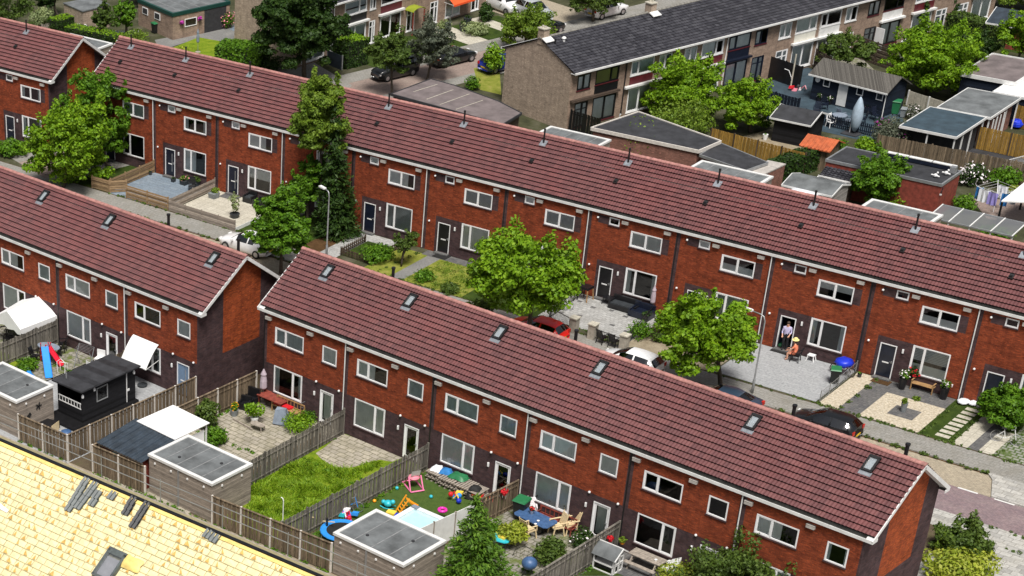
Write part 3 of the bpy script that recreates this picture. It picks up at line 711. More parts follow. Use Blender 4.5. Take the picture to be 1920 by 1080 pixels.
def hedge(label,fr,pts,w,h,mat='leaf_green',dens=110,leaf=.13,name='hedge',core='hedge_core',group=None,loc=None,top=None):
    """clipped hedge along a local path"""
    base=fr.w(*pts[0]);T=thing(name,label,'hedge',base,fr.a,group)
    b=MB();V=[];VT=[]
    rng=np.random.default_rng(int(abs(pts[0][0])*31+abs(pts[0][1])*7)+3)
    for i in range(len(pts)-1):
        a=Vector((pts[i][0]-pts[0][0],pts[i][1]-pts[0][1],0));c=Vector((pts[i+1][0]-pts[0][0],pts[i+1][1]-pts[0][1],0))
        d=(c-a);L=d.length;u=d/L;v=Vector((-u.y,u.x,0))
        b.obx((a+c)/2+Vector((0,0,h/2-.03)),u*(L/2-.05),v*(w/2-.07),(0,0,h/2-.06))
        areas=[(L*w,'t'),(L*h,'f'),(L*h,'b'),(w*h,'l'),(w*h,'r')]
        for A,k in areas:
            m=int(A*dens)
            s,t=rng.random(m),rng.random(m);e=rng.normal(size=m)*.035
            U,Vv=np.array(u),np.array(v)
            if k=='t':p=np.outer(s*L,U)+np.outer((t-.5)*w,Vv)+np.outer(h+e,[0,0,1]);nn=np.array([0,0,1.])
            elif k in'fb':sg=-1 if k=='f' else 1;p=np.outer(s*L,U)+np.outer(sg*(w/2+e),Vv)+np.outer(t*h,[0,0,1]);nn=Vv*sg
            else:sg=0 if k=='l' else 1;p=np.outer(sg*L+(e if sg else -e),U)+np.outer((s-.5)*w,Vv)+np.outer(t*h,[0,0,1]);nn=U*(1 if sg else -1)
            p=p+np.array(a)
            nr=nn+rng.normal(size=(m,3))*.5;nr/=np.linalg.norm(nr,axis=1)[:,None]
            tt=np.cross(nr,rng.normal(size=(m,3)));tt/=np.linalg.norm(tt,axis=1)[:,None];ss=np.cross(nr,tt)
            q=(leaf*(.6+.8*rng.random(m)))[:,None]
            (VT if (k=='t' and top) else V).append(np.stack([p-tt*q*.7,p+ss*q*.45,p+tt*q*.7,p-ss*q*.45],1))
    if VT:quads('lit_top',np.concatenate(VT),top,T)  # lighter top leaves over darker sides: light from above put into colour
    quads('foliage',np.concatenate(V),mat,T);b.obj('twigs',core,T)
    return T
def grassblades(name,label,fr,poly,n,h,mat='grass_blade',z=0,local=False):
    P=[p if local else fr.g(*p) for p in poly];rng=np.random.default_rng(n)
    xs=[p[0] for p in P];ys=[p[1] for p in P];pts=[]
    def ins(x,y):
        c=False
        for i in range(len(P)):
            (x1,y1),(x2,y2)=P[i],P[i-1]
            if (y1>y)!=(y2>y) and x<(x2-x1)*(y-y1)/(y2-y1)+x1:c=not c
        return c
    L_=[]
    while len(pts)<n:
        x,y=rng.uniform(min(xs),max(xs)),rng.uniform(min(ys),max(ys))
        if not ins(x,y):continue
        hh=h*rng.uniform(.25,1.25)*(.6+.5*math.sin(x*1.7+1)*math.sin(y*2.1));ln=rng.normal(size=2)*.45
        for _ in range(22):
            dx,dy=rng.normal(size=2)*.11
            pts.append((x+dx,y+dy,z));L_.append((hh*rng.uniform(.5,1.1),ln[0]+dx*3+rng.normal()*.2,ln[1]+dy*3+rng.normal()*.2))
    p=np.array(pts);n=len(p);L_=np.array(L_);d=rng.normal(size=(n,3));d[:,2]=0;d/=np.linalg.norm(d,axis=1)[:,None]
    hh=np.clip(L_[:,0:1],.03,9);lean=np.zeros((n,3));lean[:,:2]=L_[:,1:]
    tip=p+np.array([0,0,1.])*hh+lean*hh;w=.035
    V=np.stack([p-d*w,p+d*w,tip+d*w*.35,tip-d*w*.35],1)
    o=quads(name,V,mat);o.location=(fr.o[0],fr.o[1],0);o.rotation_euler=(0,0,fr.a)
    return tag(o,label,'grass',kind='stuff')
def fence(label,fr,pts,h=1.8,board='fence_brown',post='concrete_post',style='vert',plen=1.85,postw=.1,cap=None,bw=.125,gap=.02,ph=.06,name='garden_fence',first=True,last=True,z0=.04):
    base=fr.w(*pts[0]);T=thing(name,label,'fence',base,fr.a)
    for i in range(len(pts)-1):
        a=Vector((pts[i][0]-pts[0][0],pts[i][1]-pts[0][1],0));c=Vector((pts[i+1][0]-pts[0][0],pts[i+1][1]-pts[0][1],0))
        d=c-a;L=d.length;u=d/L;v=Vector((-u.y,u.x,0));m=max(1,round(L/plen));sl=L/m
        for k in range(m+1):
            if k==m and i<len(pts)-2:continue
            if (k==0 and i==0 and not first) or (k==m and not last):continue
            q=MB();p=a+u*(k*sl);q.obx(p+Vector((0,0,(h+ph)/2)),u*postw/2,v*postw/2,(0,0,(h+ph)/2));q.obj('post',post,T)
        for k in range(m):
            q=MB();s0=a+u*(k*sl+postw/2);s1=a+u*((k+1)*sl-postw/2);l=(s1-s0).length
            if style in('vert','picket'):
                nb=max(1,int(l/(bw+gap)));st=l/nb
                for j in range(nb):
                    cc=s0+u*(st*(j+.5));hh=h-rnd.uniform(0,.03)
                    if style=='picket':hh-=.04*(j%2)
                    q.obx(cc+v*(.012 if j%2 else -.012)+Vector((0,0,(hh+z0)/2)),u*(st-gap)/2,v*.01,(0,0,(hh-z0)/2))
                for zz in((.3,h-.3) if h>.8 else (h*.4,h*.75)):q.obx((s0+s1)/2+v*.035+Vector((0,0,zz)),u*l/2,v*.016,(0,0,.04))
                if style=='vert' and cap:q.obx((s0+s1)/2+Vector((0,0,h+.015)),u*(l/2+postw/2),v*.06,(0,0,.018))
            elif style=='horiz':
                nb=max(2,int((h-z0)/(bw+gap)));st=(h-z0)/nb
                for j in range(nb):q.obx((s0+s1)/2+v*(.015 if j%2 else -.015)+Vector((0,0,z0+st*(j+.5))),u*l/2,v*.01,(0,0,(st-gap)/2))
            elif style=='rail':
                for zz in(.12,h-.06):q.obx((s0+s1)/2+Vector((0,0,zz)),u*l/2,v*.014,(0,0,.018))
                nb=max(3,int(l/.12))
                for j in range(1,nb):cc=s0+u*(l*j/nb);q.obx(cc+Vector((0,0,(h+.12)/2)),u*.008,v*.008,(0,0,(h-.12)/2))
            elif style=='mesh':
                for zz in(.05,h*.5,h-.03):q.obx((s0+s1)/2+Vector((0,0,zz)),u*l/2,v*.01,(0,0,.012))
                nb=max(3,int(l/.22))
                for j in range(1,nb):cc=s0+u*(l*j/nb);q.obx(cc+Vector((0,0,h/2)),u*.006,v*.006,(0,0,h/2-.03))
            elif style=='solid':q.obx((s0+s1)/2+Vector((0,0,h/2)),u*l/2,v*.02,(0,0,h/2))
            q.obj('panel',board,T)
    return T
def flatbox(label,fr,x0,y0,x1,y1,h,wall='plank_grey',roof='bitumen',trim='white_trim',name='garden_shed',cat='shed',tw=.16,th=.16,drop=0,group=None,base=0,ov=.06,over=0,seams=True):
    """flat-roofed outbuilding; returns thing with origin at corner x0,y0"""
    T=thing(name,label,cat,fr.w(x0,y0,base),fr.a,group);W,D=x1-x0,y1-y0
    b=MB();b.box((0,0,0),(W,D,h-.02));b.obj('wall',wall,T)
    r=MB();r.add([(tw-ov,tw-ov,h+.05),(W-tw+ov,tw-ov,h+.05),(W-tw+ov,D-tw+ov,h+.05),(tw-ov,D-tw+ov,h+.05)],[(0,1,2,3)])
    ro=r.obj('roof',roof,T)
    if seams:
        s=MB();n=max(2,int(W/1.0))
        for i in range(1,n):s.box((W*i/n-.03,tw,h+.052),(W*i/n+.03,D-tw,h+.062))
        s.obj('felt_seam','felt_seam' if roof=='bitumen' else roof,ro)
    t=MB();o=ov
    t.box((-o,-o,h-th),(W+o,tw-o,h+.1));t.box((-o,D-tw+o,h-th),(W+o,D+o,h+.1));t.box((-o,tw-o,h-th),(tw-o,D-tw+o,h+.1));t.box((W-tw+o,tw-o,h-th),(W+o,D-tw+o,h+.1))
    t.obj('fascia',trim,T)
    return T
def gable_shed(label,fr,x0,y0,x1,y1,h,hr,wall,roof,ridge='x',ov=.25,name='garden_shed',cat='shed',trim=None,thick=.08,base=0,yr=.5):
    T=thing(name,label,cat,fr.w(x0,y0,base),fr.a);W,D=x1-x0,y1-y0
    b=MB();
    if ridge=='x':
        m=D*yr
        b.add([(0,0,0),(W,0,0),(W,D,0),(0,D,0),(0,0,h),(W,0,h),(W,D,h),(0,D,h),(0,m,hr),(W,m,hr)],[(0,1,5,4),(2,3,7,6),(1,2,6,9,5),(3,0,4,8,7)])
        sl=(hr-h)/m;sl2=(hr-h)/(D-m)
        r=MB()
        for ya,za,s in((-ov,h-ov*sl,1),(D+ov,h-ov*sl2,-1)):
            P=[(-ov,ya,za),(W+ov,ya,za),(W+ov,m,hr),(-ov,m,hr)];Q=[(x,y,z+thick) for x,y,z in P]
            r.add(P+Q,[(4,5,6,7) if s>0 else (7,6,5,4),(0,1,5,4),(1,2,6,5),(3,0,4,7),(0,3,2,1)])
        T2=[((-ov,-ov,h-ov*sl),(-ov,m,hr)),((-ov,D+ov,h-ov*sl2),(-ov,m,hr)),((W+ov,-ov,h-ov*sl),(W+ov,m,hr)),((W+ov,D+ov,h-ov*sl2),(W+ov,m,hr)),((-ov,-ov,h-ov*sl),(W+ov,-ov,h-ov*sl))]
    else:
        m=W*yr
        b.add([(0,0,0),(W,0,0),(W,D,0),(0,D,0),(0,0,h),(W,0,h),(W,D,h),(0,D,h),(m,0,hr),(m,D,hr)],[(0,1,5,8,4),(2,3,7,9,6),(1,2,6,5),(3,0,4,7)])
        sl=(hr-h)/m;sl2=(hr-h)/(W-m);r=MB()
        for xa,za,s in((-ov,h-ov*sl,1),(W+ov,h-ov*sl2,-1)):
            P=[(xa,-ov,za),(xa,D+ov,za),(m,D+ov,hr),(m,-ov,hr)];Q=[(x,y,z+thick) for x,y,z in P]
            r.add(P+Q,[(7,6,5,4) if s>0 else (4,5,6,7),(0,1,5,4),(1,2,6,5),(3,0,4,7),(0,3,2,1)])
        T2=[((-ov,-ov,h-ov*sl),(m,-ov,hr)),((W+ov,-ov,h-ov*sl2),(m,-ov,hr)),((W+ov,-ov,h-ov*sl2),(W+ov,D+ov,h-ov*sl2)),((W+ov,D+ov,h-ov*sl2),(m,D+ov,hr))]
    b.obj('wall',wall,T);r.obj('roof',roof,T)
    if trim:
        t=MB()
        for a,c in T2:t.bar(Vector(a)+Vector((0,0,.05)),Vector(c)+Vector((0,0,.05)),.05,.13)
        t.obj('bargeboard',trim,T)
    return T
def shedwin(T,face,W,D,x,z,w,h,fr='white_frame',glass='window_glass',name='window',dy=-.02):
    """window on the front (y=0) or right (x=W) wall of a shed"""
    b=MB();f=.06
    def P(a,zz,dd):return (a,-dd,zz) if face=='f' else (W+dd,a,zz)
    def bx(a0,z0,a1,z1,d0,d1):
        p,q=P(a0,z0,d1),P(a1,z1,d0);b.box(tuple(map(min,zip(p,q))),tuple(map(max,zip(p,q))))
    bx(x,z,x+w,z+f,0.002,.05);bx(x,z+h-f,x+w,z+h,0.002,.05);bx(x,z+f,x+f,z+h-f,0.002,.05);bx(x+w-f,z+f,x+w,z+h-f,0.002,.05)
    o=b.obj(name,fr,T);p=MB()
    v=[P(x+f,z+f,.012),P(x+w-f,z+f,.012),P(x+w-f,z+h-f,.012),P(x+f,z+h-f,.012)];p.add(v,[(0,1,2,3)]);p.obj('pane','navy_paint' if glass=='dark' else glass,o);return o
def panel(T,name,mat,a,c):
    b=MB();b.box(a,c);return b.obj(name,mat,T)
# ---- cars ----
def car(label,loc,rz,paintm,L=4.1,W=1.76,H=1.48,kind='hatch',group=None,name='parked_car'):
    T=thing(name,label,'car',loc,rz,group);hw=W/2
    # stations: x, belt height, belt half width, roof height, roof half width, glass flag
    hood=.92
    if kind=='sedan':
        S=[(0,.52,.62,.56,.5),(.10,.68,.74,.72,.6),(.45,.78,.83,.84,.66),(1.15,hood,.95,hood+.04,.74),(1.75,.97,.98,H-.1,.60),(2.05,.98,1,H-.015,.62),(2.75,.98,1,H,.63),(2.85,.98,1,H,.63),(3.35,.99,.99,H-.10,.60),(3.95,1.02,.95,1.07,.72),(4.3,1.0,.92,1.04,.7),(L-.06,.86,.86,.9,.66),(L,.6,.78,.62,.6)]
        ws,rw=(3,5),(8,9);side=range(4,8)
    elif kind=='suv':
        S=[(0,.6,.66,.64,.5),(.1,.82,.78,.86,.64),(.4,.95,.86,1.0,.68),(1.1,1.04,.96,1.09,.74),(1.6,1.08,.98,H-.12,.64),(1.95,1.09,1,H-.01,.66),(2.65,1.1,1,H,.67),(2.75,1.1,1,H,.67),(3.6,1.1,.99,H-.02,.66),(L-.35,1.1,.97,H-.08,.64),(L-.08,1.02,.93,1.12,.72),(L,.6,.84,.66,.66)]
        ws,rw=(3,5),(9,10);side=range(4,9)
    else:
        S=[(0,.55,.64,.58,.5),(.08,.72,.76,.76,.62),(.35,.84,.85,.88,.68),(.95,.95,.95,1.0,.74),(1.55,1.0,.98,H-.14,.62),(1.95,1.01,1,H-.02,.64),(2.5,1.01,1,H,.65),(2.6,1.01,1,H,.65),(3.3,1.02,.99,H-.04,.63),(L-.42,1.03,.96,H-.12,.6),(L-.06,.95,.92,1.04,.74),(L,.6,.82,.64,.64)]
        ws,rw=(3,5),(9,10);side=range(4,9)
    V=[];Fb=[];Fg=[]
    for x,zb,wb,zr,wr in S:
        zs=.2 if .25<x<L-.2 else .3
        h=[(0,zs),(wb*.9,zs),(wb*.985,zs+.14),(wb,zs+(zb-zs)*.6),(wb*.97,zb),(wr,zr-.035),(wr*.82,zr),(0,zr+.02)]
        ring=[(x,y*hw,z) for y,z in h]+[(x,-y*hw,z) for y,z in h[-2:0:-1]]
        V+=ring
    m=14
    for i in range(len(S)-1):
        for k in range(m):
            q=(i*m+k,(i+1)*m+k,(i+1)*m+(k+1)%m,i*m+(k+1)%m)
            up=4<=k<=9
            gl=False
            if ws[0]<=i<ws[1] and k in(5,6,7,8):gl=True
            if ws[0]+1<=i<ws[1] and k in(4,9):gl=False
            if rw[0]<=i<rw[1] and k in(5,6,7,8) :gl=True
            if i in side and k in(4,9) and i!=side[0]+2:gl=True
            (Fg if gl else Fb).append(q[::-1])
    Fb.append(tuple(range(m)));Fb.append(tuple(range((len(S)-1)*m+m-1,(len(S)-1)*m-1,-1)))
    V=[(x-L/2,y,z) for x,y,z in V]
    b=MB();b.add(V,Fb);b.obj('body',paintm,T,smooth=True)
    par_={}
    def fd(a):
        while par_.setdefault(a,a)!=a:a=par_[a]
        return a
    for q in Fg:
        for v in q[1:]:par_[fd(v)]=fd(q[0])
    grp={}
    for q in Fg:grp.setdefault(fd(q[0]),[]).append(q)
    for fs in grp.values():
        cx=sum(V[q[0]][0] for q in fs)/len(fs);cy=sum(sum(V[v][1] for v in q) for q in fs)/len(fs)/4
        ids=sorted({v for q in fs for v in q});mp={v:i for i,v in enumerate(ids)}
        b=MB();b.add([V[v] for v in ids],[tuple(mp[v] for v in q) for q in fs])
        b.obj('side_window' if abs(cy)>.2 else ('windscreen' if cx<0 else 'rear_window'),'car_glass',T,smooth=True)
    inn=MB();inn.box((-L*.22,-hw*.8,.3),(L*.38,hw*.8,.92));
    for sx in(-.25,.75):inn.box((sx,-.6,.92),(sx+.15,-.12,1.25));inn.box((sx,.12,.92),(sx+.15,.6,1.25))
    inn.obj('seats','rubber',T)
    for sx,xx in((-1,-L/2+.80),(1,L/2-.78)):
        for sy in(-1,1):
            w=MB();r=.32;prof=[(r*.62,-.1),(r*.95,-.1),(r,-.06),(r,.06),(r*.95,.1),(r*.62,.1)]
            n=18;vv=[];ff=[]
            for rr,t in prof:
                for k in range(n):a=2*math.pi*k/n;vv.append((xx+rr*math.cos(a),sy*(hw-.1)+t,r+rr*math.sin(a)))
            for i in range(len(prof)-1):
                for k in range(n):ff.append((i*n+k,i*n+(k+1)%n,(i+1)*n+(k+1)%n,(i+1)*n+k))
            w.add(vv,ff);wo=w.obj('wheel','rubber',T,smooth=True)
            q=MB();yy=sy*(hw-.015);q.add([(xx,yy+sy*.01,r)]+[(xx+.2*math.cos(2*math.pi*k/10),yy,r+.2*math.sin(2*math.pi*k/10)) for k in range(10)],[(0,k+1,(k+1)%10+1) if sy<0 else (0,(k+1)%10+1,k+1) for k in range(10)]);q.obj('rim','alloy',wo)
    for sy in(-1,1):
        q=MB();q.obx((-L/2+.13,sy*hw*.62,.68),(.07,0,0),(0,.16,0),(0,0,.07));q.obj('headlight','lamp_clear',T)
        q=MB();q.obx((L/2-.07,sy*hw*.74,.86),(.07,0,0),(0,.12,0),(0,0,.11));q.obj('tail_light','lamp_red',T)
        q=MB();q.obx((-L/2+1.5,sy*(hw+.08),1.0),(.06,0,0),(0,.09,0),(0,0,.06));q.obj('wing_mirror',paintm,T)
    q=MB();q.obx((L/2+.005,0,.58),(.012,0,0),(0,.26,0),(0,0,.055));q.obj('number_plate','plate_yellow',T)
    return T
# ---- furniture ----
def at(fr,px,py,z=0):
    x,y=fr.g(px,py,z);return fr.w(x,y,0)
def bin_(label,P,rz=0,lid='bin_green',body='bin_black',s=1):
    T=thing('wheelie_bin',label,'bin',P,rz)
    b=MB();w0,w1=.22*s,.29*s;h=.95*s
    b.add([(-w0,-w0,.06),(w0,-w0,.06),(w0,w0,.06),(-w0,w0,.06),(-w1,-w1,h),(w1,-w1,h),(w1,w1,h),(-w1,w1,h)],[(3,2,1,0),(0,1,5,4),(1,2,6,5),(2,3,7,6),(3,0,4,7),(4,5,6,7)])
    b.obj('bin_body',body,T)
    l=MB();l.add([(-w1-.03,-w1-.05,h),(w1+.03,-w1-.05,h),(w1+.03,w1+.04,h),(-w1-.03,w1+.04,h),(-w1,-w1,h+.06),(w1,-w1,h+.06),(w1,w1,h+.1),(-w1,w1,h+.1)],[(3,2,1,0),(4,5,6,7),(0,1,5,4),(1,2,6,5),(2,3,7,6),(3,0,4,7)]);l.obj('lid',lid,T)
    for sx in(-1,1):
        q=MB();q.tube([(sx*.2,w0+.03,.1),(sx*.24,w0+.03,.1)],.1,10);q.obj('wheel','rubber',T)
    return T
def potplant(label,P,r=.2,h=.35,pot='dark_planter',leaf='leaf_green',lr=.3,lh=.35,n=160,flowers=None,square=False,name='potted_plant',size=.1,rz=0):
    T=thing(name,label,'potted plant',P,rz);b=MB()
    if square:
        b.add([(-r*.8,-r*.8,0),(r*.8,-r*.8,0),(r*.8,r*.8,0),(-r*.8,r*.8,0),(-r,-r,h),(r,-r,h),(r,r,h),(-r,r,h)],[(3,2,1,0),(0,1,5,4),(1,2,6,5),(2,3,7,6),(3,0,4,7),(4,5,6,7)])
    else:b.lathe([(r*.7,0),(r,h),(r*.92,h),(r*.9,h-.05)],n=12)
    b.obj('pot',pot,T)
    bl=[(rnd.uniform(-.5,.5)*lr,rnd.uniform(-.5,.5)*lr,h+lh*rnd.uniform(.3,.9),lr*.6,lr*.6,lh*.5) for _ in range(5)]
    foliage('leaves',leaf,bl,n,size,T)
    if flowers:foliage('flowers',flowers,bl,max(20,n//4),size*.9,T,inner=.95,up=.8)
    return T
def chair(label,P,rz,mat,kind='arm',group=None,name='garden_chair'):
    T=thing(name,label,'chair',P,rz,group)
    b=MB();b.box((-.24,-.24,.40),(.24,.24,.45));b.obj('seat',mat,T)
    b=MB();
    for i in range(5):
        z=.5+i*.11;b.obx((0,.24+(z-.45)*.25,z+.03),(.23,0,0),(0,.012,.0),(0,.012,.045))
    for s in(-1,1):b.bar((s*.22,.23,.43),(s*.22,.40,1.08),.035)
    b.obj('backrest',mat,T)
    for sx in(-1,1):
        for sy in(-1,1):
            q=MB();q.bar((sx*.23,sy*.2,.42),(sx*.26,sy*.27,0),.045);q.obj('leg',mat,T)
        q=MB();q.bar((sx*.27,-.24,.66),(sx*.27,.3,.68),.06,.03);q.bar((sx*.27,-.22,.66),(sx*.26,-.24,.42),.035);q.obj('armrest',mat,T)
    return T
def table(label,P,rz,w,d,h,top,leg,round_=False,name='garden_table',pedestal=False):
    T=thing(name,label,'table',P,rz);b=MB()
    if round_:
        n=20;b.prism([(w/2*math.cos(2*math.pi*k/n)*(1 if True else 1),d/2*math.sin(2*math.pi*k/n)) for k in range(n)],h-.04,h)
    else:
        c=.16;b.prism([(-w/2+c,-d/2),(w/2-c,-d/2),(w/2,-d/2+c),(w/2,d/2-c),(w/2-c,d/2),(-w/2+c,d/2),(-w/2,d/2-c),(-w/2,-d/2+c)],h-.04,h)
    b.obj('tabletop',top,T)
    if pedestal:
        for s in(-1,1):
            q=MB();q.bar((s*w*.25,0,0),(s*w*.25,0,h-.04),.12);q.bar((s*w*.25,-d*.35,.03),(s*w*.25,d*.35,.03),.1,.06);q.obj('leg',leg,T)
    else:
        for sx in(-1,1):
            for sy in(-1,1):
                q=MB();q.bar((sx*w*.36,sy*d*.34,h-.04),(sx*w*.42,sy*d*.4,0),.045);q.obj('leg',leg,T)
    return T
def closed_parasol(label,P,h,mat,r=.17,pole='grey_metal',lean=(0,0)):
    T=thing('closed_parasol',label,'parasol',P)
    b=MB();b.tube([(0,0,.05),(lean[0],lean[1],h)],.025,8);b.obj('pole',pole,T)
    b=MB();n=10;V=[];z0=h*.42;prof=[(r*.75,z0),(r*1.05,z0+.1),(r,h*.65),(r*.75,h*.8),(r*.9,h*.84),(r*.35,h*.95),(.03,h)]
    b.lathe(prof,(lean[0]*.7,lean[1]*.7,0),10);b.obj('canopy',mat,T)
    b=MB();b.lathe([(.26,0),(.26,.06),(.06,.1)],n=12);b.obj('base','stone',T);return T
def bench(label,P,rz,mat,w=1.3,name='garden_bench'):
    T=thing(name,label,'bench',P,rz)
    b=MB()
    for i in range(4):b.box((-w/2,-.24+i*.12,.42),(w/2,-.14+i*.12,.45))
    b.obj('seat',mat,T);b=MB()
    for i in range(9):x=-w/2+.06+i*(w-.12)/8;b.box((x-.025,.25,.5),(x+.025,.27,.86))
    b.box((-w/2,.24,.86),(w/2,.28,.93));b.box((-w/2,.24,.46),(w/2,.28,.52));b.obj('backrest',mat,T)
    for sx in(-1,1):
        q=MB();x=sx*(w/2-.03);q.box((x-.03,-.24,0),(x+.03,-.18,.62));q.box((x-.03,.22,0),(x+.03,.28,.9));q.box((x-.035,-.26,.62),(x+.035,.26,.66));q.obj('side_frame',mat,T)
    return T
def bicycle(label,P,rz,mat='white_plastic'):
    T=thing('bicycle',label,'bicycle',P,rz)
    for x in(-.53,.53):
        w=MB();n=22;pts=[(x+.33*math.cos(2*math.pi*k/n),0,.34+.33*math.sin(2*math.pi*k/n)) for k in range(n+1)];w.tube(pts,.022,6,cap=False);wo=w.obj('wheel','alloy' if mat!='black_metal' else 'rubber',T)
        s=MB()
        for k in range(8):s.bar((x,0,.34),(x+.32*math.cos(k*math.pi/4),0,.34+.32*math.sin(k*math.pi/4)),.006)
        s.obj('spokes','grey_metal',wo)
    b=MB()
    for p,q in(((-.53,0,.34),(-.05,0,.3)),((-.05,0,.3),(-.2,0,.86)),((-.53,0,.34),(-.17,0,.75)),((-.05,0,.3),(.38,0,.62)),((.36,0,.95),(.42,0,.7)),((.42,0,.7),(.53,0,.34))):b.bar(p,q,.035)
    b.obj('frame',mat,T)
    b=MB();b.obx((-.22,0,.9),(.13,0,.0),(0,.08,0),(0,0,.03));b.obj('saddle','rubber',T)
    b=MB();b.tube([(.2,-.28,1.02),(.34,-.2,1.04),(.36,0,1.0),(.34,.2,1.04),(.2,.28,1.02)],.015,6);b.obj('handlebar','grey_metal',T)
    b=MB();b.box((-.75,-.07,.66),(-.35,.07,.69));b.obj('luggage_rack','black_metal',T)
    return T
def streetlamp(label,P,top,arm,h):
    T=thing('street_lamp',label,'street lamp',P)
    b=MB();b.tube([(0,0,0),(0,0,.9),(0,0,.95),(0,0,h-.35),(arm[0]*.12,arm[1]*.12,h-.08),(arm[0]*.35,arm[1]*.35,h),(arm[0],arm[1],h+.03)],[.09,.085,.055,.045,.042,.04,.036],8);b.obj('pole','grey_metal',T,smooth=True)
    a=Vector((arm[0],arm[1],0));u=a.normalized();v=Vector((-u.y,u.x,0));c=a+u*.3+Vector((0,0,h+.04))
    b=MB();b.obx(c,u*.34,v*.11,(0,0,.05));b.obx(c+Vector((0,0,.06)),u*.26,v*.08,(0,0,.025));b.obj('lantern','white_plastic',T);return T
def lounge(label,P,rz,w,d,h,mat='black_paint',cush=None,name='garden_sofa',cat='sofa'):
    T=thing(name,label,cat,P,rz)
    b=MB();b.box((-w/2,-d/2,.05),(w/2,d/2,.36));b.obj('seat',mat,T)
    b=MB();b.box((-w/2,d/2-.14,.36),(w/2,d/2,h));b.obj('backrest',mat,T)
    for s in(-1,1):
        b=MB();x=s*(w/2-.06);b.box((x-.06,-d/2,.36),(x+.06,d/2-.14,.56));b.obj('armrest',mat,T)
    b=MB();b.box((-w/2+.13,-d/2+.02,.362),(w/2-.13,d/2-.15,.45));b.obj('cushion',cush or 'dark_planter',T)
    return T

# ================= ground, street =================
S_=lambda *a,**k:sheet(*a,**k)
def R4(x0,y0,x1,y1):return [(x0,y0),(x1,y0),(x1,y1),(x0,y1)]
sheet('terrain',FB,R4(-400,-300,500,700),-.13,'terrain',local=True)
sheet('ground',FB,R4(-90,-120,160,-13.4),-.004,'soil',local=True,thick=.12)
sheet('ground',FB,R4(-90,-5.65,160,140),-.004,'terrain',local=True,thick=.12)
sheet('road',FB,R4(-90,-13.42,160,-10.2),-.098,'pavers_purple',local=True)
sheet('parking_strip',FB,R4(-90,-10.2,71.0,-7.7),-.094,'pavers_sand',local=True)
sheet('pavement',FB,R4(-90,-7.7,160,-5.65),.0,'pavement_grey',local=True,thick=.1)
sheet('pavement',FB,[(70.2,-10.2),(160,-10.2),(160,-7.7),(69.0,-7.7),(69.5,-8.3)],-.001,'pavement_mottled',local=True,thick=.1)
sheet('pavement',FB,R4(-90,-15.2,160,-13.4),.0,'pavement_mottled',local=True,thick=.1)
sheet('pavement',FB,R4(70.2,-60,160,-15.2),.003,'pavement_mottled',local=True)
for x in(66.0,68.4,70.4):sheet('road_marking',FB,R4(x,-10.3,x+1.1,-10.16),-.088,'white_trim',local=True)
for x in(67.2,69.1,70.9):sheet('road_marking',FB,R4(x,-13.42,x+1.0,-13.24),-.09,'white_trim',local=True)
sheet('kerb',FB,R4(-90,-7.82,69.3,-7.70),-.088,'brown_mulch',local=True)
sheet('kerb',FB,R4(-90,-5.72,160,-5.63),.006,'soil',local=True)
sheet('alley',FY,R4(-40,9.6,60,12.2),.002,'soil_sandy',local=True)
# cars (roof pixel -> place in the parking strip)
def carat(label,px,py,H,mat,kind,y=None,fr=FB,rz=0,L=4.1,z0=-.095,dx=0,**k):
    x,yy=fr.g(px,py,H+z0)
    P=fr.w(x+dx-.35,(yy if y is None else y)+.55,z0)
    return car(label,P,fr.a+rz,mat,L=L,H=H,kind=kind,**k)
carat('white hatchback parked beyond the front roof ridge, tailgate towards the round bush tree',1186,664,1.5,'car_white','hatch',L=4.1)
carat('black hatchback parked beside the gravel garden, partly behind the ridge',1555,780,1.48,'car_black','hatch',L=4.0)
carat('dark navy saloon parked under the tree by the street lamp',1362,736,1.44,'car_navy','sedan',L=4.5)
carat('red car showing only its roof behind the ridge',1025,608,1.46,'car_red','hatch',L=4.0,dx=-.6)
carat('white saloon parked by the gable gap of the two front terraces',478,446,1.46,'car_white','sedan',L=4.4,dx=-.75)
# street lamps
streetlamp('tall grey street lamp in front of the dark conifer',g(612,482),None,(-.55,.15),4.95)
streetlamp('tall grey street lamp beside the light grey terrace',g(1410,737),None,(-.95,.05),5.15)
# ================= front gardens of the back terrace (frame FB) =================
w_=BW
sheet('terrace',FB,R4(.05,-5.6,w_-.05,-.05),.006,'slab_bluegrey',local=True)
sheet('terrace',FB,R4(w_+.05,-5.55,2*w_-.05,-.05),.006,'slab_cream',local=True)
sheet('lawn',FB,R4(-w_,-5.6,0,0),.006,'lawn_dark',local=True)
sheet('lawn',FB,R4(2*w_,-5.6,3*w_-.6,0),.006,'lawn_dark',local=True)
sheet('flower_bed',FB,R4(3*w_-.6,-5.6,3*w_+1.1,0),.010,'brown_mulch',local=True)
sheet('path',FB,R4(3*w_+1.1,-5.6,3*w_+2.6,-.1),.010,'slab_speckle',local=True)
sheet('path',FB,R4(3*w_+2.6,-1.3,4*w_-1.5,-.1),.010,'slab_speckle',local=True)
sheet('flower_bed',FB,R4(3*w_+2.6,-4.6,4*w_-1.2,-1.3),.010,'lawn_dark',local=True)
sheet('lawn',FB,R4(4*w_-1.2,-5.6,4*w_+1.15,-.8),.008,'lawn_dry',local=True)
sheet('path',FB,R4(4*w_+1.15,-5.6,4*w_+2.2,-.9),.010,'asphalt_path',local=True)
sheet('path',FB,R4(4*w_+.6,-.95,5*w_-.3,-.05),.012,'slab_dark',local=True)
sheet('lawn',FB,R4(4*w_+2.2,-5.6,5*w_+.6,-.95),.010,'lawn_dry',local=True)
sheet('lawn',FB,R4(5*w_+.6,-5.6,6*w_-.2,-.1),.008,'lawn_dark',local=True)
sheet('terrace',FB,R4(6*w_-.2,-5.0,7*w_+.1,-.1),.008,'slab_speckle',local=True)
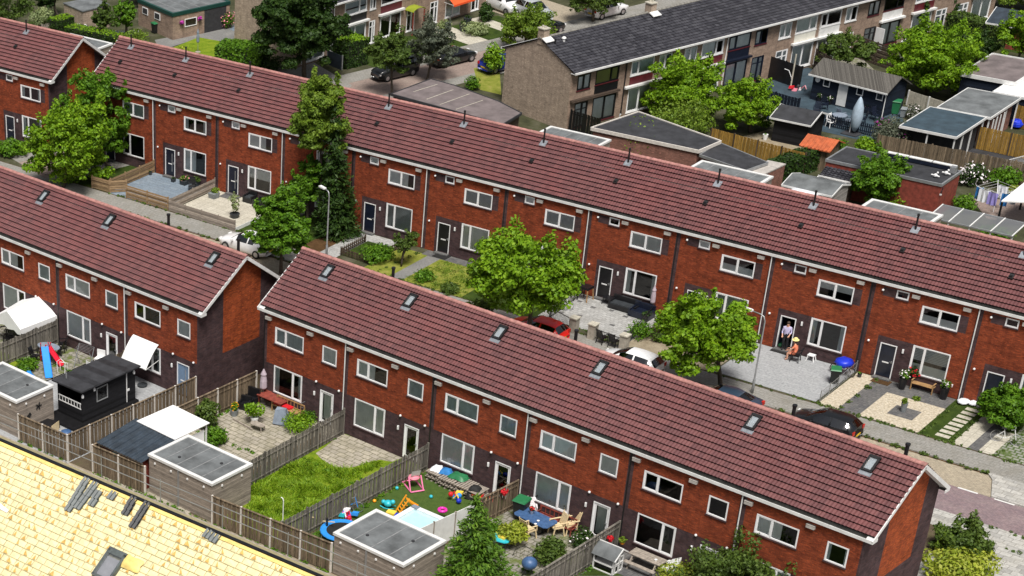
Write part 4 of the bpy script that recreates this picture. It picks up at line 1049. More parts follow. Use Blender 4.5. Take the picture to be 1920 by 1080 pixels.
for i in range(10):
    x=6*w_+.6+(i%5)*1.2;y=-1.4-(i//5)*2.0-.3*(i%2);sheet('paving_stone',FB,R4(x,y,x+.34,y+.26),.013,'slab_dark',local=True)
sheet('front_garden',FB,R4(7*w_+.1,-5.6,8*w_-.2,-.1),.006,'soil_sandy',local=True)
sheet('terrace',FB,R4(8*w_-.1,-5.45,9*w_+.1,-.05),.010,'slab_grey',local=True)
sheet('gravel',FB,R4(9*w_+.3,-5.6,9*w_+1.5,-.1),.010,'gravel',local=True)
sheet('path',FB,R4(9*w_+1.5,-5.6,10*w_-.1,-.05),.008,'slab_dark',local=True)
sheet('gravel',FB,R4(60.55,-5.55,64.1,-1.65),.014,'gravel',local=True)
sheet('paving_stone',FB,R4(61.7,-4.3,63.2,-2.9),.018,'slab_dark',local=True)
sheet('lawn',FB,R4(10*w_-.1,-5.6,11*w_+.2,-.05),.006,'lawn_dark',local=True)
sheet('path',FB,R4(66.1,-5.6,67.0,-.3),.012,'slab_cream',local=True)
sheet('path',FB,R4(67.0,-5.6,67.6,-.3),.013,'slab_dark',local=True)
sheet('path',FB,R4(67.6,-5.6,68.4,-2.3),.012,'slab_cream',local=True)
for i in range(8):sheet('stepping_stone',FB,R4(64.95,-1.0-i*.6,65.75,-.62-i*.6),.014,'slab_cream',local=True)
sheet('front_garden',FB,R4(68.4,-5.6,90,-.3),.010,'slab_green',local=True)
# fences there
fence('low wooden plank fence left of the blue grey terrace',FB,[(.1,-.1),(.1,-5.3)],1.05,'plank_warm','plank_warm','horiz',1.9,.09,bw=.14,gap=.015)
fence('wooden plank fence along the pavement before the blue grey terrace',FB,[(2.0,-5.55),(6.3,-5.6)],1.05,'plank_warm','plank_warm','horiz',2.1,.1,bw=.14,gap=.02)
fence('short plank fence piece left of the open garden gate',FB,[(-1.6,-5.6),(.2,-5.55)],1.0,'plank_warm','plank_warm','horiz',1.8,.1,bw=.14,gap=.02)
fence('wooden garden gate standing open at the blue grey terrace',FB,[(.25,-5.5),(1.15,-4.6)],1.0,'plank_warm','plank_warm','horiz',1.3,.08,bw=.16,gap=.02,name='garden_gate')
fence('taupe board fence between the blue grey and the cream terrace',FB,[(w_,-.1),(w_,-5.5)],.95,'plank_taupe','plank_taupe','horiz',2.8,.06,bw=.22,gap=.006,cap=1)
fence('low taupe board fence in front of the cream terrace',FB,[(w_,-5.6),(13.0,-5.75)],.85,'plank_taupe','plank_taupe','horiz',1.7,.06,bw=.27,gap=.006)
fence('low white edging at the right of the cream terrace',FB,[(13.0,-5.7),(13.1,-.2)],.28,'white_trim','white_trim','solid',2.7,.05)
fence('dark picket fence round the small green bed',FB,[(3*w_+2.6,-1.6),(3*w_+2.6,-4.6),(4*w_-1.3,-4.7),(4*w_-1.2,-1.4)],.6,'fence_dark','fence_dark','picket',2.6,.06,bw=.06,gap=.06)
for px,py,l in((1075,622,'left brick pillar at the yard entrance'),(1110,634,'middle brick pillar at the yard entrance'),(1169,655,'right brick pillar at the yard corner')):
    P=at(FB,px,py);T=thing('brick_pillar',l,'pillar',P,FB.a);b=MB();b.box((-.24,-.24,0),(.24,.24,.98));b.obj('shaft','stone',T);b=MB();b.box((-.29,-.29,.98),(.29,.29,1.06));b.obj('coping','slab_cream',T)
def pl(fr,*pp):return [fr.g(*p) for p in pp]
fence('black iron railing left of the yard entrance pillars',FB,pl(FB,(1032,598),(1071,618)),.8,'black_metal','black_metal','rail',2.2,.04)
fence('black iron railing between the two right hand pillars',FB,pl(FB,(1114,636),(1163,655)),.8,'black_metal','black_metal','rail',2.2,.04)
fence('black iron railing along the right side of the paved yard',FB,pl(FB,(1174,650),(1232,582)),.8,'black_metal','black_metal','rail',1.9,.05)
fence('black iron railing along the left side of the paved yard',FB,pl(FB,(1030,598),(1098,548)),.8,'black_metal','black_metal','rail',1.9,.05)
fence('galvanised mesh fence at the right of the light grey terrace',FB,[(58.05,-5.4),(57.9,-.2)],.75,'grey_metal','grey_metal','mesh',1.3,.05)
# plants and furniture in front of the back terrace
potplant('small black pot by the drainpipe',at(FB,282,328),.16,.28,n=10,lr=.1,lh=.1,leaf='leaf_dark')
potplant('small dark cube pot on the blue grey terrace',at(FB,325,341),.16,.26,n=30,lr=.13,lh=.12,leaf='leaf_dark',square=True)
potplant('black planter with pink flowers on the blue grey terrace',at(FB,346,346),.3,.35,leaf='leaf_green',lr=.35,lh=.35,flowers='petal_pink',square=True)
potplant('dark planter with green shrub near the blue grey terrace chair',at(FB,367,349),.26,.35,leaf='leaf_mid',lr=.38,lh=.4,square=True)
chair('black garden chair on the blue grey terrace',at(FB,360,358),FB.a+.6,'black_paint')
lounge('black lounge sofa under the window of the blue grey terrace',at(FB,388,345),FB.a,1.5,.8,.75)
potplant('grey square planter with grasses on the cream terrace',at(FB,401,371),.34,.42,'grey_planter','leaf_olive',.35,.3,n=160,square=True)
potplant('round black tub with a small pale tree on the cream terrace',at(FB,440,408),.4,.34,'dark_planter','leaf_pale',.5,1.3,n=220,size=.13)
lounge('black lounge armchair beside the cream terrace door',at(FB,469,378),FB.a,.85,.85,.8)
lounge('low black lounge chair at the right of the cream terrace',at(FB,486,388),FB.a-.3,.8,.8,.7)
q=MB();q.box((-.75,-.5,0),(.75,.4,.03));tag(q.obj('door_mat','slab_dark',loc=at(FB,432,369)+Vector((0,0,.012)),rz=FB.a),'dark slab mat before the second terrace door','doormat')
q=MB();q.box((-.55,-.4,0),(.55,.4,.04));tag(q.obj('door_mat','rubber',loc=at(FB,828,481)+Vector((0,0,.013)),rz=FB.a),'black rubber mat at the door above the grey lawn path','doormat')
q=MB();q.box((-.55,-.33,0),(.55,.33,.03));tag(q.obj('door_mat','brown_mulch',loc=at(FB,1652,716)+Vector((0,0,.013)),rz=FB.a),'brown mat at the door beside the gravel garden','doormat')
shrub('low dark green bushes inside the picket fenced bed',(708,487),(672,455,742,492),'leaf_green',1100,.16)
shrub('low round plant on the lawn beside the grey path',(795,524),(775,507,815,529),'leaf_green',420,.16)
shrub('small weed bush at the front of the lawn',(838,548),(824,530,862,552),'leaf_mid',420,.16)
tree('small twin stemmed tree with pale bark in the front garden',(752,498),(736,432,786,480),'leaf_mid',900,.16,12,'tree','small_tree',tr=.06,multi=2)
grassblades('front_lawn','yellowish lawn grass beside the grey path',FB,R4(4*w_+2.3,-5.5,5*w_+.5,-1.0),6000,.07,'leaf_olive',.01,local=True)
# paved yard with railings
def black_patio_heater():
    P=at(FB,1097,562);T=thing('patio_heater','black table stack with wooden legs near the railing corner','heater',P)
    b=MB();b.box((-.35,-.35,.85),(.35,.35,1.0));b.obj('top','black_paint',T)
    for sx in(-1,1):
        for sy in(-1,1):
            q=MB();q.bar((sx*.3,sy*.3,.85),(sx*.38,sy*.38,0),.06);q.obj('leg','teak' if sx>0 else 'black_paint',T)
black_patio_heater()
lounge('black garden sofa below the window of the paved yard',at(FB,1170,581),FB.a,2.0,.8,.8)
lounge('navy garden sofa at the right end of the paved yard window',at(FB,1202,594),FB.a-.05,1.5,.9,.85,'navy_paint','navy_paint')
table('low black side table before the yard door',at(FB,1140,570),FB.a,.8,.6,.5,'black_paint','black_paint')
chair('black folding chair against the left railing of the yard',at(FB,1128,643),FB.a+2.9,'black_paint')
chair('black folding chair against the right railing of the yard',at(FB,1150,650),FB.a+3.1,'black_paint')
closed_parasol('pale pink closed parasol at the paved yard',at(FB,1219,592),2.2,'lilac_cloth',.16,lean=(.05,0))
T=thing('curved_pole','white cantilever parasol pole curving at the paved yard','pole',at(FB,1232,587));b=MB();b.tube([(0,0,0),(.05,0,1.6),(.0,0,2.15),(-.4,0,2.45),(-.75,0,2.35)],.03,8);b.tube([(.02,0,1.5),(.3,0,2.1)],.02,6);b.obj('pole','white_plastic',T)
bicycle('white bicycle at the left railing of the paved yard',at(FB,1050,583),FB.a+.7)
potplant('black pot beside the yard railing corner',at(FB,1212,602),.2,.4,n=120,leaf='leaf_dark')
shrub('lime green bush at the right of the paved yard',(1268,632),(1224,570,1292,636),'leaf_lime',1300,.22)
shrub('low weeds along the yard fence foot',(1205,632),(1175,600,1228,640),'leaf_green',500,.14)
shrub('low green weeds on the sandy front garden',(1232,640),(1222,622,1250,645),'leaf_mid',220,.14)
# terrace with people
q=MB();q.ball((0,0,.17),.17,0,12,8);tag(q.obj('play_ball','bin_green',loc=at(FB,1463,652)),'green play ball on the mat by the open door','ball')
q=MB();q.box((-.7,-.4,0),(.7,.4,.03));tag(q.obj('door_mat','rubber',loc=at(FB,1468,659)+Vector((0,0,.012)),rz=FB.a),'black mat before the open door with the people','doormat')
T=thing('stool','small white plastic stool under the window','stool',at(FB,1520,676),FB.a);b=MB();b.box((-.22,-.18,.36),(.22,.18,.41));b.obj('seat','white_plastic',T)
for sx in(-1,1):
    for sy in(-1,1):
        b=MB();b.bar((sx*.17,sy*.13,.36),(sx*.24,sy*.19,0),.05);b.obj('leg','white_plastic',T)
bin_('black wheelie bin with green lid on the light grey terrace',at(FB,1563,718),FB.a+.4)
T=thing('covered_bike','bicycle under a bright blue tarpaulin on the light grey terrace','bicycle',at(FB,1578,703),FB.a)
b=MB();b.ball((0,0,.85),.55,0,12,8,.55,.12);b.obj('tarpaulin','cobalt',T,smooth=True)
for x in(-.5,.5):
    w=MB();w.tube([(x+.3*math.cos(k*.35),0,.32+.3*math.sin(k*.35)) for k in range(19)],.03,6);w.obj('wheel','rubber',T)
b=MB();b.bar((-.5,0,.32),(.1,0,.8),.05);b.bar((.5,0,.32),(.2,0,.9),.05);b.obj('frame','black_metal',T)
potplant('small black pot at the drainpipe by the gravel strip',at(FB,1611,707),.14,.25,n=12,lr=.1,lh=.08)
# gravel garden
bench('small wooden bench with red flowers behind it',at(FB,1729,733),FB.a,'teak',1.35)
potplant('tall black planter with white flowers left of the wooden bench',at(FB,1690,729),.26,.75,'black_paint','leaf_green',.3,.4,n=200,flowers='petal_white')
potplant('tall black planter with white flowers right of the wooden bench',at(FB,1768,748),.26,.75,'black_paint','leaf_green',.3,.4,n=200,flowers='petal_white')
potplant('red flowering window box beneath the window above the bench',at(FB,1716,722)+Vector((0,0,.0)),.3,.72,'dark_planter','leaf_dark',.65,.45,n=700,flowers='petal_red',size=.12)
potplant('slim zinc pot with grass on dark slabs in the gravel garden',at(FB,1693,772),.2,.62,'grey_planter','leaf_olive',.2,.16,n=140)
for i,(px,py,l) in enumerate(((1805,757,'white garden sack lying beside the drainpipe'),(1823,760,'smaller white sack beside the stepping stones'))):
    q=MB();q.ball((0,0,.16),.36-.07*i,0,10,6,.45,.15);tag(q.obj('garden_sack','white_cloth',loc=at(FB,px,py),smooth=True),l,'sack')
tree('big dense green bush beside the white bicycle',(1898,795),(1838,728,1935,796),'leaf_green',4200,.2,22,'bush','bush',tr=.06,multi=3,sub=.42)
bicycle('white bicycle parked on the mossy paving at the right edge',at(FB,1884,831)+Vector((0,0,.01)),FB.a+.12)
shrub('small grass tuft on the gravel bed',(1718,750),(1712,742,1726,752),'leaf_olive',120,.12)
# planted street trees
tree('bushy lime green tree in front of the far left gable',(118,352),(45,190,214,372),'leaf_lime',7500,.27,30,seed=3)
tree('taller green tree with upright pointed shoots beside the far left gable',(205,312),(108,125,250,330),'leaf_green',6500,.25,34,seed=4,sub=.28)
tree('feathery olive birch above the dark conifer',(600,428),(542,148,655,312),'leaf_olive',12000,.22,34,seed=9,sub=.40,tr=.1)
tree('leafy green tree standing left of the street lamp and conifer',(575,425),(545,285,615,400),'leaf_green',2600,.24,20,seed=12)
tree('round green street tree beside the white saloon',(527,512),(463,355,592,500),'leaf_green',6500,.25,30,seed=5)
tree('round lime green street tree in front of the long facade',(992,655),(876,447,1095,594),'leaf_lime',9000,.27,34,seed=6)
tree('lime green street tree beside the light grey terrace',(1352,738),(1240,562,1424,712),'leaf_lime',8000,.26,32,seed=8)
shrub('dark shrubs in the shaded front garden left of the conifer',(545,420),(505,380,560,430),'leaf_dark',700,.2)
shrub('green shrubs in front of the far left house',(25,290),(-10,258,50,300),'leaf_green',900,.22)
shrub('leafy bush under the round lime street tree',(905,610),(868,560,930,612),'leaf_mid',900,.22)
def conifer(label,base,apex,wpx,mat,tiers=26,n=60,leaf=.2,core=True,seed=1,name='conifer'):
    P=g(*base);A=over(P,*apex);H=A.z;s=scale_at(P);R=wpx/2/s;rng=np.random.default_rng(seed)
    T=thing(name,label,'tree',P);V=[]
    off=np.array(A-P);off[2]=0
    for t in range(tiers):
        f=(t+.3)/tiers;z=H*(.04+.96*f);r=R*(1-f)**.85+.08
        k=max(5,int(15*(1-f)+5))
        for j in range(k):
            a=rng.uniform(0,6.283);rr=r*rng.uniform(.72,1.12)
            m=max(4,int(n*(rr/R)*.5)+3)
            q=rng.random(m)**.7
            d=np.array([math.cos(a),math.sin(a),0]);sd=np.array([-d[1],d[0],0])
            p=np.outer(q*rr,d)+np.outer((rng.normal(size=m))*.11*(.4+rr),sd)
            p[:,2]=z-q*rr*.28+rng.normal(size=m)*.06
            p+=off*min(1,z/H)
            t1=d*.8+rng.normal(size=(m,3))*.45;t1[:,2]-=.15;t1/=np.linalg.norm(t1,axis=1)[:,None]
            nn=np.array([0,0,1.])+d*.4+rng.normal(size=(m,3))*.35
            ss=np.cross(nn,t1);ss/=np.linalg.norm(ss,axis=1)[:,None];sz=(leaf*(.6+.8*rng.random(m)))[:,None]
            V.append(np.stack([p-t1*sz*.8,p+ss*sz*.28,p+t1*sz*.8,p-ss*sz*.28],1))
    quads('crown',np.concatenate(V),mat,T)
    b=MB();b.tube([(0,0,0),tuple(off*.5+np.array([0,0,H*.5])),tuple(off+np.array([0,0,H*.97]))],[.14,.09,.015],8);b.obj('trunk','bark',T);return T
conifer('tall dark pointed conifer beside the street lamp',(632,438),(628,190),92,'leaf_dark',30,70,.19,seed=2)
# ================= people =================
def person(label,P,rz,joints,edges,radii,mats,headtop,root=0):
    """one continuous body grown from a skeleton; face colour by nearest joint"""
    T=thing('person',label,'person',P,rz)
    me=bpy.data.meshes.new('body');me.from_pydata(joints,edges,[]);o=bpy.data.objects.new('body_tmp',me);COL.objects.link(o)
    o.modifiers.new('skin','SKIN')
    sv=me.skin_vertices[0].data
    for i,r in enumerate(radii):sv[i].radius=(r,r);sv[i].use_root=(i==root)
    sub=o.modifiers.new('s','SUBSURF');sub.levels=1;sub.render_levels=1
    dg=bpy.context.evaluated_depsgraph_get();m2=bpy.data.meshes.new_from_object(o.evaluated_get(dg));m2.name='body'
    bpy.data.objects.remove(o)
    ml=[]
    for x in mats:
        if x not in ml:ml.append(x)
    m2.materials.clear()
    for x in ml:m2.materials.append(M[x])
    J=[Vector(j) for j in joints]
    for p in m2.polygons:
        c=p.center;i=min(range(len(J)),key=lambda k:(J[k]-c).length-radii[k]*.5);p.material_index=ml.index(mats[i]);p.use_smooth=True
    link('body',m2,T);T.scale=(1.12,)*3;return T
def fingers(J,E,Rr,Mm,w,d,side):
    """palm and five short finger chains from wrist index w along d"""
    W=Vector(J[w]);d=Vector(d).normalized();s=d.cross(Vector(side)).normalized()
    pi=len(J);J.append(tuple(W+d*.07));E.append((w,pi));Rr.append(.032);Mm.append('skin')
    for k,(o,l) in enumerate(((-.032,.065),(-.011,.08),(.011,.075),(.031,.058))):
        a=len(J);b1=W+d*.10+s*o;J.append(tuple(b1));E.append((pi,a));Rr.append(.011);Mm.append('skin')
        J.append(tuple(b1+d*l*.9+Vector((0,0,-.022))));E.append((a,a+1));Rr.append(.008);Mm.append('skin')
    a=len(J);J.append(tuple(W+d*.06+s*-.06+Vector((0,0,-.01))));E.append((pi,a));Rr.append(.011);Mm.append('skin')
# seated: local x towards the picture left, facing -x ; seat height .42
J=[(0,0,.50),(-.03,0,.72),(-.10,0,.95),(-.13,0,1.06),(-.15,0,1.16),(-.17,0,1.26),  # pelvis chest neck head
   (-.08,.19,.96),(-.25,.24,.76),(-.42,.18,.66),(-.08,-.19,.96),(-.25,-.24,.76),(-.42,-.16,.66),
   (-.08,.11,.48),(-.44,.13,.46),(-.46,.13,.10),(-.58,.14,.05),(-.08,-.11,.48),(-.44,-.13,.46),(-.40,-.13,.10),(-.53,-.14,.05)]
E=[(0,1),(1,2),(2,3),(3,4),(4,5),(2,6),(6,7),(7,8),(2,9),(9,10),(10,11),(0,12),(12,13),(13,14),(14,15),(0,16),(16,17),(17,18),(18,19)]
Rr=[.15,.13,.13,.06,.09,.085,.065,.045,.033,.065,.045,.033,.10,.068,.045,.04,.10,.068,.045,.04]
Mm=['dress_orange']*3+['skin']*3+['dress_orange','skin','skin','dress_orange','skin','skin','dress_orange','skin','skin','skin','dress_orange','skin','skin','skin']
fingers(J,E,Rr,Mm,8,(-1,-.1,-.35),(0,0,1));fingers(J,E,Rr,Mm,11,(-1,.1,-.35),(0,0,1))
PS=at(FB,1490,677);rzs=FB.a+.15
T=person('person seated on a chair in an orange dress and a yellow sun hat, leaning forward',PS,rzs,J,E,Rr,Mm,1.3)
b=MB();b.lathe([(.20,0),(.20,.015),(.115,.03),(.105,.11),(.06,.14)],(-.16,0,1.27),14);b.obj('sun_hat','hat_yellow',T)
b=MB();b.ball((-.12,0,1.20),.105,0,10,7,1.1);b.ball((-.05,0,1.08),.08,0,8,5,1.4);b.obj('hair','hair_dark',T,smooth=True)
b=MB()
for s in(-1,1):b.ball((-.255,s*.033,1.225),.012,0,6,4)
b.ball((-.262,0,1.165),.014,0,6,4,.5);b.obj('eyes_and_mouth','hair_dark',T);b=MB();b.ball((-.268,0,1.195),.017,0,6,4,1.4);b.obj('nose','skin',T)
chair('dark garden chair carrying the person in orange',PS+Vector((.02,0,0)),rzs-math.pi/2,'black_paint')
# standing in the doorway, half turned
J=[(0,0,.92),(0,0,1.15),(0,-.01,1.38),(0,-.02,1.48),(0,-.04,1.56),(0,-.05,1.66),(.19,0,1.38),(.24,-.05,1.12),(.16,-.25,1.0),(-.19,0,1.38),(-.25,-.04,1.12),(-.2,-.2,.95),
   (.09,0,.86),(.10,-.02,.48),(.10,.02,.09),(.11,-.12,.04),(-.09,0,.86),(-.10,-.03,.48),(-.10,.0,.09),(-.11,-.14,.04)]
E=[(0,1),(1,2),(2,3),(3,4),(4,5),(2,6),(6,7),(7,8),(2,9),(9,10),(10,11),(0,12),(12,13),(13,14),(14,15),(0,16),(16,17),(17,18),(18,19)]
Rr=[.14,.135,.14,.06,.09,.085,.065,.045,.034,.065,.045,.034,.095,.068,.05,.045,.095,.068,.05,.045]
Mm=['trousers_black','shirt_lilac','shirt_lilac','skin','skin','skin','shirt_lilac','shirt_lilac','skin','shirt_lilac','shirt_lilac','skin']+['trousers_black','trousers_black','trousers_black','rubber']*2
fingers(J,E,Rr,Mm,8,(-.2,-1,-.2),(0,0,1));fingers(J,E,Rr,Mm,11,(.1,-1,-.3),(0,0,1))
T=person('person in a lilac shirt and black trousers standing in the open doorway',FB.w(8*w_+1.86,-.14,.12),FB.a+.3,J,E,Rr,Mm,1.7)
b=MB();b.ball((0,-.02,1.665),.105,0,10,7,1.0);b.obj('hair','hair_dark',T,smooth=True)
b=MB()
for s in(-1,1):b.ball((s*.033,-.135,1.625),.012,0,6,4)
b.ball((0,-.14,1.56),.014,0,6,4,.5);b.obj('eyes_and_mouth','hair_dark',T);b=MB();b.ball((0,-.145,1.595),.017,0,6,4,1.4);b.obj('nose','skin',T)

# ================= back gardens of the front and left terraces =================
sheet('patio',FC,R4(-.5,-13.9,6.7,-.02),.004,'slab_beige',local=True)
sheet('lawn',FC,[(6.9,-12.9),(13.1,-12.9),(13.1,-.02),(6.8,-.02)],.004,'lawn_bright',local=True)
sheet('patio',FC,pl(FC,(592,850),(610,838),(640,812),(760,856),(735,866),(712,862),(690,868),(655,878),(628,876),(604,862)),.010,'slab_beige',local=True)
sheet('artificial_turf',FC,R4(13.2,-12.5,19.0,-.02),.006,'turf',local=True)
sheet('patio',FC,R4(19.2,-12.5,26.0,-.02),.006,'slab_mossy',local=True)
sheet('patio',FC,R4(26.1,-12.5,32.5,-.02),.006,'slab_dark',local=True)
sheet('lawn',FC,R4(32.6,-12.5,39,-.02),.006,'lawn_dark',local=True)
sheet('lawn',FC,pl(FC,(1085,1080),(1120,1062),(1170,1080)),.012,'lawn_dark',local=True)
sheet('patio',FA,R4(-9.3,-11.6,-.1,-.02),.004,'slab_grey',local=True)
sheet('patio',FA,R4(-15.6,-11.6,-9.2,-.02),.004,'slab_mossy',local=True)
sheet('lawn',FA,R4(-15.3,-9.2,-12.4,-3.6),.010,'lawn_bright',local=True)
sheet('patio',FA,R4(-22.2,-11.6,-15.7,-.02),.004,'slab_mossy',local=True)
grassblades('tall_lawn','tall unmown bright green grass in the back garden',FC,pl(FC,(462,968),(470,890),(556,856),(598,858),(625,882),(662,880),(690,868),(714,866),(622,928),(530,985)),30000,.24,local=True)
# fences
fence('brown fence with white concrete posts round the left terrace end garden',FC,[(-6.9,-14.35),(-2.75,-14.1),(-2.65,-3.3)],1.8,'fence_brown','concrete_post',cap=1)
fence('brown fence with white concrete posts left of the white flat canopy',FC,[(-.45,-.15),(-.55,-7),(-.75,-13.9),(3.35,-13.6)],1.8,'fence_brown','concrete_post',cap=1)
fence('brown alley fence between the two grey storage boxes',FC,[(8.5,-13.35),(16.6,-12.6)],1.8,'fence_brown','concrete_post',cap=1)
fence('weathered grey fence left of the tall grass',FC,[(6.75,-.2),(7.15,-9.9)],1.75,'fence_weathered','fence_weathered',plen=2.2,bw=.13)
fence('weathered grey fence between tall grass and artificial turf',FC,[(13.1,-.2),(13.1,-12.7)],1.75,'fence_weathered','fence_weathered',plen=2.2,bw=.13)
fence('brown garden fence at the right of the artificial turf with flower pots',FC,[(19.4,-.2),(19.2,-3.6)],1.75,'fence_brown','fence_brown',plen=1.9,cap=1)
fence('pale panelled fence between paddling pool and spruce',FC,[(19.2,-3.6),(18.4,-11.8)],1.65,'white_trim','grey_wood','solid',1.6,.08,cap=1)
fence('weathered fence between cream chairs and rabbit hutch',FC,[(26.0,-.2),(26.05,-12.4)],1.8,'fence_weathered','fence_weathered',plen=2.4,cap=1)
fence('mossy grey fence beside the white party tent',FA,[(-13.0,-.15),(-12.95,-7.5)],1.7,'fence_weathered','fence_weathered',plen=2.0)
fence('short brown fence panel behind the black garden house',FA,[(-6.55,-.15),(-6.55,-1.9)],1.5,'fence_brown','fence_brown',plen=1.9)
# grey timber storage boxes
def storage(label,x0,y0,x1,y1,h=2.42):
    T=flatbox(label,FC,x0,y0,x1,y1,h,'plank_taupe','bitumen','white_trim','storage_box','shed',tw=.22,th=.05)
    q=MB();q.box(((x1-x0)*.47,-.07,.05),((x1-x0)*.47+.08,0,h-.1));q.obj('downpipe','grey_metal',T)
    for fx in(.1,.36,.62,.88):
        q=MB();q.box(((x1-x0)*fx-.05,-.06,h-.4),((x1-x0)*fx+.05,0,h-.3));q.obj('spot_light','white_plastic',T)
    for fy in(.25,.75):
        q=MB();q.box((x1-x0,(y1-y0)*fy-.05,h-.4),(x1-x0+.06,(y1-y0)*fy+.05,h-.3));q.obj('spot_light','white_plastic',T)
    for cx,cy in((.3,.3),(.75,.65)):
        q=MB();q.lathe([(.09,0),(.09,.06),(.05,.09)],((x1-x0)*cx,(y1-y0)*cy,h+.05),10);q.obj('roof_outlet','bitumen_dark',T)
    return T
storage('grey timber storage box with white roof rim beside the tall grass',3.35,-13.25,8.35,-10.05)
storage('grey timber storage box with white roof rim in front of the paddling pool',16.7,-12.55,21.35,-9.15)
T=storage('grey timber storage box at the left picture edge with metal stars',-12.0,-14.15,-7.25,-11.15)
q=MB()
for a in range(5):
    t=a*1.2566;q.obx((4.79,1.75+.12*math.cos(t),1.55+.12*math.sin(t)),(.012,0,0),(0,.13*math.cos(t),.13*math.sin(t)),(0,-.035*math.sin(t),.035*math.cos(t)))
q.obj('metal_star','black_metal',T)
q=MB();q.obx((4.79,.95,1.2),(.012,0,0),(0,.13,.1),(0,-.06,.1));q.obj('metal_bird','black_metal',T)
# black garden house
T=thing('garden_house','black garden house with grey felt roof and white railing','shed',FC.w(-7.85,-10.25,0),0)
b=MB();b.box((0,0,.15),(2.25,.08,1.0));b.box((0,.08,.15),(.08,4.55,2.3));b.box((2.17,.08,.15),(2.25,4.55,2.32));b.box((.08,4.47,.15),(2.17,4.55,2.3));b.box((0,0,2.1),(2.25,.08,2.3))
for x in(0,2.13):b.box((x,.0,1.0),(x+.12,.08,2.1))
b.obj('wall','plank_black',T)
b=MB();b.box((-.25,-1.0,0),(2.5,4.6,.15));b.obj('deck','plank_black',T)
b=MB();b.add([(-.25,-.25,2.28),(2.5,-.25,2.36),(2.5,4.8,2.36),(-.25,4.8,2.28),(-.25,-.25,2.38),(2.5,-.25,2.46),(2.5,4.8,2.46),(-.25,4.8,2.38)],[(3,2,1,0),(4,5,6,7),(0,1,5,4),(1,2,6,5),(2,3,7,6),(3,0,4,7)]);ro=b.obj('roof','bitumen_dark',T)
b=MB()
for y in(.9,2.2,3.5):b.add([(-.25,y,2.383),(2.5,y,2.463),(2.5,y+.5,2.463),(-.25,y+.5,2.383)],[(0,1,2,3)])
b.obj('felt_strip','slate_black',ro)
b=MB();b.box((.1,-.03,1.38),(2.15,.0,1.45));b.box((.1,-.03,1.02),(2.15,.0,1.08))
for i in range(8):b.box((.16+i*.27,-.025,1.08),(.22+i*.27,-.005,1.38))
b.obj('railing','white_trim',T)
shedwin(T,'r',2.25,4.55,1.2,1.15,.95,.95,'grey_metal')
for y,z in((.02,1.85),(1.0,2.0),(4.4,1.95)):
    b=MB();b.lathe([(.05,0),(.08,.05),(.08,.18),(.03,.26)],(2.3 if y else 2.0,y,z),8);b.obj('lantern','white_plastic',T)
b=MB();b.tube([(.3,.5,2.38),(.3,.5,2.75)],.05,8);b.obj('vent_pipe','grey_metal',T)
b=MB();b.box((2.26,3.75,.2),(2.28,3.82,2.2));b.box((2.26,3.8,.95),(2.3,4.0,1.1));b.obj('door_trim','white_trim',T)
# white awning over the window of the left terrace end house
T=thing('awning','bulging white fabric awning over the garden window','awning',FA.w(-5.7,-.02,2.62),0)
b=MB();n=9;V=[];m=8
for j in range(n):
    t=j/(n-1)
    for i in range(m+1):
        s=i/m;V.append((s*2.3-.05,-1.15*t-.12*math.sin(s*math.pi)*t,.28-1.35*t**1.35-.10*math.sin(s*math.pi)*(math.sin(t*math.pi))*1.0+.05*math.sin(s*9)*t))
b.add(V,[(j*(m+1)+i,j*(m+1)+i+1,(j+1)*(m+1)+i+1,(j+1)*(m+1)+i) for j in range(n-1) for i in range(m)]);b.obj('canopy','canvas_white',T,smooth=True)
b=MB()
for x in(-.05,2.25):b.bar((x,0,-.8),(x,-1.15,-1.07),.03)
b.bar((-.05,-1.15,-1.07),(2.25,-1.15,-1.07),.04);b.obj('arm','white_trim',T)
# white party tent
E1,E2=g(106,592,1.95),g(38,618,1.95);K1,K2=g(76,554,2.75),g(13,584,2.75)
W1=K1*2-E1;W1.z=1.95;W2=K2*2-E2;W2.z=1.95
T=thing('party_tent','white party tent with drooping sides behind the mossy fence','tent',(E1.x,E1.y,0))
o=Vector((E1.x,E1.y,0));b=MB()
Pq=[v-o for v in(E1,E2,K1,K2,W1,W2)]
b.add(Pq,[(0,2,3,1),(2,4,5,3),(0,4,2),(1,3,5)])
dr=Vector((0,0,-.38))
for a,c in((0,1),(4,5),(0,4),(1,5)):
    n=8;V=[]
    for i in range(n+1):
        p=Pq[a].lerp(Pq[c],i/n);V+=[p,p+dr*(1+.25*math.sin(i*2.1))]
    b.add(V,[(2*i,2*i+1,2*i+3,2*i+2) for i in range(n)])
b.obj('canopy','canvas_white',T)
for i in(0,1,4,5):
    q=MB();p=Pq[i];q.bar((p.x,p.y,0),(p.x,p.y,p.z),.05);q.obj('pole','white_plastic',T)
bicycle('dark bicycle under the white party tent',at(FA,22,628),.9,'black_metal')
bench('dark folded garden seat under the tent edge',at(FA,20,645),.4,'black_paint',.9)
potplant('pale plastic tub in the corner behind the tent',at(FA,8,572),.3,.4,'white_plastic',n=30,leaf='leaf_dark')
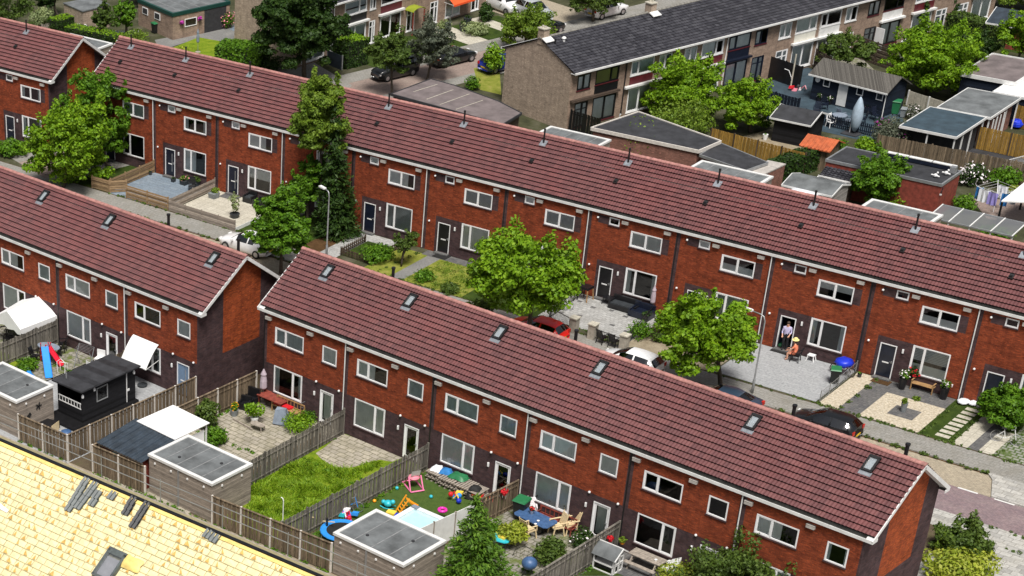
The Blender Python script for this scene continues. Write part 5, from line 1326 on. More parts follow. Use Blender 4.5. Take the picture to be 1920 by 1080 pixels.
# garden with the blue slide
table('grey oval glass garden table beside the red slide',at(FA,92,668),.2,1.7,1.0,.74,'grey_cover','black_metal',True)
for px,py,r,l in((66,678,1.9,'black garden chair left of the oval glass table'),(112,664,-1.2,'black garden chair right of the oval glass table'),(118,655,-.8,'black garden chair nearest the house by the oval table')):chair(l,at(FA,px,py),r,'black_paint')
def slide(label,P,rz,mat,L=1.9,h=1.15,w=.42,ladder='toy_blue'):
    T=thing('slide',label,'slide',P,rz);b=MB();n=10;V=[]
    for i in range(n+1):
        t=i/n;y=-L*t;z=h*(1-t)**1.15+.12*(t>.92)*0+.08
        for x,dz in((-w/2,.12),(-w/2+.03,.0),(w/2-.03,0),(w/2,.12)):V.append((x,y,z+dz))
    b.add(V,[(i*4+k,i*4+k+1,i*4+k+5,i*4+k+4) for i in range(n) for k in range(3)]);b.obj('chute',mat,T)
    for s in(-1,1):q=MB();q.bar((s*w/2,0,h+.35),(s*w/2,.55,0),.06);q.obj('side_rail',ladder,T)
    for k in range(4):q=MB();t=(k+.7)/4.5;q.bar((-w/2,.55*(1-t),h*t),(w/2,.55*(1-t),h*t),.05);q.obj('step',ladder,T)
    return T
slide('blue children slide ending in a blue splash trough',at(FA,85,683),.95,'toy_blue',2.2,1.2,.5,'toy_red')
slide('small red slide behind the blue slide',at(FA,92,678),1.6,'toy_red',1.2,.95,.42,'toy_red')
T=thing('splash_trough','curved blue plastic trough at the foot of the slide','toy',at(FA,58,706));b=MB();b.tube([(-1.0,.55,.12),(-.5,.2,.12),(.0,-.1,.12),(.7,-.25,.12)],[.16,.2,.2,.16],8);b.obj('trough','toy_blue',T)
T=thing('drying_rack','silver folding drying rack leaning by the house wall','drying rack',at(FA,158,690),.2)
for s in(-1,1):b=MB();b.bar((s*.6,-.35,0),(s*.6,.35,1.5),.035);b.bar((s*.6,.35,0),(s*.6,-.2,1.3),.035);b.obj('frame','grey_metal',T)
b=MB()
for k in range(6):b.bar((-.6,-.2+.11*k,1.3+.04*k),(.6,-.2+.11*k,1.3+.04*k),.015)
b.obj('wires','grey_metal',T)
T=thing('chair_frame','white tubular chair frame on the mossy paving','chair',at(FA,115,700),.4)
b=MB();b.tube([(-.25,0,0),(-.3,0,.8),(0,0,1.05),(.3,0,.8),(.25,0,0)],.022,6);b.tube([(-.25,.45,0),(-.28,.4,.6),(.28,.4,.6),(.25,.45,0)],.022,6);b.obj('frame','white_plastic',T)
T=thing('plastic_chair','white plastic chairs stacked behind the garden house','chair',at(FA,187,683),.3);b=MB();b.box((-.3,-.25,.4),(.3,.25,.46));b.obj('seat','white_plastic',T);b=MB();b.box((-.3,.22,.46),(.3,.27,.95));b.obj('backrest','white_plastic',T)
for sx in(-1,1):
    for sy in(-1,1):q=MB();q.bar((sx*.25,sy*.2,.4),(sx*.28,sy*.24,0),.05);q.obj('leg','white_plastic',T)
shrub('leafy weeds along the mossy fence by the slide',(52,692),(28,668,72,698),'leaf_green',700,.15)
fence('low white edging board beside the black garden house',FA,[(-9.0,-1.2),(-6.6,-.9)],.35,'white_trim','white_trim','solid',2.5,.05)
T=thing('fire_table','low black fire pit box with a cream board','fire pit',at(FC,92,803),.25);b=MB();b.box((-.55,-.4,0),(.55,.4,.42));b.obj('body','black_paint',T);b=MB();b.obx((.62,-.2,.3),(.03,0,.02),(0,.38,0),(0,0,.3));b.obj('board','cream_plastic',T)
q=MB();q.ball((0,0,.06),.35,0,12,5,.25);tag(q.obj('paddling_bowl','blue_table',loc=at(FC,124,811),smooth=True),'flat blue bowl in the fence corner','bowl')
q=MB();q.lathe([(.3,0),(.34,.12),(.2,.16)],n=12);tag(q.obj('plant_tray','dark_planter',loc=at(FA,267,724)),'round black tray below the white awning','tray')
# passage garden with white canopy
T=thing('lean_to_shed','low shed with corrugated dark blue roof beside the white canopy','shed',FC.w(-.4,-13.5,0),.02)
b=MB();b.box((0,.05,0),(3.4,2.9,1.95));b.obj('wall','red_wood',T)
b=MB();V=[];n=40
for i in range(n+1):
    x=-.15+3.75*i/n;dz=.03*math.sin(i*math.pi*.8);V+=[(x,-.3,2.05+dz),(x,3.05,2.35+dz)]
b.add(V,[(2*i,2*i+2,2*i+3,2*i+1) for i in range(n)]);b.obj('roof','corrugated_blue',T)
b=MB();b.box((-.1,-.22,1.9),(3.55,-.16,2.02));b.obj('fascia','grey_wood',T)
b=MB();b.box((.9,.02,1.3),(1.35,.05,1.7));b.obj('window','toy_teal',T)
T=thing('canopy_roof','flat white sheet canopy beside the dark corrugated roof','canopy',FC.w(-.25,-10.75,0),0)
b=MB();b.add([(0,0,2.36),(3.3,-.1,2.36),(3.35,2.75,2.4),(.15,2.9,2.4),(0,0,2.41),(3.3,-.1,2.41),(3.35,2.75,2.45),(.15,2.9,2.45)],[(3,2,1,0),(4,5,6,7),(0,1,5,4),(1,2,6,5),(2,3,7,6),(3,0,4,7)]);b.obj('roof','white_sheet',T)
for x,y in((.15,.1),(3.15,.05),(3.2,2.6),(.3,2.7)):b=MB();b.bar((x,y,0),(x,y,2.36),.08);b.obj('post','white_trim',T)
b=MB();b.box((3.12,.3,.1),(3.15,2.5,2.0));b.obj('side_sheet','white_sheet',T)
# patio with lilac parasol
closed_parasol('lilac closed parasol by the left end house window',at(FC,493,755),2.35,'lilac_cloth',.22)
lounge('black covered barbecue grill by the brown fence',at(FC,471,757),.1,1.0,.6,1.05,'black_paint','black_paint','barbecue','barbecue')
lounge('black kettle and cart beside the barbecue',at(FC,459,766),.3,.7,.6,.8,'black_paint','black_paint','grill_cart','barbecue')
T=thing('patio_table','dark red wooden patio table under the parasol','table',at(FC,513,764),.0);b=MB();b.box((-1.0,-.5,.7),(1.0,.5,.75));b.obj('tabletop','red_wood',T)
for sx in(-1,1):
    for sy in(-1,1):b=MB();b.box((sx*.9-.04,sy*.42-.04,0),(sx*.9+.04,sy*.42+.04,.7));b.obj('leg','red_wood',T)
bench('long wooden wall bench with a red cushion',FC.w(2.6,-.55,0),0,'teak',2.3)
q=MB();q.box((-.75,-.2,.46),(.55,.2,.56));tag(q.obj('seat_cushion','petal_red',loc=FC.w(2.3,-.5,0)),'red cushion on the long wooden wall bench','cushion')
T=thing('grill_cover','grey blue rain cover over a barbecue','cover',at(FC,527,793),.5);b=MB();b.add([(-.45,-.4,0.1),(.5,-.45,.05),(.55,.4,.1),(-.5,.42,.05),(-.35,-.2,.95),(.3,-.25,1.05),(.28,.2,.95),(-.3,.2,1.0)],[(3,2,1,0),(4,5,6,7),(0,1,5,4),(1,2,6,5),(2,3,7,6),(3,0,4,7)]);b.obj('cover','grey_cover',T)
potplant('grey pot with orange flowers by the brown fence',at(FC,439,779),.28,.42,'grey_planter','leaf_green',.32,.35,n=180,flowers='toy_orange')
potplant('leafy plant in a white sculpted pot on a low table',at(FC,477,794),.25,.42,'white_plastic','leaf_lime',.6,.7,n=420,size=.14)
table('small grey wooden table on the patio slabs',at(FC,483,806),.1,1.0,.5,.42,'grey_wood','grey_wood')
T=thing('wheel_ornament','rusty spoked wheel with a framed plant pot','ornament',at(FC,576,782),.2);b=MB();b.tube([(.5*math.cos(k*.35),0,.55+.5*math.sin(k*.35)) for k in range(19)],.025,6);
for k in range(6):b.bar((0,0,.55),(.5*math.cos(k*1.047),0,.55+.5*math.sin(k*1.047)),.015)
b.obj('wheel','grey_metal',T)
fence('timber edge of the raised bed along the weathered fence',FC,[(6.2,-1.6),(6.35,-8.6)],.4,'teak','teak','solid',3.5,.06)
shrub('bright green plants in the raised bed by the weathered fence',(555,805),(528,785,590,822),'leaf_lime',700,.13)
shrub('second clump of bed plants near the framed wheel',(570,792),(555,770,592,800),'leaf_green',350,.13)
shrub('climbing plants on the brown fence behind the canopy',(395,800),(362,755,408,815),'leaf_mid',900,.18)
shrub('bushy ground plants right of the white canopy',(405,832),(376,800,428,842),'leaf_green',900,.16)
q=MB();q.ball((0,0,.25),.25,0,12,8);tag(q.obj('mirror_ball','alloy',loc=at(FC,416,818),smooth=True),'shiny metal garden ball between the plants','ornament')
q=MB();q.box((-.9,-.04,0),(.9,.04,.12));tag(q.obj('timber_beam','grey_wood',loc=at(FC,455,797),rz=-.12),'dark timber beam across the patio slabs','beam')
T=thing('fence_lamp','slim white garden lamp post at the tall grass','lamp',at(FC,530,982));b=MB();b.tube([(0,0,0),(0,0,1.5),(-.05,0,1.62),(-.18,0,1.64)],.03,6);b.obj('pole','white_plastic',T)
# turf garden
def pallet_sofa():
    T=thing('pallet_sofa','corner sofa of stacked wooden pallets with a green tarpaulin','sofa',FC.w(14.3,-1.45,0))
    for x0,y0,x1,y1 in((-.6,.35,.35,1.35),(.4,.2,1.5,1.3),(1.55,.2,2.6,1.3),(2.65,.15,3.3,1.2)):
        b=MB()
        for z in(0,.3):
            for i in range(6):
                x=x0+(x1-x0)*(i+.5)/6;b.box((x-.06,y0,z+.22),(x+.06,y1,z+.25))
            for j in range(3):
                y=y0+(y1-y0)*(j+.5)/3;b.box((x0,y-.05,z+.08),(x1,y+.05,z+.2))
            for i in range(3):
                x=x0+(x1-x0)*(i+.5)/3;b.box((x-.05,y0,z),(x+.05,y1,z+.06))
        b.obj('pallet','grey_wood',T)
    return T
pallet_sofa()
def cloth(name,label,P,w,d,h,mat,rz=0,bumpy=.25,cat='tarpaulin'):
    b=MB();n=7;V=[]
    for i in range(n):
        for j in range(n):
            u,v=i/(n-1)-.5,j/(n-1)-.5;r=max(abs(u),abs(v))*2
            V.append((u*w+rnd.uniform(-.04,.04),v*d+rnd.uniform(-.04,.04),h*(1-r**3)+rnd.uniform(0,bumpy)*h*.6+.02))
    b.add(V,[(i*n+j,(i+1)*n+j,(i+1)*n+j+1,i*n+j+1) for i in range(n-1) for j in range(n-1)])
    return tag(b.obj(name,mat,loc=P,rz=rz,smooth=True),label,cat)
cloth('tarpaulin','dark green tarpaulin draped over the pallet sofa',FC.w(15.6,-.45,.55),1.1,.75,.25,'bin_green')
cloth('blanket','crumpled blue and white blanket on the pallets',FC.w(14.7,-.45,.5),.7,.6,.3,'blue_cloth',.4,cat='blanket')
cloth('blanket','crumpled pale blanket on the pallet corner',FC.w(14.05,-.5,.5),.6,.7,.25,'white_cloth',.2,cat='blanket')
cloth('rubbish_bag','black rubbish bags at the right end of the pallets',FC.w(17.1,-.9,.0),.9,.8,.75,'rubber',.3,cat='bag')
def rocker(label,P,rz,mat,seat='petal_pink'):
    T=thing('baby_rocker',label,'baby chair',P,rz)
    for s in(-1,1):b=MB();b.tube([(-.5,s*.3,.06),(.5,s*.3,.06)],.035,6);b.tube([(-.35,s*.3,.08),(.1,s*.28,.6),(.4,s*.3,.08)],.03,6);b.obj('frame',mat,T)
    b=MB();b.tube([(-.5,-.3,.06),(-.5,.3,.06)],.035,6);b.tube([(.5,-.3,.06),(.5,.3,.06)],.035,6);b.obj('crossbar',mat,T)
    b=MB();b.ball((.0,0,.5),.26,0,10,6,.5);b.obj('seat',seat,T);b=MB();b.obx((.18,0,.78),(.05,0,.14),(0,.2,0),(.03,0,.04));b.obj('backrest','white_plastic',T);return T
rocker('pink baby rocker on the artificial turf',FC.w(13.85,-2.3,0),-.5,'toy_pink').scale=(1.3,)*3
T=thing('rocking_animal','teal toy rocking animal on the turf','toy',at(FC,727,952),.3);T.scale=(.8,)*3;b=MB();b.ball((0,0,.35),.32,0,10,7,.8);b.ball((.35,0,.55),.18,0,8,6);b.ball((-.35,0,.4),.17,0,8,6);b.obj('body','toy_teal',T,smooth=True)
for s in(-1,1):b=MB();b.tube([(-.5,s*.22,.16),(-.2,s*.22,.05),(.2,s*.22,.05),(.5,s*.22,.16)],.04,6);b.obj('runner','toy_teal',T)
slide('small orange toy slide beside the paddling pool',FC.w(15.35,-4.7,0),2.6,'toy_orange',.75,.6,.45,'toy_orange')
T=thing('toy_table','yellow and blue toy lying by the pool corner','toy',at(FC,738,966),.3);b=MB();b.box((-.4,-.2,.0),(.1,.2,.2));b.obj('seat','toy_yellow',T);b=MB();b.box((.1,-.25,.0),(.6,.15,.12));b.obj('tray','cobalt',T)
T=thing('paddling_pool','white rimmed paddling pool with pale water','pool',FC.w(15.8,-7.9,0),.02)
b=MB();b.prism([(0,0),(2.7,0),(2.7,3.3),(0,3.3)],0,.25)
for x0,y0,x1,y1 in((0,0,2.7,.3),(0,3.0,2.7,3.3),(0,.3,.3,3.0),(2.4,.3,2.7,3.0)):b.box((x0,y0,.25),(x1,y1,.55))
b.obj('basin','pool_white',T);b=MB();b.add([(.3,.3,.42),(2.4,.3,.42),(2.4,3.0,.42),(.3,3.0,.42)],[(0,1,2,3)]);b.obj('water','water',T)
q=MB();q.box((0,0,0),(.4,.3,.06));tag(q.obj('pool_filter','grey_cover',loc=FC.w(15.8,-4.95,.56)),'grey filter lid on the pool corner','lid')
for px,py,l in((828,974,'magenta swim ring at the right pool rim'),):
    b=MB();b.tube([(.2*math.cos(k*.449),.2*math.sin(k*.449),0) for k in range(15)],.09,7);tag(b.obj('swim_ring','toy_magenta',loc=at(FC,px,py)+Vector((0,0,.62)),smooth=True),l,'swim ring')
T=thing('trampoline','round trampoline with blue edge padding behind the storage box','trampoline',at(FC,640,1012))
b=MB();n=24;V=[]
for r in(.85,1.15):V+=[(r*math.cos(2*math.pi*k/n),r*math.sin(2*math.pi*k/n),.62) for k in range(n)]
b.add(V,[(k,n+k,n+(k+1)%n,(k+1)%n) for k in range(n)]);b.tube([(1.15*math.cos(2*math.pi*k/n),1.15*math.sin(2*math.pi*k/n),.6) for k in range(n+1)],.05,6);b.obj('padding','toy_blue',T)
b=MB();b.add([(.86*math.cos(2*math.pi*k/n),.86*math.sin(2*math.pi*k/n),.61) for k in range(n)],[tuple(range(n))]);b.obj('mat','rubber',T)
for k in range(6):
    a=k*math.pi/3;b=MB();b.bar((1.15*math.cos(a),1.15*math.sin(a),0),(1.15*math.cos(a),1.15*math.sin(a),.6),.05);b.obj('leg','grey_metal',T)
for px,py,l in((573,995,'black scooter stand beside the trampoline'),(612,1004,'black padded pole at the trampoline edge')):
    T=thing('pole_stand',l,'pole',at(FC,px,py));b=MB();b.tube([(0,0,0),(0,0,1.1)],.06,8);b.obj('pole','black_paint',T);b=MB();b.bar((-.3,0,.8),(.45,.1,1.0),.05);b.obj('arm','cream_plastic',T)
def toyheap(label,P,cols,n=9,s=1):
    T=thing('toy_heap',label,'toys',P)
    for i in range(n):
        b=MB();c=(rnd.uniform(-.55,.55)*s,rnd.uniform(-.45,.45)*s,rnd.uniform(.1,.45)*s)
        k=i%3
        if k==0:b.ball(c,.17*s,0,8,6)
        elif k==1:b.obx(c,(.22*s,.05,.03),(-.03,.12*s,0),(0,.02,.1*s))
        else:b.tube([(c[0]-.2,c[1],c[2]),(c[0],c[1]+.1,c[2]+.25),(c[0]+.2,c[1],c[2])],.045*s,6)
        b.obj('toy',cols[i%len(cols)],T)
    return T
toyheap('heap of blue, red and white toys by the fence foot',at(FC,655,972),['toy_blue','petal_red','white_plastic','toy_magenta','toy_teal'],12,.85)
bicycle('small white and blue child bicycle leaning in the toy heap',at(FC,653,958),.5,'toy_blue')
toyheap('blue, yellow and red play seat near the pallet sofa',FC.w(16.5,-1.7,0),['toy_blue','toy_yellow','petal_red','cobalt'],7,.9)
toyheap('pile of red and cream toys beside the garden door',FC.w(17.6,-1.2,0),['petal_red','cream_plastic','toy_yellow','petal_red'],9)
for px,py,l,m in((744,918,'small teal ball on the turf','toy_teal'),(808,934,'tiny teal ball near the pool','toy_teal'),(702,942,'small orange cup by the fence foot','toy_orange')):
    q=MB();q.ball((0,0,.1),.11,0,8,6);tag(q.obj('toy_ball',m,loc=at(FC,px,py),smooth=True),l,'ball')
# patio with blue table
bin_('black wheelie bin with green lid beside the blue table',at(FC,975,972),.1).scale=(1.25,)*3
table('blue garden table with cups and a flower pot',at(FC,1002,992),-.06,2.3,1.15,.74,'blue_table','black_paint',pedestal=True)
potplant('red flower in a silver pot on the blue table',at(FC,997,986)+Vector((-.1,0,.74)),.13,.22,'alloy','leaf_dark',.16,.16,n=40,flowers='petal_red')
for px,py,l in((1009,978,'white cup on the blue table'),(1004,984,'small white bowl at the edge of the blue table')):
    x,y=FC.g(px,py,.75);q=MB();q.lathe([(.05,0),(.08,.08)],n=10);tag(q.obj('cup','white_plastic',loc=FC.w(x,y,.742)),l,'cup')
chair('cream plastic chair at the front of the blue table',at(FC,989,1008),math.pi-.2,'cream_plastic').scale=(1.25,)*3
chair('cream reclining chair at the right end of the blue table',at(FC,1042,1002),-.5,'cream_plastic').scale=(1.25,)*3
chair('cream folding chair farther right of the blue table',at(FC,1067,998),-.55,'cream_plastic').scale=(1.25,)*3
chair('pale folded chair leaning behind the blue table',at(FC,995,968),.7,'petal_white')
bench('dark brown wooden bench under the flowered window',FC.w(22.3,-.55,0),0,'red_wood',2.4)
table('teal folding table beside the yellow bush',at(FC,935,1030),.25,1.15,.75,.72,'toy_teal','black_metal')
q=MB();q.box((-.2,-.15,0),(.2,.15,.12));tag(q.obj('box','toy_yellow',loc=at(FC,935,1030)+Vector((.1,.1,.72))),'yellow box on the teal folding table','box')
shrub('bright yellow green bush between teal table and cream chair',(958,1022),(930,975,990,1022),'leaf_yellow',900,.15)
shrub('dark green bushy shrub along the right fence',(1032,1052),(1000,1005,1066,1062),'leaf_mid',1500,.16)
shrub('white flowering shrub near the right garden door',(1094,1022),(1068,990,1120,1030),'leaf_dark',700,.14,flowers='petal_white',nf=60)
shrub('small green plants at the foot of the spruce',(925,1003),(905,975,950,1010),'leaf_green',500,.14)
T=thing('kettle_barbecue','blue grey ball shaped barbecue near the right fence','barbecue',at(FC,990,1080));b=MB();b.ball((0,0,.8),.42,0,14,8,.85);b.obj('kettle','blue_table',T,smooth=True)
for k in range(3):b=MB();a=k*2.09;b.bar((.15*math.cos(a),.15*math.sin(a),.5),(.38*math.cos(a),.38*math.sin(a),0),.04);b.obj('leg','black_metal',T)
T=thing('wire_arch','low dark wire arch on the grey paving','arch',at(FC,982,1045),.5);b=MB();b.tube([(-.6,0,0),(-.45,0,.5),(0,0,.7),(.45,0,.5),(.6,0,0)],.018,6)
for k in range(5):b.bar((-.4+.2*k,0,0),(-.4+.2*k,0,.5),.01)
b.obj('frame','black_metal',T)
T=thing('flower_box','flower basket hanging on the pale fence','flower box',FC.w(19.1,-3.4,1.35));b=MB();b.box((-.1,-.4,0),(.15,.4,.2));b.obj('box','dark_planter',T);foliage('flowers','petal_pink',[(0,0,.25,.15,.4,.14)],90,.09,T)
T=thing('flower_box','red flower pot hanging on the brown fence above the turf','flower box',FC.w(19.55,-1.6,1.45));b=MB();b.lathe([(.1,0),(.15,.2)],n=10);b.obj('pot','petal_red',T);foliage('flowers','petal_red',[(0,0,.25,.2,.25,.12)],70,.09,T)
T=thing('flower_box','red hanging flower pot on the fence beside the rabbit hutch','flower box',FC.w(26.25,-1.3,1.15));b=MB();b.lathe([(.1,0),(.15,.2)],n=10);b.obj('pot','petal_red',T);foliage('flowers','petal_red',[(0,0,.22,.17,.17,.1)],60,.09,T)
T=thing('flower_box','orange flower pot on the fence corner beside the hutch','flower box',FC.w(26.5,-.5,.75));b=MB();b.lathe([(.1,0),(.15,.2)],n=10);b.obj('pot','toy_orange',T);foliage('flowers','leaf_olive',[(0,0,.28,.2,.2,.14)],80,.1,T)
# hutch garden
T=thing('rabbit_hutch','white rabbit hutch with grey felt roof','hutch',at(FC,1138,1066),.02);W,D,H=1.25,.95,.95
for x in(-W/2,W/2-.07):
    for y in(-D/2,D/2-.07):b=MB();b.box((x,y,0),(x+.07,y+.07,H));b.obj('post','white_trim',T)
b=MB();b.box((-W/2,-D/2,.45),(W/2,D/2,.5));b.box((-W/2,-D/2,.0),(W/2,-D/2+.05,.07));b.box((W/2-.05,-D/2,.0),(W/2,D/2,.07));b.box((-W/2,D/2-.05,.05),(W/2,D/2,H));b.obj('floor','white_trim',T)
b=MB();
for y in(-D/2+.1,0):b.box((W/2-.03,y+.05,.1),(W/2+.02,y+.1,H+.1));b.box((W/2-.03,y+.38,.1),(W/2+.02,y+.43,H+.1))
b.box((W/2-.03,-D/2+.1,.55),(W/2+.02,D/2-.1,.62));b.box((W/2-.03,-D/2+.1,.9),(W/2+.02,D/2-.1,.97));b.obj('door','white_trim',T)
b=MB();b.add([(-W/2-.12,-D/2-.12,H),(W/2+.12,-D/2-.12,H),(W/2+.12,.1,H+.5),(-W/2-.12,.1,H+.5),(W/2+.12,D/2+.12,H+.15),(-W/2-.12,D/2+.12,H+.15)],[(0,1,2,3),(3,2,4,5)]);b.obj('roof','bitumen',T)
b=MB();b.bar((W/2+.12,-D/2-.12,H),(W/2+.12,.1,H+.5),.05,.08);b.bar((W/2+.12,D/2+.12,H+.15),(W/2+.12,.1,H+.5),.05,.08);b.bar((-W/2-.12,.1,H+.52),(W/2+.12,.1,H+.52),.05);b.obj('trim','white_trim',T)
T=thing('picnic_table','weathered grey picnic table with attached benches','picnic table',at(FC,1211,1066),.0)
b=MB()
for i in range(5):b.box((-.95,-.38+i*.155,.72),(.95,-.24+i*.155,.76))
b.obj('tabletop','grey_wood',T)
for s in(-1,1):
    b=MB();b.box((-.95,s*.72-.13,.42),(.95,s*.72+.13,.46));b.obj('bench','grey_wood',T)
    b=MB();x=s*.7;b.bar((x,-.72,.0),(x,-.25,.72),.07);b.bar((x,.72,.0),(x,.25,.72),.07);b.bar((x,-.75,.4),(x,.75,.4),.06);b.obj('leg','grey_wood',T)
T=thing('lounger','white plastic reclining chair beside the picnic table','lounger',at(FC,1252,1078),-.25);b=MB();b.obx((0,0,.42),(.28,0,0),(0,.32,.02),(0,0,.03));b.obj('seat','white_plastic',T);b=MB();b.obx((.0,.45,.85),(.28,0,0),(0,.16,.42),(0,-.03,.01));b.obj('backrest','white_plastic',T)
for s in(-1,1):b=MB();b.bar((s*.3,-.3,0),(s*.3,.3,.62),.045);b.bar((s*.3,.35,0),(s*.3,-.3,.6),.045);b.bar((s*.3,-.35,.64),(s*.3,.4,.66),.06,.03);b.obj('armrest','white_plastic',T)
q=MB();q.lathe([(.06,0),(.08,.09)],n=10);tag(q.obj('cup','white_plastic',loc=at(FC,1211,1066)+Vector((.55,-.1,.762))),'white cup on the picnic table','cup')
tree('leafy green bush at the bottom edge below the right house',(1380,1128),(1282,1012,1500,1150),'leaf_mid',6500,.2,28,'bush','bush',multi=3,tr=.06,sub=.4,seed=21)
tree('tall thin shrub rising before the right garden door',(1372,1100),(1335,998,1420,1100),'leaf_green',2200,.18,18,'bush','bush',tr=.05,multi=2,seed=22)
shrub('pale yellow green shrub at the bottom beside the lounger',(1290,1100),(1225,1062,1330,1110),'leaf_yellow',900,.14)
conifer('bright green spruce tree in front of the pale fence',(893,1122),(893,926),178,'leaf_spruce',30,105,.17,seed=7)
tree('dark green bush with yellow tips beside the right gable',(1810,1040),(1748,988,1858,1062),'leaf_mid',3200,.2,20,'bush','bush',multi=3,tr=.05,sub=.42,seed=31)
shrub('yellow variegated bush at the bottom right corner',(1800,1090),(1735,1035,1862,1100),'leaf_yellow',2200,.2,seed=32)
shrub('dry pale grasses at the foot of the right gable',(1770,1035),(1752,1005,1782,1050),'leaf_olive',400,.16)
# ================= yellow roof under repair =================
TH=math.atan(.676);cs,sn=math.cos(TH),math.sin(TH)
YO=FY.w(0,0,8.8)
def yp(px,py):
    """(x, distance down the slope) on the yellow roof"""
    d=ray(px,py);n=Vector((FY.s*sn,-FY.c*sn,cs))
    n=Vector((-(-FY.s)*sn,-FY.c*sn,cs));t=(YO-Vector(CP)).dot(n)/d.dot(n);P=Vector(CP)+d*t-YO
    x=FY.c*P.x+FY.s*P.y;y=-FY.s*P.x+FY.c*P.y;return x,-y/cs
def YP(x,s,h=0):return Vector((x,-s*cs-h*sn,-s*sn+h*cs))
T=thing('house_under_repair','row house with its roof stripped to yellow foil and battens','house',YO,FY.a)
X0,X1,SL=-9.0,34.0,11.4
b=MB();b.add([YP(X0,0),YP(X1,0),YP(X1,SL),YP(X0,SL)],[(3,2,1,0)]);b.add([YP(X0,0),YP(X1,0),(X1,3.9,-2.62),(X0,3.9,-2.62)],[(0,1,2,3)]);ro=b.obj('roof','yellow_batten',T)
NC=int(SL/.345)
# pillowed foil between battens: every cell bulges a little and has its own tilt
V=[];Fq=[];bm_=MB();wd=MB();bt=MB()
for j in range(NC):
    s0=.16+j*.345;s1=s0+.315;x=X0+rnd.uniform(0,.5)
    while x<X1:
        wdt=rnd.choice((.36,.52,.55,.58,.62,.75));xe=x+wdt
        if xe>-7 and x<24:
            hh=[rnd.uniform(.006,.03) for _ in range(4)];c=(YP(x+.02,s0,hh[0]),YP(xe-.02,s0,hh[1]),YP(xe-.02,s1,hh[2]),YP(x+.02,s1,hh[3]));m=YP((x+xe)/2,(s0+s1)/2,rnd.uniform(.03,.065))
            bm_.add(list(c)+[m],[(4,1,0),(4,2,1),(4,3,2),(4,0,3)])
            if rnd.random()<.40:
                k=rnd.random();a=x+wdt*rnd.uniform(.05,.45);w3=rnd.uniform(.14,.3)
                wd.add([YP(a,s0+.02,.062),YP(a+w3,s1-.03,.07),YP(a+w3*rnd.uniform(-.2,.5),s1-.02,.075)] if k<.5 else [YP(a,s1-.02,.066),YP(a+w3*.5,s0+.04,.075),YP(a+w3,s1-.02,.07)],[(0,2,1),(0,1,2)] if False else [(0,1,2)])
        x=xe
    bt.obx(YP((X0+X1)/2,s0-.015,.035),((X1-X0)/2,0,0),YP(0,.013),YP(0,0,.018))
tag(bm_.obj('foil_pillow','yellow_foil',ro),kind='stuff');tag(wd.obj('fold_shade','ochre_wedge',ro),kind='stuff')  # ochre triangles paint the fold shadows of the foil
bt.obj('batten','yellow_batten',ro)
b=MB();b.obx(YP((X0+X1)/2,.10,.05),((X1-X0)/2,0,0),YP(0,.09),YP(0,0,.03));b.obj('ridge_foil','yellow_strong',T)
b=MB();b.box((X0,-.02,.0),(X1,.16,.11));b.obj('ridge_edge','black_paint',T)
b=MB();b.box((X0+.1,-9.2,-8.8),(X1-.1,3.5,-6.3));b.add([(X0+.1,-6.9,-2.8),(X0+.1,3.5,-2.8),(X0+.1,0,-.05)],[(0,1,2)]);b.add([(X1-.1,-6.9,-2.8),(X1-.1,3.5,-2.8),(X1-.1,0,-.05)],[(0,1,2)]);b.obj('wall','brick_brown',T)
for px,py,l in((208,1062,0),(300,1122,1)):
    x,s=yp(px,py);b=MB();hw,hh=.5,.75
    for a,c,du,dv in((-hw,0,.07,hh),(hw,0,.07,hh),(0,-hh,hw+.07,.10),(0,hh,hw+.07,.07)):b.obx(YP(x+a,s+c,.13),(du,0,0),YP(0,dv),YP(0,0,.11))
    w=b.obj('roof_window','slate_tile',T)
    b=MB();b.add([YP(x-hw,s-hh,.19),YP(x+hw,s-hh,.19),YP(x+hw,s+hh,.19),YP(x-hw,s+hh,.19)],[(3,2,1,0)]);b.obj('pane','skylight_glass',w)
    b=MB();b.add([YP(x-hw,s-hh*.55,.10),YP(x+hw,s-hh*.55,.10),YP(x+hw,s+hh,.10),YP(x-hw,s+hh,.10)],[(3,2,1,0)]);b.obj('blind','petal_white',w)
    b=MB();b.obx(YP(x,s-hh+.13,.20),(hw-.03,0,0),YP(0,.1),YP(0,0,.03));b.obj('sash_rail','slate_tile',w)
def tiles(label,cells,mat):
    """loose roof tiles lying on the yellow battens; cells = (px,py) of each tile"""
    x0,s0=yp(*cells[0]);P=YO+FY.w(YP(x0,s0).x,YP(x0,s0).y)-FY.w(0,0)+Vector((0,0,YP(x0,s0).z))
    T=thing('loose_roof_tiles',label,'roof tiles',P,FY.a,'loose dark roof tiles on the yellow roof');O=YP(x0,s0)
    for c in cells:
        x,s=yp(*c);b=MB();V=[];n=9
        for i in range(n):
            u=i/(n-1)-.5;h=.1+.035*math.cos(u*4*math.pi)
            V+=[YP(x+u*.46,s-.24,h)-O,YP(x+u*.46,s+.24,h+.03)-O]
        b.add(V,[(2*i,2*i+1,2*i+3,2*i+2) for i in range(n-1)]);b.obj('tile',mat,T)
def line(a,c,n):return [(a[0]+(c[0]-a[0])*i/max(1,n-1),a[1]+(c[1]-a[1])*i/max(1,n-1)) for i in range(n)]
tiles('longest column of grey green roof tiles on the yellow roof',line((162,905),(133,953),5),'slate_tile')
tiles('second long column of grey green tiles right of the longest',line((178,913),(151,949),4),'slate_tile')
tiles('pair of grey green tiles right of the two long columns',line((184,929),(177,943),2),'slate_tile')
tiles('single grey green tile lying alone near the black ridge',[(213,931)],'slate_tile')
tiles('short column of blackish tiles near the ridge',line((250,941),(240,960),3),'slate_black')
tiles('long column of blackish tiles lying farthest down beside the short one',line((275,951),(254,984),4),'slate_black')
tiles('single dark tile far right near the ridge',[(392,1003)],'slate_tile')
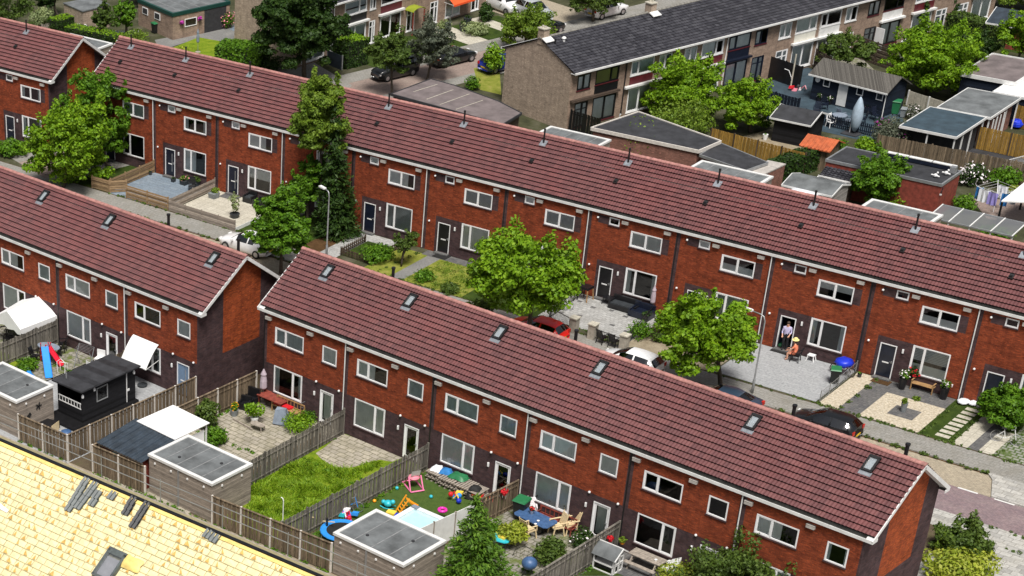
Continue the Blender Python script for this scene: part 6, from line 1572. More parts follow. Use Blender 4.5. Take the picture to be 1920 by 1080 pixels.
tiles('last dark tile at the right beside the single one',[(405,1011)],'slate_tile')
b=MB();a=[yp(*q) for q in((0,944),(18,958),(14,963),(-6,952))];b.add([YP(x,s,.09) for x,s in a],[(0,1,2,3)]);b.add([YP(x,s,.085) for x,s in a],[(3,2,1,0)]);tag(b.obj('board','white_sheet',loc=YO,rz=FY.a),'white offcut board on the yellow roof at the left edge','board')
x,s=yp(248,1058);cl=cloth('foil_heap','crumpled bright yellow foil beside the roof window',YO+Vector((0,0,0)),1.2,.7,.16,'yellow_strong',0,.6,'foil');cl.location=YO+FY.w(*YP(x,s,.06)[:2])-FY.w(0,0)+Vector((0,0,YP(x,s,.06).z));cl.rotation_euler=(TH,0,FY.a)
T=thing('scaffold_rail','white scaffold guard rail behind the yellow roof ridge','scaffold',YO,FY.a)
for z in(-1.45,-1.95):b=MB();b.bar((X0,4.1,z),(X1,4.1,z),.035);b.obj('rail','grey_metal',T)
for k in range(11):
    b=MB();x=X0+k*4.1;b.bar((x,4.1,-8.8),(x,4.1,-1.35),.04);b.obj('post','grey_metal',T)
b=MB();b.box((X0,3.3,-2.72),(X1,4.05,-2.66));b.obj('walkway','grey_wood',T)

for i in range(5):
    potplant('pink flowering pot on the inner window sill above the blue table',FC.w(19.5+1.05+i*.45,.16,.9),.07,.13,'grey_planter','leaf_dark',.1,.14,n=40,flowers='petal_pink',size=.06)['group']='flower pots on the window sill above the blue table'

def weeds(label,fr,lines,per=5,mat='leaf_green',r=.11):
    bl=[]
    for (x0,y0,x1,y1) in lines:
        L=math.hypot(x1-x0,y1-y0)
        for _ in range(int(L*per)):
            t=rnd.random();k=r*rnd.uniform(.4,1.5);bl.append((x0+(x1-x0)*t+rnd.gauss(0,.07),y0+(y1-y0)*t+rnd.gauss(0,.07),k*.3,k,k,k*.7))
    o=foliage('weeds',mat,bl,len(bl)*13,.085,None,up=.6);o.location=(fr.o[0],fr.o[1],0);o.rotation_euler=(0,0,fr.a)
    tag(o,label,'weeds',kind='stuff')
weeds('small weeds along the back garden fences and patio edges',FC,[(7.0,-4.2,13,-4.4),(6.9,-9.8,6.6,-.3),(13.0,-12,13.0,-.4),(13.3,-12,13.3,-.5),(9,-4.3,12.9,-3.2),(19.3,-8,19.5,-4),(25.8,-12,25.9,-.5),(26.2,-12,26.2,-2),(-.4,-13,-.4,-1),(3.4,-13.7,8.4,-13.5),(8.5,-13.5,16.6,-12.8),(-6.9,-14.5,-2.7,-14.3),(-.7,-14.1,3.4,-13.8),(.2,-6,6,-5.5),(19.5,-8.5,25.8,-8),(21,-5.5,25.5,-5),(-15.3,-6,-9.4,-5.5),(-9.5,-8,-9.4,-1)],6)
weeds('weeds growing along kerbs and front garden edges',FB,[(-10,-7.78,69,-7.78),(0,-5.66,70,-5.66),(38.4,-5.0,45,-5.1),(64.3,-5.5,64.3,-.4),(66.0,-5.5,66.0,-.5),(68.6,-5.5,68.8,-.8),(25.7,-5.4,26,-1),(59.4,-5.5,59.4,-.4),(60.3,-5.6,64.2,-5.6),(70.3,-13.5,85,-13.6),(69,-15.2,85,-15.3)],4,'leaf_mid',.09)

# ================= brown brick rows behind, sheds and gardens =================
FF=Frame(-42.254,60.001,1.5126)
def slab(fr,pts,z,mat,name='paving'):return sheet(name,fr,pts,z,mat)
# ---- ground areas ----
sheet('street',FE,R4(-40,16.2,90,20.6),.006,'pavers_brown',local=True)
sheet('pavement',FE,R4(-40,20.6,90,22.8),.008,'pavement_grey',local=True)
sheet('pavement',FE,R4(-40,14.6,90,16.2),.008,'pavement_grey',local=True)
sheet('driveway',FE,R4(17.5,22.8,24,30),.010,'pavers_sand',local=True)
sheet('front_garden',FE,R4(-2,22.8,17,28.3),.008,'lawn_dark',local=True)
for x0,x1 in((8.9,11.2),(14.0,15.6)):sheet('path',FE,R4(x0,22.8,x1,29),.013,'slab_cream',local=True)
sheet('lawn',FB,[(888,128),(936,122),(940,178),(898,168)],.010,'lawn_dry')
sheet('lawn',FB,[(318,92),(372,70),(428,80),(470,118),(420,130),(330,112)],.012,'lawn_bright')
sheet('yard',FB,[(290,75),(360,62),(400,48),(470,45),(480,75),(425,80),(372,72),(300,95)],.010,'asphalt_path')
sheet('path',FB,[(430,55),(455,40),(478,58),(468,70)],.016,'slab_bluegrey')
sheet('path',FB,[(498,140),(515,95),(560,100),(660,160),(640,180)],.009,'pavement_grey')
sheet('lawn',FB,[(-10,60),(60,40),(130,45),(240,80),(230,110),(100,100)],.010,'lawn_dark')
sheet('yard',FB,[(1385,190),(1500,120),(1690,200),(1700,270),(1600,260),(1470,230)],.010,'bitumen_blue')
sheet('yard',FB,[(1690,290),(1770,230),(1960,270),(1960,340),(1800,300)],.012,'bitumen_dark')
sheet('yard',FB,[(1820,370),(1960,380),(1960,430),(1850,410)],.010,'pavers_brown')
sheet('yard',FB,[(1380,260),(1470,235),(1530,270),(1500,300)],.011,'soil_sandy')
sheet('yard',FB,[(1560,105),(1600,95),(1660,150),(1640,170)],.010,'slab_mossy')
sheet('lawn',FB,[(1640,10),(1960,40),(1960,110),(1700,60)],.008,'lawn_dark')
sheet('lawn',FB,[(960,255),(1110,275),(1320,320),(1330,345),(960,262)],.009,'lawn_dry')
# ---- brown houses ----
def brownhouse(fr,x0,x1,mirror,frame,pane_panel,ledge,label,el=0,up=True,awn=None,low='door',st=('part','sheer','grey'),roofmat='dark_tile',chim=True,group='brown brick houses with dark roofs',dep=7.9,wallm=('brick_brown','brick_pale'),eave=4.95,rid=6.75,big=(2.65,5.15),small=(.7,2.1)):
    w=x1-x0;T=thing('brown_house',label,'house',fr.w(x0,0,0),fr.a,group)
    def mx(a,c):return (w-c,w-a) if mirror else (a,c)
    b0,b1=mx(*big);s0,s1=mx(*small)
    b1=min(b1,w-.15);s1=min(s1,w-.15)
    W=[((b0,3.35,b1,4.55),(.66 if not mirror else .34,)),((s0,3.25,s1,4.5),(.5,)),((b0,.25,b1,2.25),(.5,)),((s0,.12,s1,2.2),(.55,))]
    b=MB();facade(b,0,w,0,eave,[r for r,_ in W],[],rev=.12,mo=0,md=0,mr=0)
    b.add([(w,dep,0),(0,dep,0),(0,dep,eave),(w,dep,eave)],[(0,1,2,3)],0)
    ry=dep/2
    for x,f in((.003 if not el else 0,True),(w-.003,False)):
        b.add([(x,0,0),(x,dep,0),(x,dep,eave),(x,ry,rid-.08),(x,0,eave)],[(4,3,2,1,0) if f else (0,1,2,3,4)],1)
    b.box((.01,.25,2.55),(w-.01,dep-.02,2.7),2);b.box((.01,.25,4.8),(w-.01,dep-.02,4.9),2);b.box((.01,.25,-.05),(w-.01,dep-.02,.05),2)
    b.obj('wall',[wallm[0],wallm[1],'room_dark'],T)
    rf=link('roof',roofmesh(('d',round(w,2),el),-el,w,(-.45,eave,ry,rid,dep+.45,eave),15,[roofmat,'riser_shade'],period=.3,amp=.02,lift=.05,tw=.3),T)
    link('ridge_tiles',ridgemesh(-el,w,ry,rid+.03,'ridge_dark',.11,.4),rf)
    g_=MB();g_.box((-el,-.58,eave-.12),(w,-.45,eave+.02));g_.box((-el,-.45,eave-.12),(w,0,eave-.09));g_.obj('gutter','white_trim',T)
    g_=MB();g_.box((-el,dep+.45,eave-.12),(w,dep+.58,eave+.02));g_.obj('rear_gutter','white_trim',T)
    for i,((r,m),s) in enumerate(zip(W,list(st)+['side','none','sheer'])):
        window(T,r,m,s,sill='white_trim' if frame=='white_frame' else 'dark_red',fr=frame,fw=.085,top=.22 if i==3 else None,name='window' if i<3 else 'garden_door')
    p=MB();p.box((b0,-.03,2.6),(b1,.0,3.27));p.obj('window_panel',pane_panel,T)
    p=MB();p.box((b0-.3 if not awn else 0.1,-.32,2.42),(b1+.2 if not awn else w-.5,-.001,2.58));p.obj('ledge',ledge,T)
    if chim:
        c=MB();sx=.25 if not mirror else w-.25
        c.box((sx-.3,ry-.35,rid-.5),(sx+.3,ry+.35,rid+.75));c.obj('chimney',wallm[1],rf)
        c=MB();c.box((sx-.36,ry-.41,rid+.75),(sx+.36,ry+.41,rid+.83))
        for d in(-.15,.15):c.lathe([(.1,0),(.08,.16)],(sx,ry+d,rid+.83),8)
        c.obj('chimney_cap','slab_cream',rf)
        c=MB();c.obx((sx,ry-.62,rid-.02),(.45,0,0),(0,.28,.12),(0,-.01,.03));c.obj('lead_flashing','white_trim',rf)
    return T
eb=[0,5.75,11.6,17,22.5,28,33.2,39,45,50.8,56.5,62]
cfg=[(False,'black_paint','black_paint','plank_brown','brown house at the gable end of the black roofed row','lime',1),
 (True,'white_frame','dark_red','white_trim','brown house with rolled white awning, next after the gable end house','grey',0),
 (False,'white_frame','dark_red','white_trim','brown house with dark red panel behind the two lime trees','part',1),
 (True,'navy_paint','navy_paint','navy_paint','brown house with navy window frames and ledge','sheer',0),
 (False,'white_frame','cream_panel','white_trim','brown house with cream panel and white french doors','sheer',1),
 (True,'white_frame','white_trim','white_trim','brown house with white panel above wide garden windows','none',0),
 (False,'black_paint','white_trim','white_trim','brown house with a white panel and an open white garden door','none',0),
 (True,'white_frame','dark_red','white_trim','brown house of the black roofed row at the top picture edge','part',1),
 (False,'white_frame','white_trim','white_trim','farthest brown house of the black roofed row','part',0)]
for i,(mi,fm,pm,lm,lab,s,ch) in enumerate(cfg):
    T=brownhouse(FE,eb[i],eb[i+1],mi,fm,pm,lm,lab,el=.12 if i==0 else 0,awn=i in(0,1),st=(s,'part' if i%2 else 'sheer','sheer','sheer'),chim=bool(ch))
    if i in(1,3,5):
        q=MB();q.tube([(.1,-.3,4.9),(.1,-.08,4.7),(.1,-.08,.1)],.05,8);q.obj('drainpipe','white_trim' if i!=1 else 'black_metal',T)
    if i==0:
        q=MB();q.lathe([(.12,0),(.12,.25),(.2,.3),(.1,.42)],(1.7,3.1,6.35),10);q.obj('roof_vent','white_trim',T)
        q=MB();q.lathe([(.07,0),(.07,.45),(.1,.5)],(.7,3.0,6.3),8);q.obj('flue_pipe','black_metal',T)
    if i==6:
        q=MB();d=MB();q.box((2.1,-.95,.15),(2.16,-.05,2.1));q.obj('open_door','white_frame',T)
fcfg=[(-4.2,1.0,True,'white_frame','black_paint','white_trim','brown house with a black panel and striped blind across the street','topblind'),
 (1.0,6.9,False,'white_frame','dark_red','white_trim','brown house with dark red panel and a yellow porch roof across the street','none'),
 (6.9,12.8,False,'white_frame','cream_panel','white_trim','brown house with the orange awning across the street','sheer'),
 (12.8,18.6,False,'white_frame','cream_panel','white_trim','brown house right of the orange awning house','grey'),
 (-9.6,-4.2,False,'white_frame','black_paint','white_trim','brown house hidden by the big dark tree across the street','grey')]
for x0,x1,mi,fm,pm,lm,lab,s in fcfg:
    bg_,sm_=((.9,3.8),(4.2,5.0)) if x0<0 else (((.5,3.3),(4.1,5.2)) if x0<5 else ((3.6,5.7),(1.4,2.5)))
    T=brownhouse(FF,x0,x1,False,fm,pm,lm,lab,st=(s,'part',s),chim=False,group='brown brick houses across the far street',big=bg_,small=sm_)
    if lab.find('porch')>0:
        b=MB();n=6;V=[]
        for i in range(n+1):
            a=math.pi*i/n;V+=[(4.65-.85*math.cos(a),-.02,2.25+.3*math.sin(a)),(4.65-.85*math.cos(a),-1.1,2.2+.3*math.sin(a))]
        b.add(V,[(2*i,2*i+1,2*i+3,2*i+2) for i in range(n)]);b.obj('porch_roof','leaf_yellow',T)
        for x in(3.9,5.4):b=MB();b.bar((x,-1.0,0),(x,-1.0,2.2),.1);b.obj('porch_post','red_wood',T)
T=thing('awning','bright orange fabric awning on the brown house across the street','awning',FF.w(10.2,-.03,2.75),FF.a)
b=MB();b.add([(0,0,0),(3.1,0,0),(3.1,-1.25,-.95),(0,-1.25,-.95),(3.1,-1.25,-1.15),(0,-1.25,-1.15)],[(0,3,2,1),(3,5,4,2)]);b.obj('canopy','canvas_orange',T)
b=MB();b.bar((0,0,-.9),(0,-1.25,-1.0),.03);b.bar((3.1,0,-.9),(3.1,-1.25,-1.0),.03);b.obj('arm','white_trim',T)
# ---- polygon outbuildings ----
def polybox(label,fr,px,h,wall,roof,trim,name='garden_shed',cat='shed',local=False,th=.14,openw=False,posts=None):
    P=[p if local else fr.g(p[0],p[1],h) for p in px]
    ar=sum(P[i][0]*P[(i+1)%len(P)][1]-P[(i+1)%len(P)][0]*P[i][1] for i in range(len(P)))
    if ar<0:P=P[::-1]
    o=P[0];T=thing(name,label,cat,fr.w(o[0],o[1],0),fr.a);Q=[(p[0]-o[0],p[1]-o[1]) for p in P];c=(sum(q[0] for q in Q)/len(Q),sum(q[1] for q in Q)/len(Q))
    ins=[(c[0]+(q[0]-c[0])*.965,c[1]+(q[1]-c[1])*.965) for q in Q]
    if wall and not openw:b=MB();b.prism(ins,0,h-.1);b.obj('wall',wall,T)
    if openw:
        for q in ins:b=MB();b.bar((q[0],q[1],0),(q[0],q[1],h-.1),.12);b.obj('post',wall,T)
    b=MB();b.prism(Q,h-.1,h-.005);b.obj('roof',roof,T)
    if trim:
        b=MB()
        for i in range(len(Q)):
            a,d=Vector((*Q[i],h-.06)),Vector((*Q[(i+1)%len(Q)],h-.06));b.bar(a,d,.09,th+.06)
        b.obj('fascia',trim,T)
    return T
def rearbox(label,x0,x1,y0=17.3,y1=20.7):return flatbox(label,FB,x0,y0,x1,y1,2.7,'plank_taupe','bitumen','white_trim','storage_box','shed',tw=.22,th=.05)
rearbox('grey storage box behind the ridge near the brown gable',23.3,28.5);rearbox('grey storage box behind the ridge left of the low grey roof',36.1,41.6);rearbox('grey storage box behind the ridge before the glass pergola',49.0,53.9)
rearbox('grey storage box in the gap right of the far left gable',-24.8,-19.6,13.6,16.9)
T=polybox('low flat roofed garage with pinkish roof and chalky seams beside the brown gable',FB,[(733,176),(808,148),(852,160),(935,190),(978,212),(943,233)],2.5,'plank_brown','bitumen_pink','bitumen_dark','carport','garage')
b=MB()
for a,c in(((775,172),(820,158)),((800,186),(850,168)),((825,196),(880,176)),((855,205),(905,188))):
    p=FB.g(*a,2.5);q=FB.g(*c,2.5);o=FB.l(T.location);b.bar((p[0]-o[0],p[1]-o[1],2.5),(q[0]-o[0],q[1]-o[1],2.5),.06,.02)
b.obj('roof_seam','slab_cream',T)
polybox('flat black roofed brick garage beside the brown gable house',FB,[(1108,240),(1197,210),(1352,265),(1310,283)],2.6,'brick_pink','bitumen_dark','concrete_post','garage','garage',th=.2)
polybox('lower black roofed shed right of the flat garage',FB,[(1312,290),(1350,268),(1440,305),(1398,320)],2.35,'brick_pink','bitumen_dark','grey_metal')
polybox('small shed with pale corrugated sheet roof',FB,[(1395,325),(1440,300),(1474,307),(1412,336)],2.15,'brick_pink','grey_box',None)
for (px,py,l) in((1150,272,'tilted concrete slab leaning at the garage wall'),):
    q=MB();q.obx((0,0,.5),(.5,0,0),(0,.35,.35),(0,-.04,.04));tag(q.obj('slab','slab_cream',loc=at(FB,px,py),rz=FB.a),l,'slab')
fence('new yellow board fence behind the black roofed garages',FB,[FB.g(1335,240,1.8),FB.g(1512,287,1.8)],1.8,'fence_yellow','fence_dark',plen=2.2)
fence('yellow board fence piece at the second brown house',FE,[FE.g(1163,215,1.8),FE.g(1207,233,1.8)],1.8,'fence_yellow','white_trim',plen=2.2)
fence('black board fence at the brown gable corner',FE,[(.1,-.3),(.5,-3.2)],1.9,'black_paint','black_paint',plen=1.6)
# navy shed yard
A1=Vector(FB.w(*FB.g(1518,136,2.25),0));A2=Vector(FB.w(*FB.g(1664,173,2.25),0));an=math.atan2((A2-A1).y,(A2-A1).x);FN=Frame(A1.x,A1.y,an);LN=(A2-A1).length
T=gable_shed('navy garden house with thatched roof and white windows',FN,.25,.3,LN-.25,3.1,2.25,3.05,'plank_navy','thatch','x',.3,'garden_house',trim=None)
for x,s in((1.0,.62),(4.1,.62),(5.9,.62)):shedwin(T,'f',LN-.5,2.8,x*(LN/7.2),1.35,.6,.75)
q=MB();q.box((2.45*(LN/7.2),-.03,.1),(3.3*(LN/7.2),.0,2.05));q.obj('door','white_trim',T)
q=MB();q.lathe([(.22,0),(.22,.03)],n=16);o=q.obj('wall_disc','white_plastic',T,loc=(.45,-.03,1.75));o.rotation_euler=(math.pi/2,0,0)
q=MB();q.box((-.3,-.36,2.02),(LN-.2,-.3,2.14));q.obj('gutter','white_trim',T)
q=MB();q.tube([(LN-.45,-.3,2.05),(LN-.45,-.05,1.8),(LN-.45,-.05,0)],.04,6);q.obj('drainpipe','white_trim',T)
C0=FB.g(1480,213,2.0)
T=gable_shed('small dark shed with black felt gable roof',FB,34.9,34.9,37.7,37.6,1.95,2.5,'plank_black','bitumen_dark','x',.3,trim='white_trim')
T=gable_shed('small wooden hut with orange tiled roof',FB,39.3,30.9,41.2,32.9,1.75,2.2,'fence_brown','terracotta','x',.28,'wooden_hut')
b=MB()
for i in range(9):b.bar((-.25+i*.3,-.28,1.72),(-.25+i*.3,1.0,2.27),.1,.07)
b.obj('tile_rib','terracotta',T)
T=thing('covered_parasol','tall cantilever parasol closed under a pale blue cover','parasol',at(FB,1598,251));b=MB();b.lathe([(.1,.25),(.34,.7),(.46,1.4),(.38,2.2),(.18,2.8),(.04,3.05)],(.12,0,0),12);b.obj('cover','pale_cover',T,smooth=True);b=MB();b.tube([(-.25,0,0),(-.25,0,1.3)],.05,8);b.obj('pole','white_plastic',T);b=MB();b.box((-.7,-.6,0),(.6,.6,.08));b.obj('base','bitumen_dark',T)
table('grey round garden table in the navy shed yard',at(FB,1571,232),0,1.2,1.2,.74,'grey_cover','black_metal',True)
for px,py,r,l in((1588,235,-1.2,'grey garden chair right of the round table in the navy yard'),(1556,238,1.2,'white garden chair stack left of the round table in the navy yard'),(1575,225,3.0,'grey garden chair behind the round table in the navy yard')):chair(l,at(FB,px,py),r,'grey_cover' if 'grey' in l[:5] else 'white_plastic')
fence('navy picket fence across the navy shed yard',FB,[FB.g(1512,205,1.0),FB.g(1660,238,1.0)],1.0,'plank_navy','plank_navy','picket',2.0,.08,bw=.09,gap=.07)
fence('navy board fence left of the navy shed yard',FB,[FB.g(1370,150,1.7),FB.g(1500,185,1.7)],1.7,'plank_navy','plank_navy',plen=2.0)
fence('dark panel fence behind the child trampoline',FB,[FB.g(1445,105,1.9),FB.g(1505,125,1.9)],1.9,'black_paint','black_paint','solid',1.8)
T=thing('post','white washed post with a curved arm in the dark yard','post',at(FB,1482,165));b=MB();b.tube([(0,0,0),(0,0,2.9)],.07,8);b.obj('pole','slab_cream',T);b=MB();b.tube([(0,0,.6),(.0,-.2,1.0),(-.3,-.2,1.5),(-.7,-.2,1.55)],.03,6);b.obj('arm','white_plastic',T)
toyheap('orange and blue play things in the dark yard',at(FB,1457,140),['toy_orange','cobalt','white_plastic','toy_orange'],6,.9)
toyheap('pink and white flower pots at the navy shed corner',at(FB,1497,170),['petal_pink','petal_white','dark_planter','petal_red'],9,.9)
bin_('tall green wheelie bin beside the navy shed',at(FB,1678,213),.3,'bin_green','bin_green',1.1)
bin_('small grey bin beside the green wheelie bin',at(FB,1692,220),.3,'grey_planter','grey_planter',.75)
fence('pale concrete wall with white rail right of the navy shed',FB,[FB.g(1705,170,1.2),FB.g(1782,195,1.2)],1.2,'slab_cream','white_trim','solid',2.0)
shrub('white flowering shrub beside the small grey bin',(1712,222),(1696,196,1732,226),'leaf_grey',400,.14,flowers='petal_white',nf=90)
shrub('magenta flowers by the navy picket fence',(1655,238),(1640,220,1672,242),'leaf_dark',300,.13,flowers='petal_purple',nf=60)
T=thing('basket_pot','blue bowl hanging near the dark shed','pot',at(FB,1440,240)+Vector((0,0,.6)));b=MB();b.lathe([(.1,0),(.35,.25)],n=12);b.obj('bowl','cobalt',T)
potplant('white bucket on the sandy yard',at(FB,1434,262),.22,.45,'white_plastic',n=10,lr=.1,lh=.05)
T=thing('wooden_swing','small black wooden swing frame on the sandy yard','swing',at(FB,1465,262),.3);b=MB();b.bar((-.4,0,0),(-.3,0,1.6),.07);b.bar((.4,0,0),(.3,0,1.6),.07);b.bar((-.35,0,1.6),(.35,0,1.6),.07);b.obj('frame','black_paint',T);b=MB();b.box((-.3,-.15,.4),(.3,.15,.45));b.obj('seat','terracotta',T)
fence('dark slatted wooden screen behind the thatched house garden',FB,[FB.g(1612,68,1.9),FB.g(1682,92,1.9)],1.9,'plank_brown','plank_brown','horiz',2.0,.1,bw=.14,gap=.03)
fence('brown slatted screen left of the small dark leafed tree',FB,[FB.g(1532,92,1.8),FB.g(1565,112,1.8)],1.8,'plank_brown','plank_brown','horiz',2.0,.1,bw=.14,gap=.03)
for px,py,r,l in((1530,215,.4,'navy chair by the dark shed'),(1545,205,2.2,'navy chair behind the picket fence'),(1615,232,-.9,'navy chair near the covered parasol'),(1640,225,1.2,'navy chair at the navy house wall')):chair(l,at(FB,px,py),r,'navy_paint')
for px,py,l,fl in((1535,190,'potted plant with pale bloom at the navy house door','petal_white'),(1625,212,'potted plant under the navy house windows','petal_pink'),(1555,196,'potted white flowers left of the white door','petal_white'),(1420,160,'potted shrub at the navy board fence','leaf_yellow')):potplant(l,at(FB,px,py),.2,.4,'black_paint','leaf_dark',.28,.3,n=90,flowers=fl)
# carports on the right
def carport(label,x0,y0,x1,y1,h,roof,wall=None):
    T=thing('carport',label,'carport',FB.w(x0,y0,0),FB.a);W,D=x1-x0,y1-y0
    b=MB();b.box((0,0,h-.1),(W,D,h));b.obj('roof',roof,T)
    b=MB();b.box((-.05,-.05,h-.16),(W+.05,.02,h+.03));b.box((-.05,D-.02,h-.16),(W+.05,D+.05,h+.03));b.box((-.05,.02,h-.16),(.02,D-.02,h+.03));b.box((W-.02,.02,h-.16),(W+.05,D-.02,h+.03));b.obj('fascia','white_trim',T)
    for x,y in((.1,.1),(W-.1,.1),(.1,D-.1),(W-.1,D-.1),(W-.1,D*.3),(W-.1,D*.6),(W*.5,.1)):b=MB();b.bar((x,y,0),(x,y,h-.1),.09);b.obj('post','white_trim' if x>W*.4 else 'black_paint',T)
    if wall:b=MB();b.box((.15,D*.25,0),(W-.4,D-.15,h-.12));b.obj('wall',wall,T)
    return T
carport('black felt carport with white edge and open posts',43.9,36.9,48.2,42.35,2.5,'bitumen_blue','room_dark')
T=carport('grey blue flat roofed garden room joined behind the black carport',44.4,42.5,48.5,48.3,2.52,'bitumen','brick_pink')
q=MB()
for i in range(4):q.box((4.12,.6+i*.7,.2),(4.18,.7+i*.7,2.2))
q.obj('window_frame','white_trim',T)
polybox('white flat roof at the right picture edge',FB,R4(46.2,48.7,52,54.2),2.45,'plank_navy','white_sheet','white_trim',local=True)
T=polybox('flat grey roofed garage with white fascia beside the large lime tree',FB,R4(42.7,50.9,47.0,57.2),2.7,'plank_navy','bitumen_pink','white_trim','garage','garage',local=True,th=.25)
q=MB();q.box((4.22,2.4,.1),(4.27,3.4,2.2));q.obj('door','white_trim',T)
polybox('pale shed roof behind the large lime tree',FB,[(1690,78),(1725,62),(1790,75),(1770,95)],2.4,'plank_grey','bitumen','white_trim')
fence('brown board fence in front of the carports',FB,[FB.g(1648,252,1.8),FB.g(1960,312,1.8)],1.8,'fence_brown','fence_brown',plen=2.2)
fence('golden board fence behind the carport yard',FB,[FB.g(1838,237,1.8),FB.g(1960,262,1.8)],1.8,'fence_yellow','fence_dark',plen=2.2)
fence('golden board fence at the red shed far right',FB,[FB.g(1908,196,1.8),FB.g(1960,210,1.8)],1.8,'fence_yellow','fence_dark',plen=2.2)
fence('white lattice gate in the carport yard',FB,[FB.g(1885,300,.8),FB.g(1925,290,.8)],.8,'white_trim','white_trim','rail',1.5)
T=thing('covered_grill','bright blue tarpaulin by the golden fence','tarpaulin',at(FB,1905,240));b=MB();b.ball((0,0,.4),.5,0,10,6,.7,.15);b.obj('cover','cobalt',T)
# long black roof and lean-tos
T=flatbox('long black roofed shed with blue white parapet',FB,42.9,26.6,51.4,29.9,2.55,'red_wood','bitumen_dark','grey_metal','garden_shed','shed',tw=.12,th=.1)
q=MB();q.box((3.0,2.9,2.66),(8.3,3.2,2.95));q.obj('parapet','navy_paint',T)
for i in range(3):q=MB();q.box((3.05+i*1.75,2.88,2.96),(4.72+i*1.75,3.22,3.02));q.obj('parapet_cap','white_trim',T)
q=MB();q.box((8.0,2.4,2.65),(8.4,2.8,3.1));q.obj('chimney','grey_metal',T)
for x,y in((7.6,1.0),(8.0,1.9)):
    q=MB();q.ball((x,y,2.8),.14,0,8,5,1.0);q.ball((x+.1,y+.05,3.0),.08,0,6,4);q.tube([(x-.3,y,2.8),(x,y,2.8),(x+.3,y,2.75)],.05,6);q.obj('bird_figure','white_plastic',T)
def leanto(label,px,z0,z1,wall,key):
    # px: front-left, back-left, back-right, front-right
    P=[FB.g(px[0][0],px[0][1],z0),FB.g(px[1][0],px[1][1],z1),FB.g(px[2][0],px[2][1],z1),FB.g(px[3][0],px[3][1],z0)]
    o=P[0];T=thing('tiled_lean_to',label,'shed',FB.w(*o),FB.a);Q=[(p[0]-o[0],p[1]-o[1],z) for p,z in zip(P,(z0,z1,z1,z0))]
    w=max(q[0] for q in Q);d=max(Q[1][1],Q[2][1])
    link('roof',roofmesh(key,-.05,w+.05,(0,z0,d,z1,d+.1,z1-.02),5,['dark_tile','riser_shade'],period=.3,amp=.045,lift=.06,back=False),T)
    b=MB();b.box((.05,.12,0),(w-.05,d,z0-.05));b.obj('wall',wall,T);b=MB();b.box((-.1,-.08,z0-.1),(w+.1,-.02,z0));b.obj('gutter','white_trim',T)
leanto('small tiled lean-to roof with mixed red tiles under the long black roof',((1537,328),(1553,312),(1598,325),(1590,342)),1.9,2.3,'plank_brown','lt1')
leanto('dark tiled lean-to roof at the right end of the long black roof',((1686,346),(1697,335),(1766,353),(1752,368)),1.9,2.3,'fence_yellow','lt2')
gable_shed('low shed with grey felt roof and white edging behind the ridge',FB,42.3,21.2,45.9,24.0,2.1,2.5,'plank_grey','bitumen','x',.1,trim='white_trim')
q=MB();q.add([(0,0,1.6),(2.3,-.2,1.7),(2.5,1.2,1.95),(.2,1.3,1.9)],[(0,1,2,3)]);q.add([(0,0,1.57),(2.3,-.2,1.67),(2.5,1.2,1.92),(.2,1.3,1.87)],[(3,2,1,0)]);tag(q.obj('tarpaulin','white_sheet',loc=FB.w(42.9,25.0),rz=FB.a),'white sheet roofing between grey shed and mixed tiles','tarpaulin')
cloth('parasol','white open parasol behind the ridge beside the grey felt shed',FB.w(44.0,20.2,1.9),2.2,2.0,.5,'white_cloth',0,.02,'parasol')
T=thing('glass_pergola','pergola with milky glass roof panes and white rafters','pergola',FB.w(52.9,21.0),FB.a);
for i in range(4):b=MB();b.add([(i*1.42+.04,0,2.3),(i*1.42+1.38,0,2.3),(i*1.42+1.38,2.3,2.5),(i*1.42+.04,2.3,2.5)],[(0,1,2,3)]);b.obj('roof_pane','clear_sheet',T)
for i in range(5):
    b=MB();b.bar((i*1.42,-.05,2.29),(i*1.42,2.35,2.49),.07);b.obj('rafter','white_trim',T)
    b=MB();b.bar((i*1.42,.05,0),(i*1.42,.05,2.26),.09);b.obj('post','white_trim',T)
b=MB();b.bar((-.05,0,2.27),(5.75,0,2.27),.1);b.bar((-.05,2.3,2.45),(5.75,2.3,2.45),.1);b.obj('beam','grey_metal',T)
T=thing('rotary_dryer','rotary clothes line with coloured laundry','clothes line',at(FB,1862,398));b=MB();b.tube([(0,0,0),(0,0,1.9)],.03,6)
for k in range(4):a=.5+k*math.pi/2;b.bar((0,0,1.2),(1.5*math.cos(a),1.5*math.sin(a),1.9),.03)
for r in(.7,1.05,1.4):
    for k in range(4):a=.5+k*math.pi/2;c=a+math.pi/2;b.bar((r*math.cos(a),r*math.sin(a),1.55+.23*r),(r*math.cos(c),r*math.sin(c),1.55+.23*r),.01)
b.obj('frame','white_plastic',T)
for x,y,m,w in((-1.1,-.5,'blue_cloth',.5),(-.6,-.8,'white_cloth',.8),(.1,-.95,'violet_cloth',.7),(.8,-.6,'blue_cloth',.5),(1.1,.1,'white_cloth',.5),(.0,.7,'white_cloth',.7)):
    b=MB();V=[]
    for i in range(5):V+=[(x-w/2+w*i/4,y+.05*math.sin(i*2),1.78),(x-w/2+w*i/4,y+.08*math.sin(i*2.5),.85)]
    b.add(V,[(2*i,2*i+1,2*i+3,2*i+2) for i in range(4)]);b.obj('laundry',m,T)
polybox('white garden pavilion roof at the right edge near the laundry',FB,[(1878,376),(1925,338),(1990,350),(1960,380)],2.2,'black_paint','white_sheet',None,'pavilion','pavilion',openw=True)
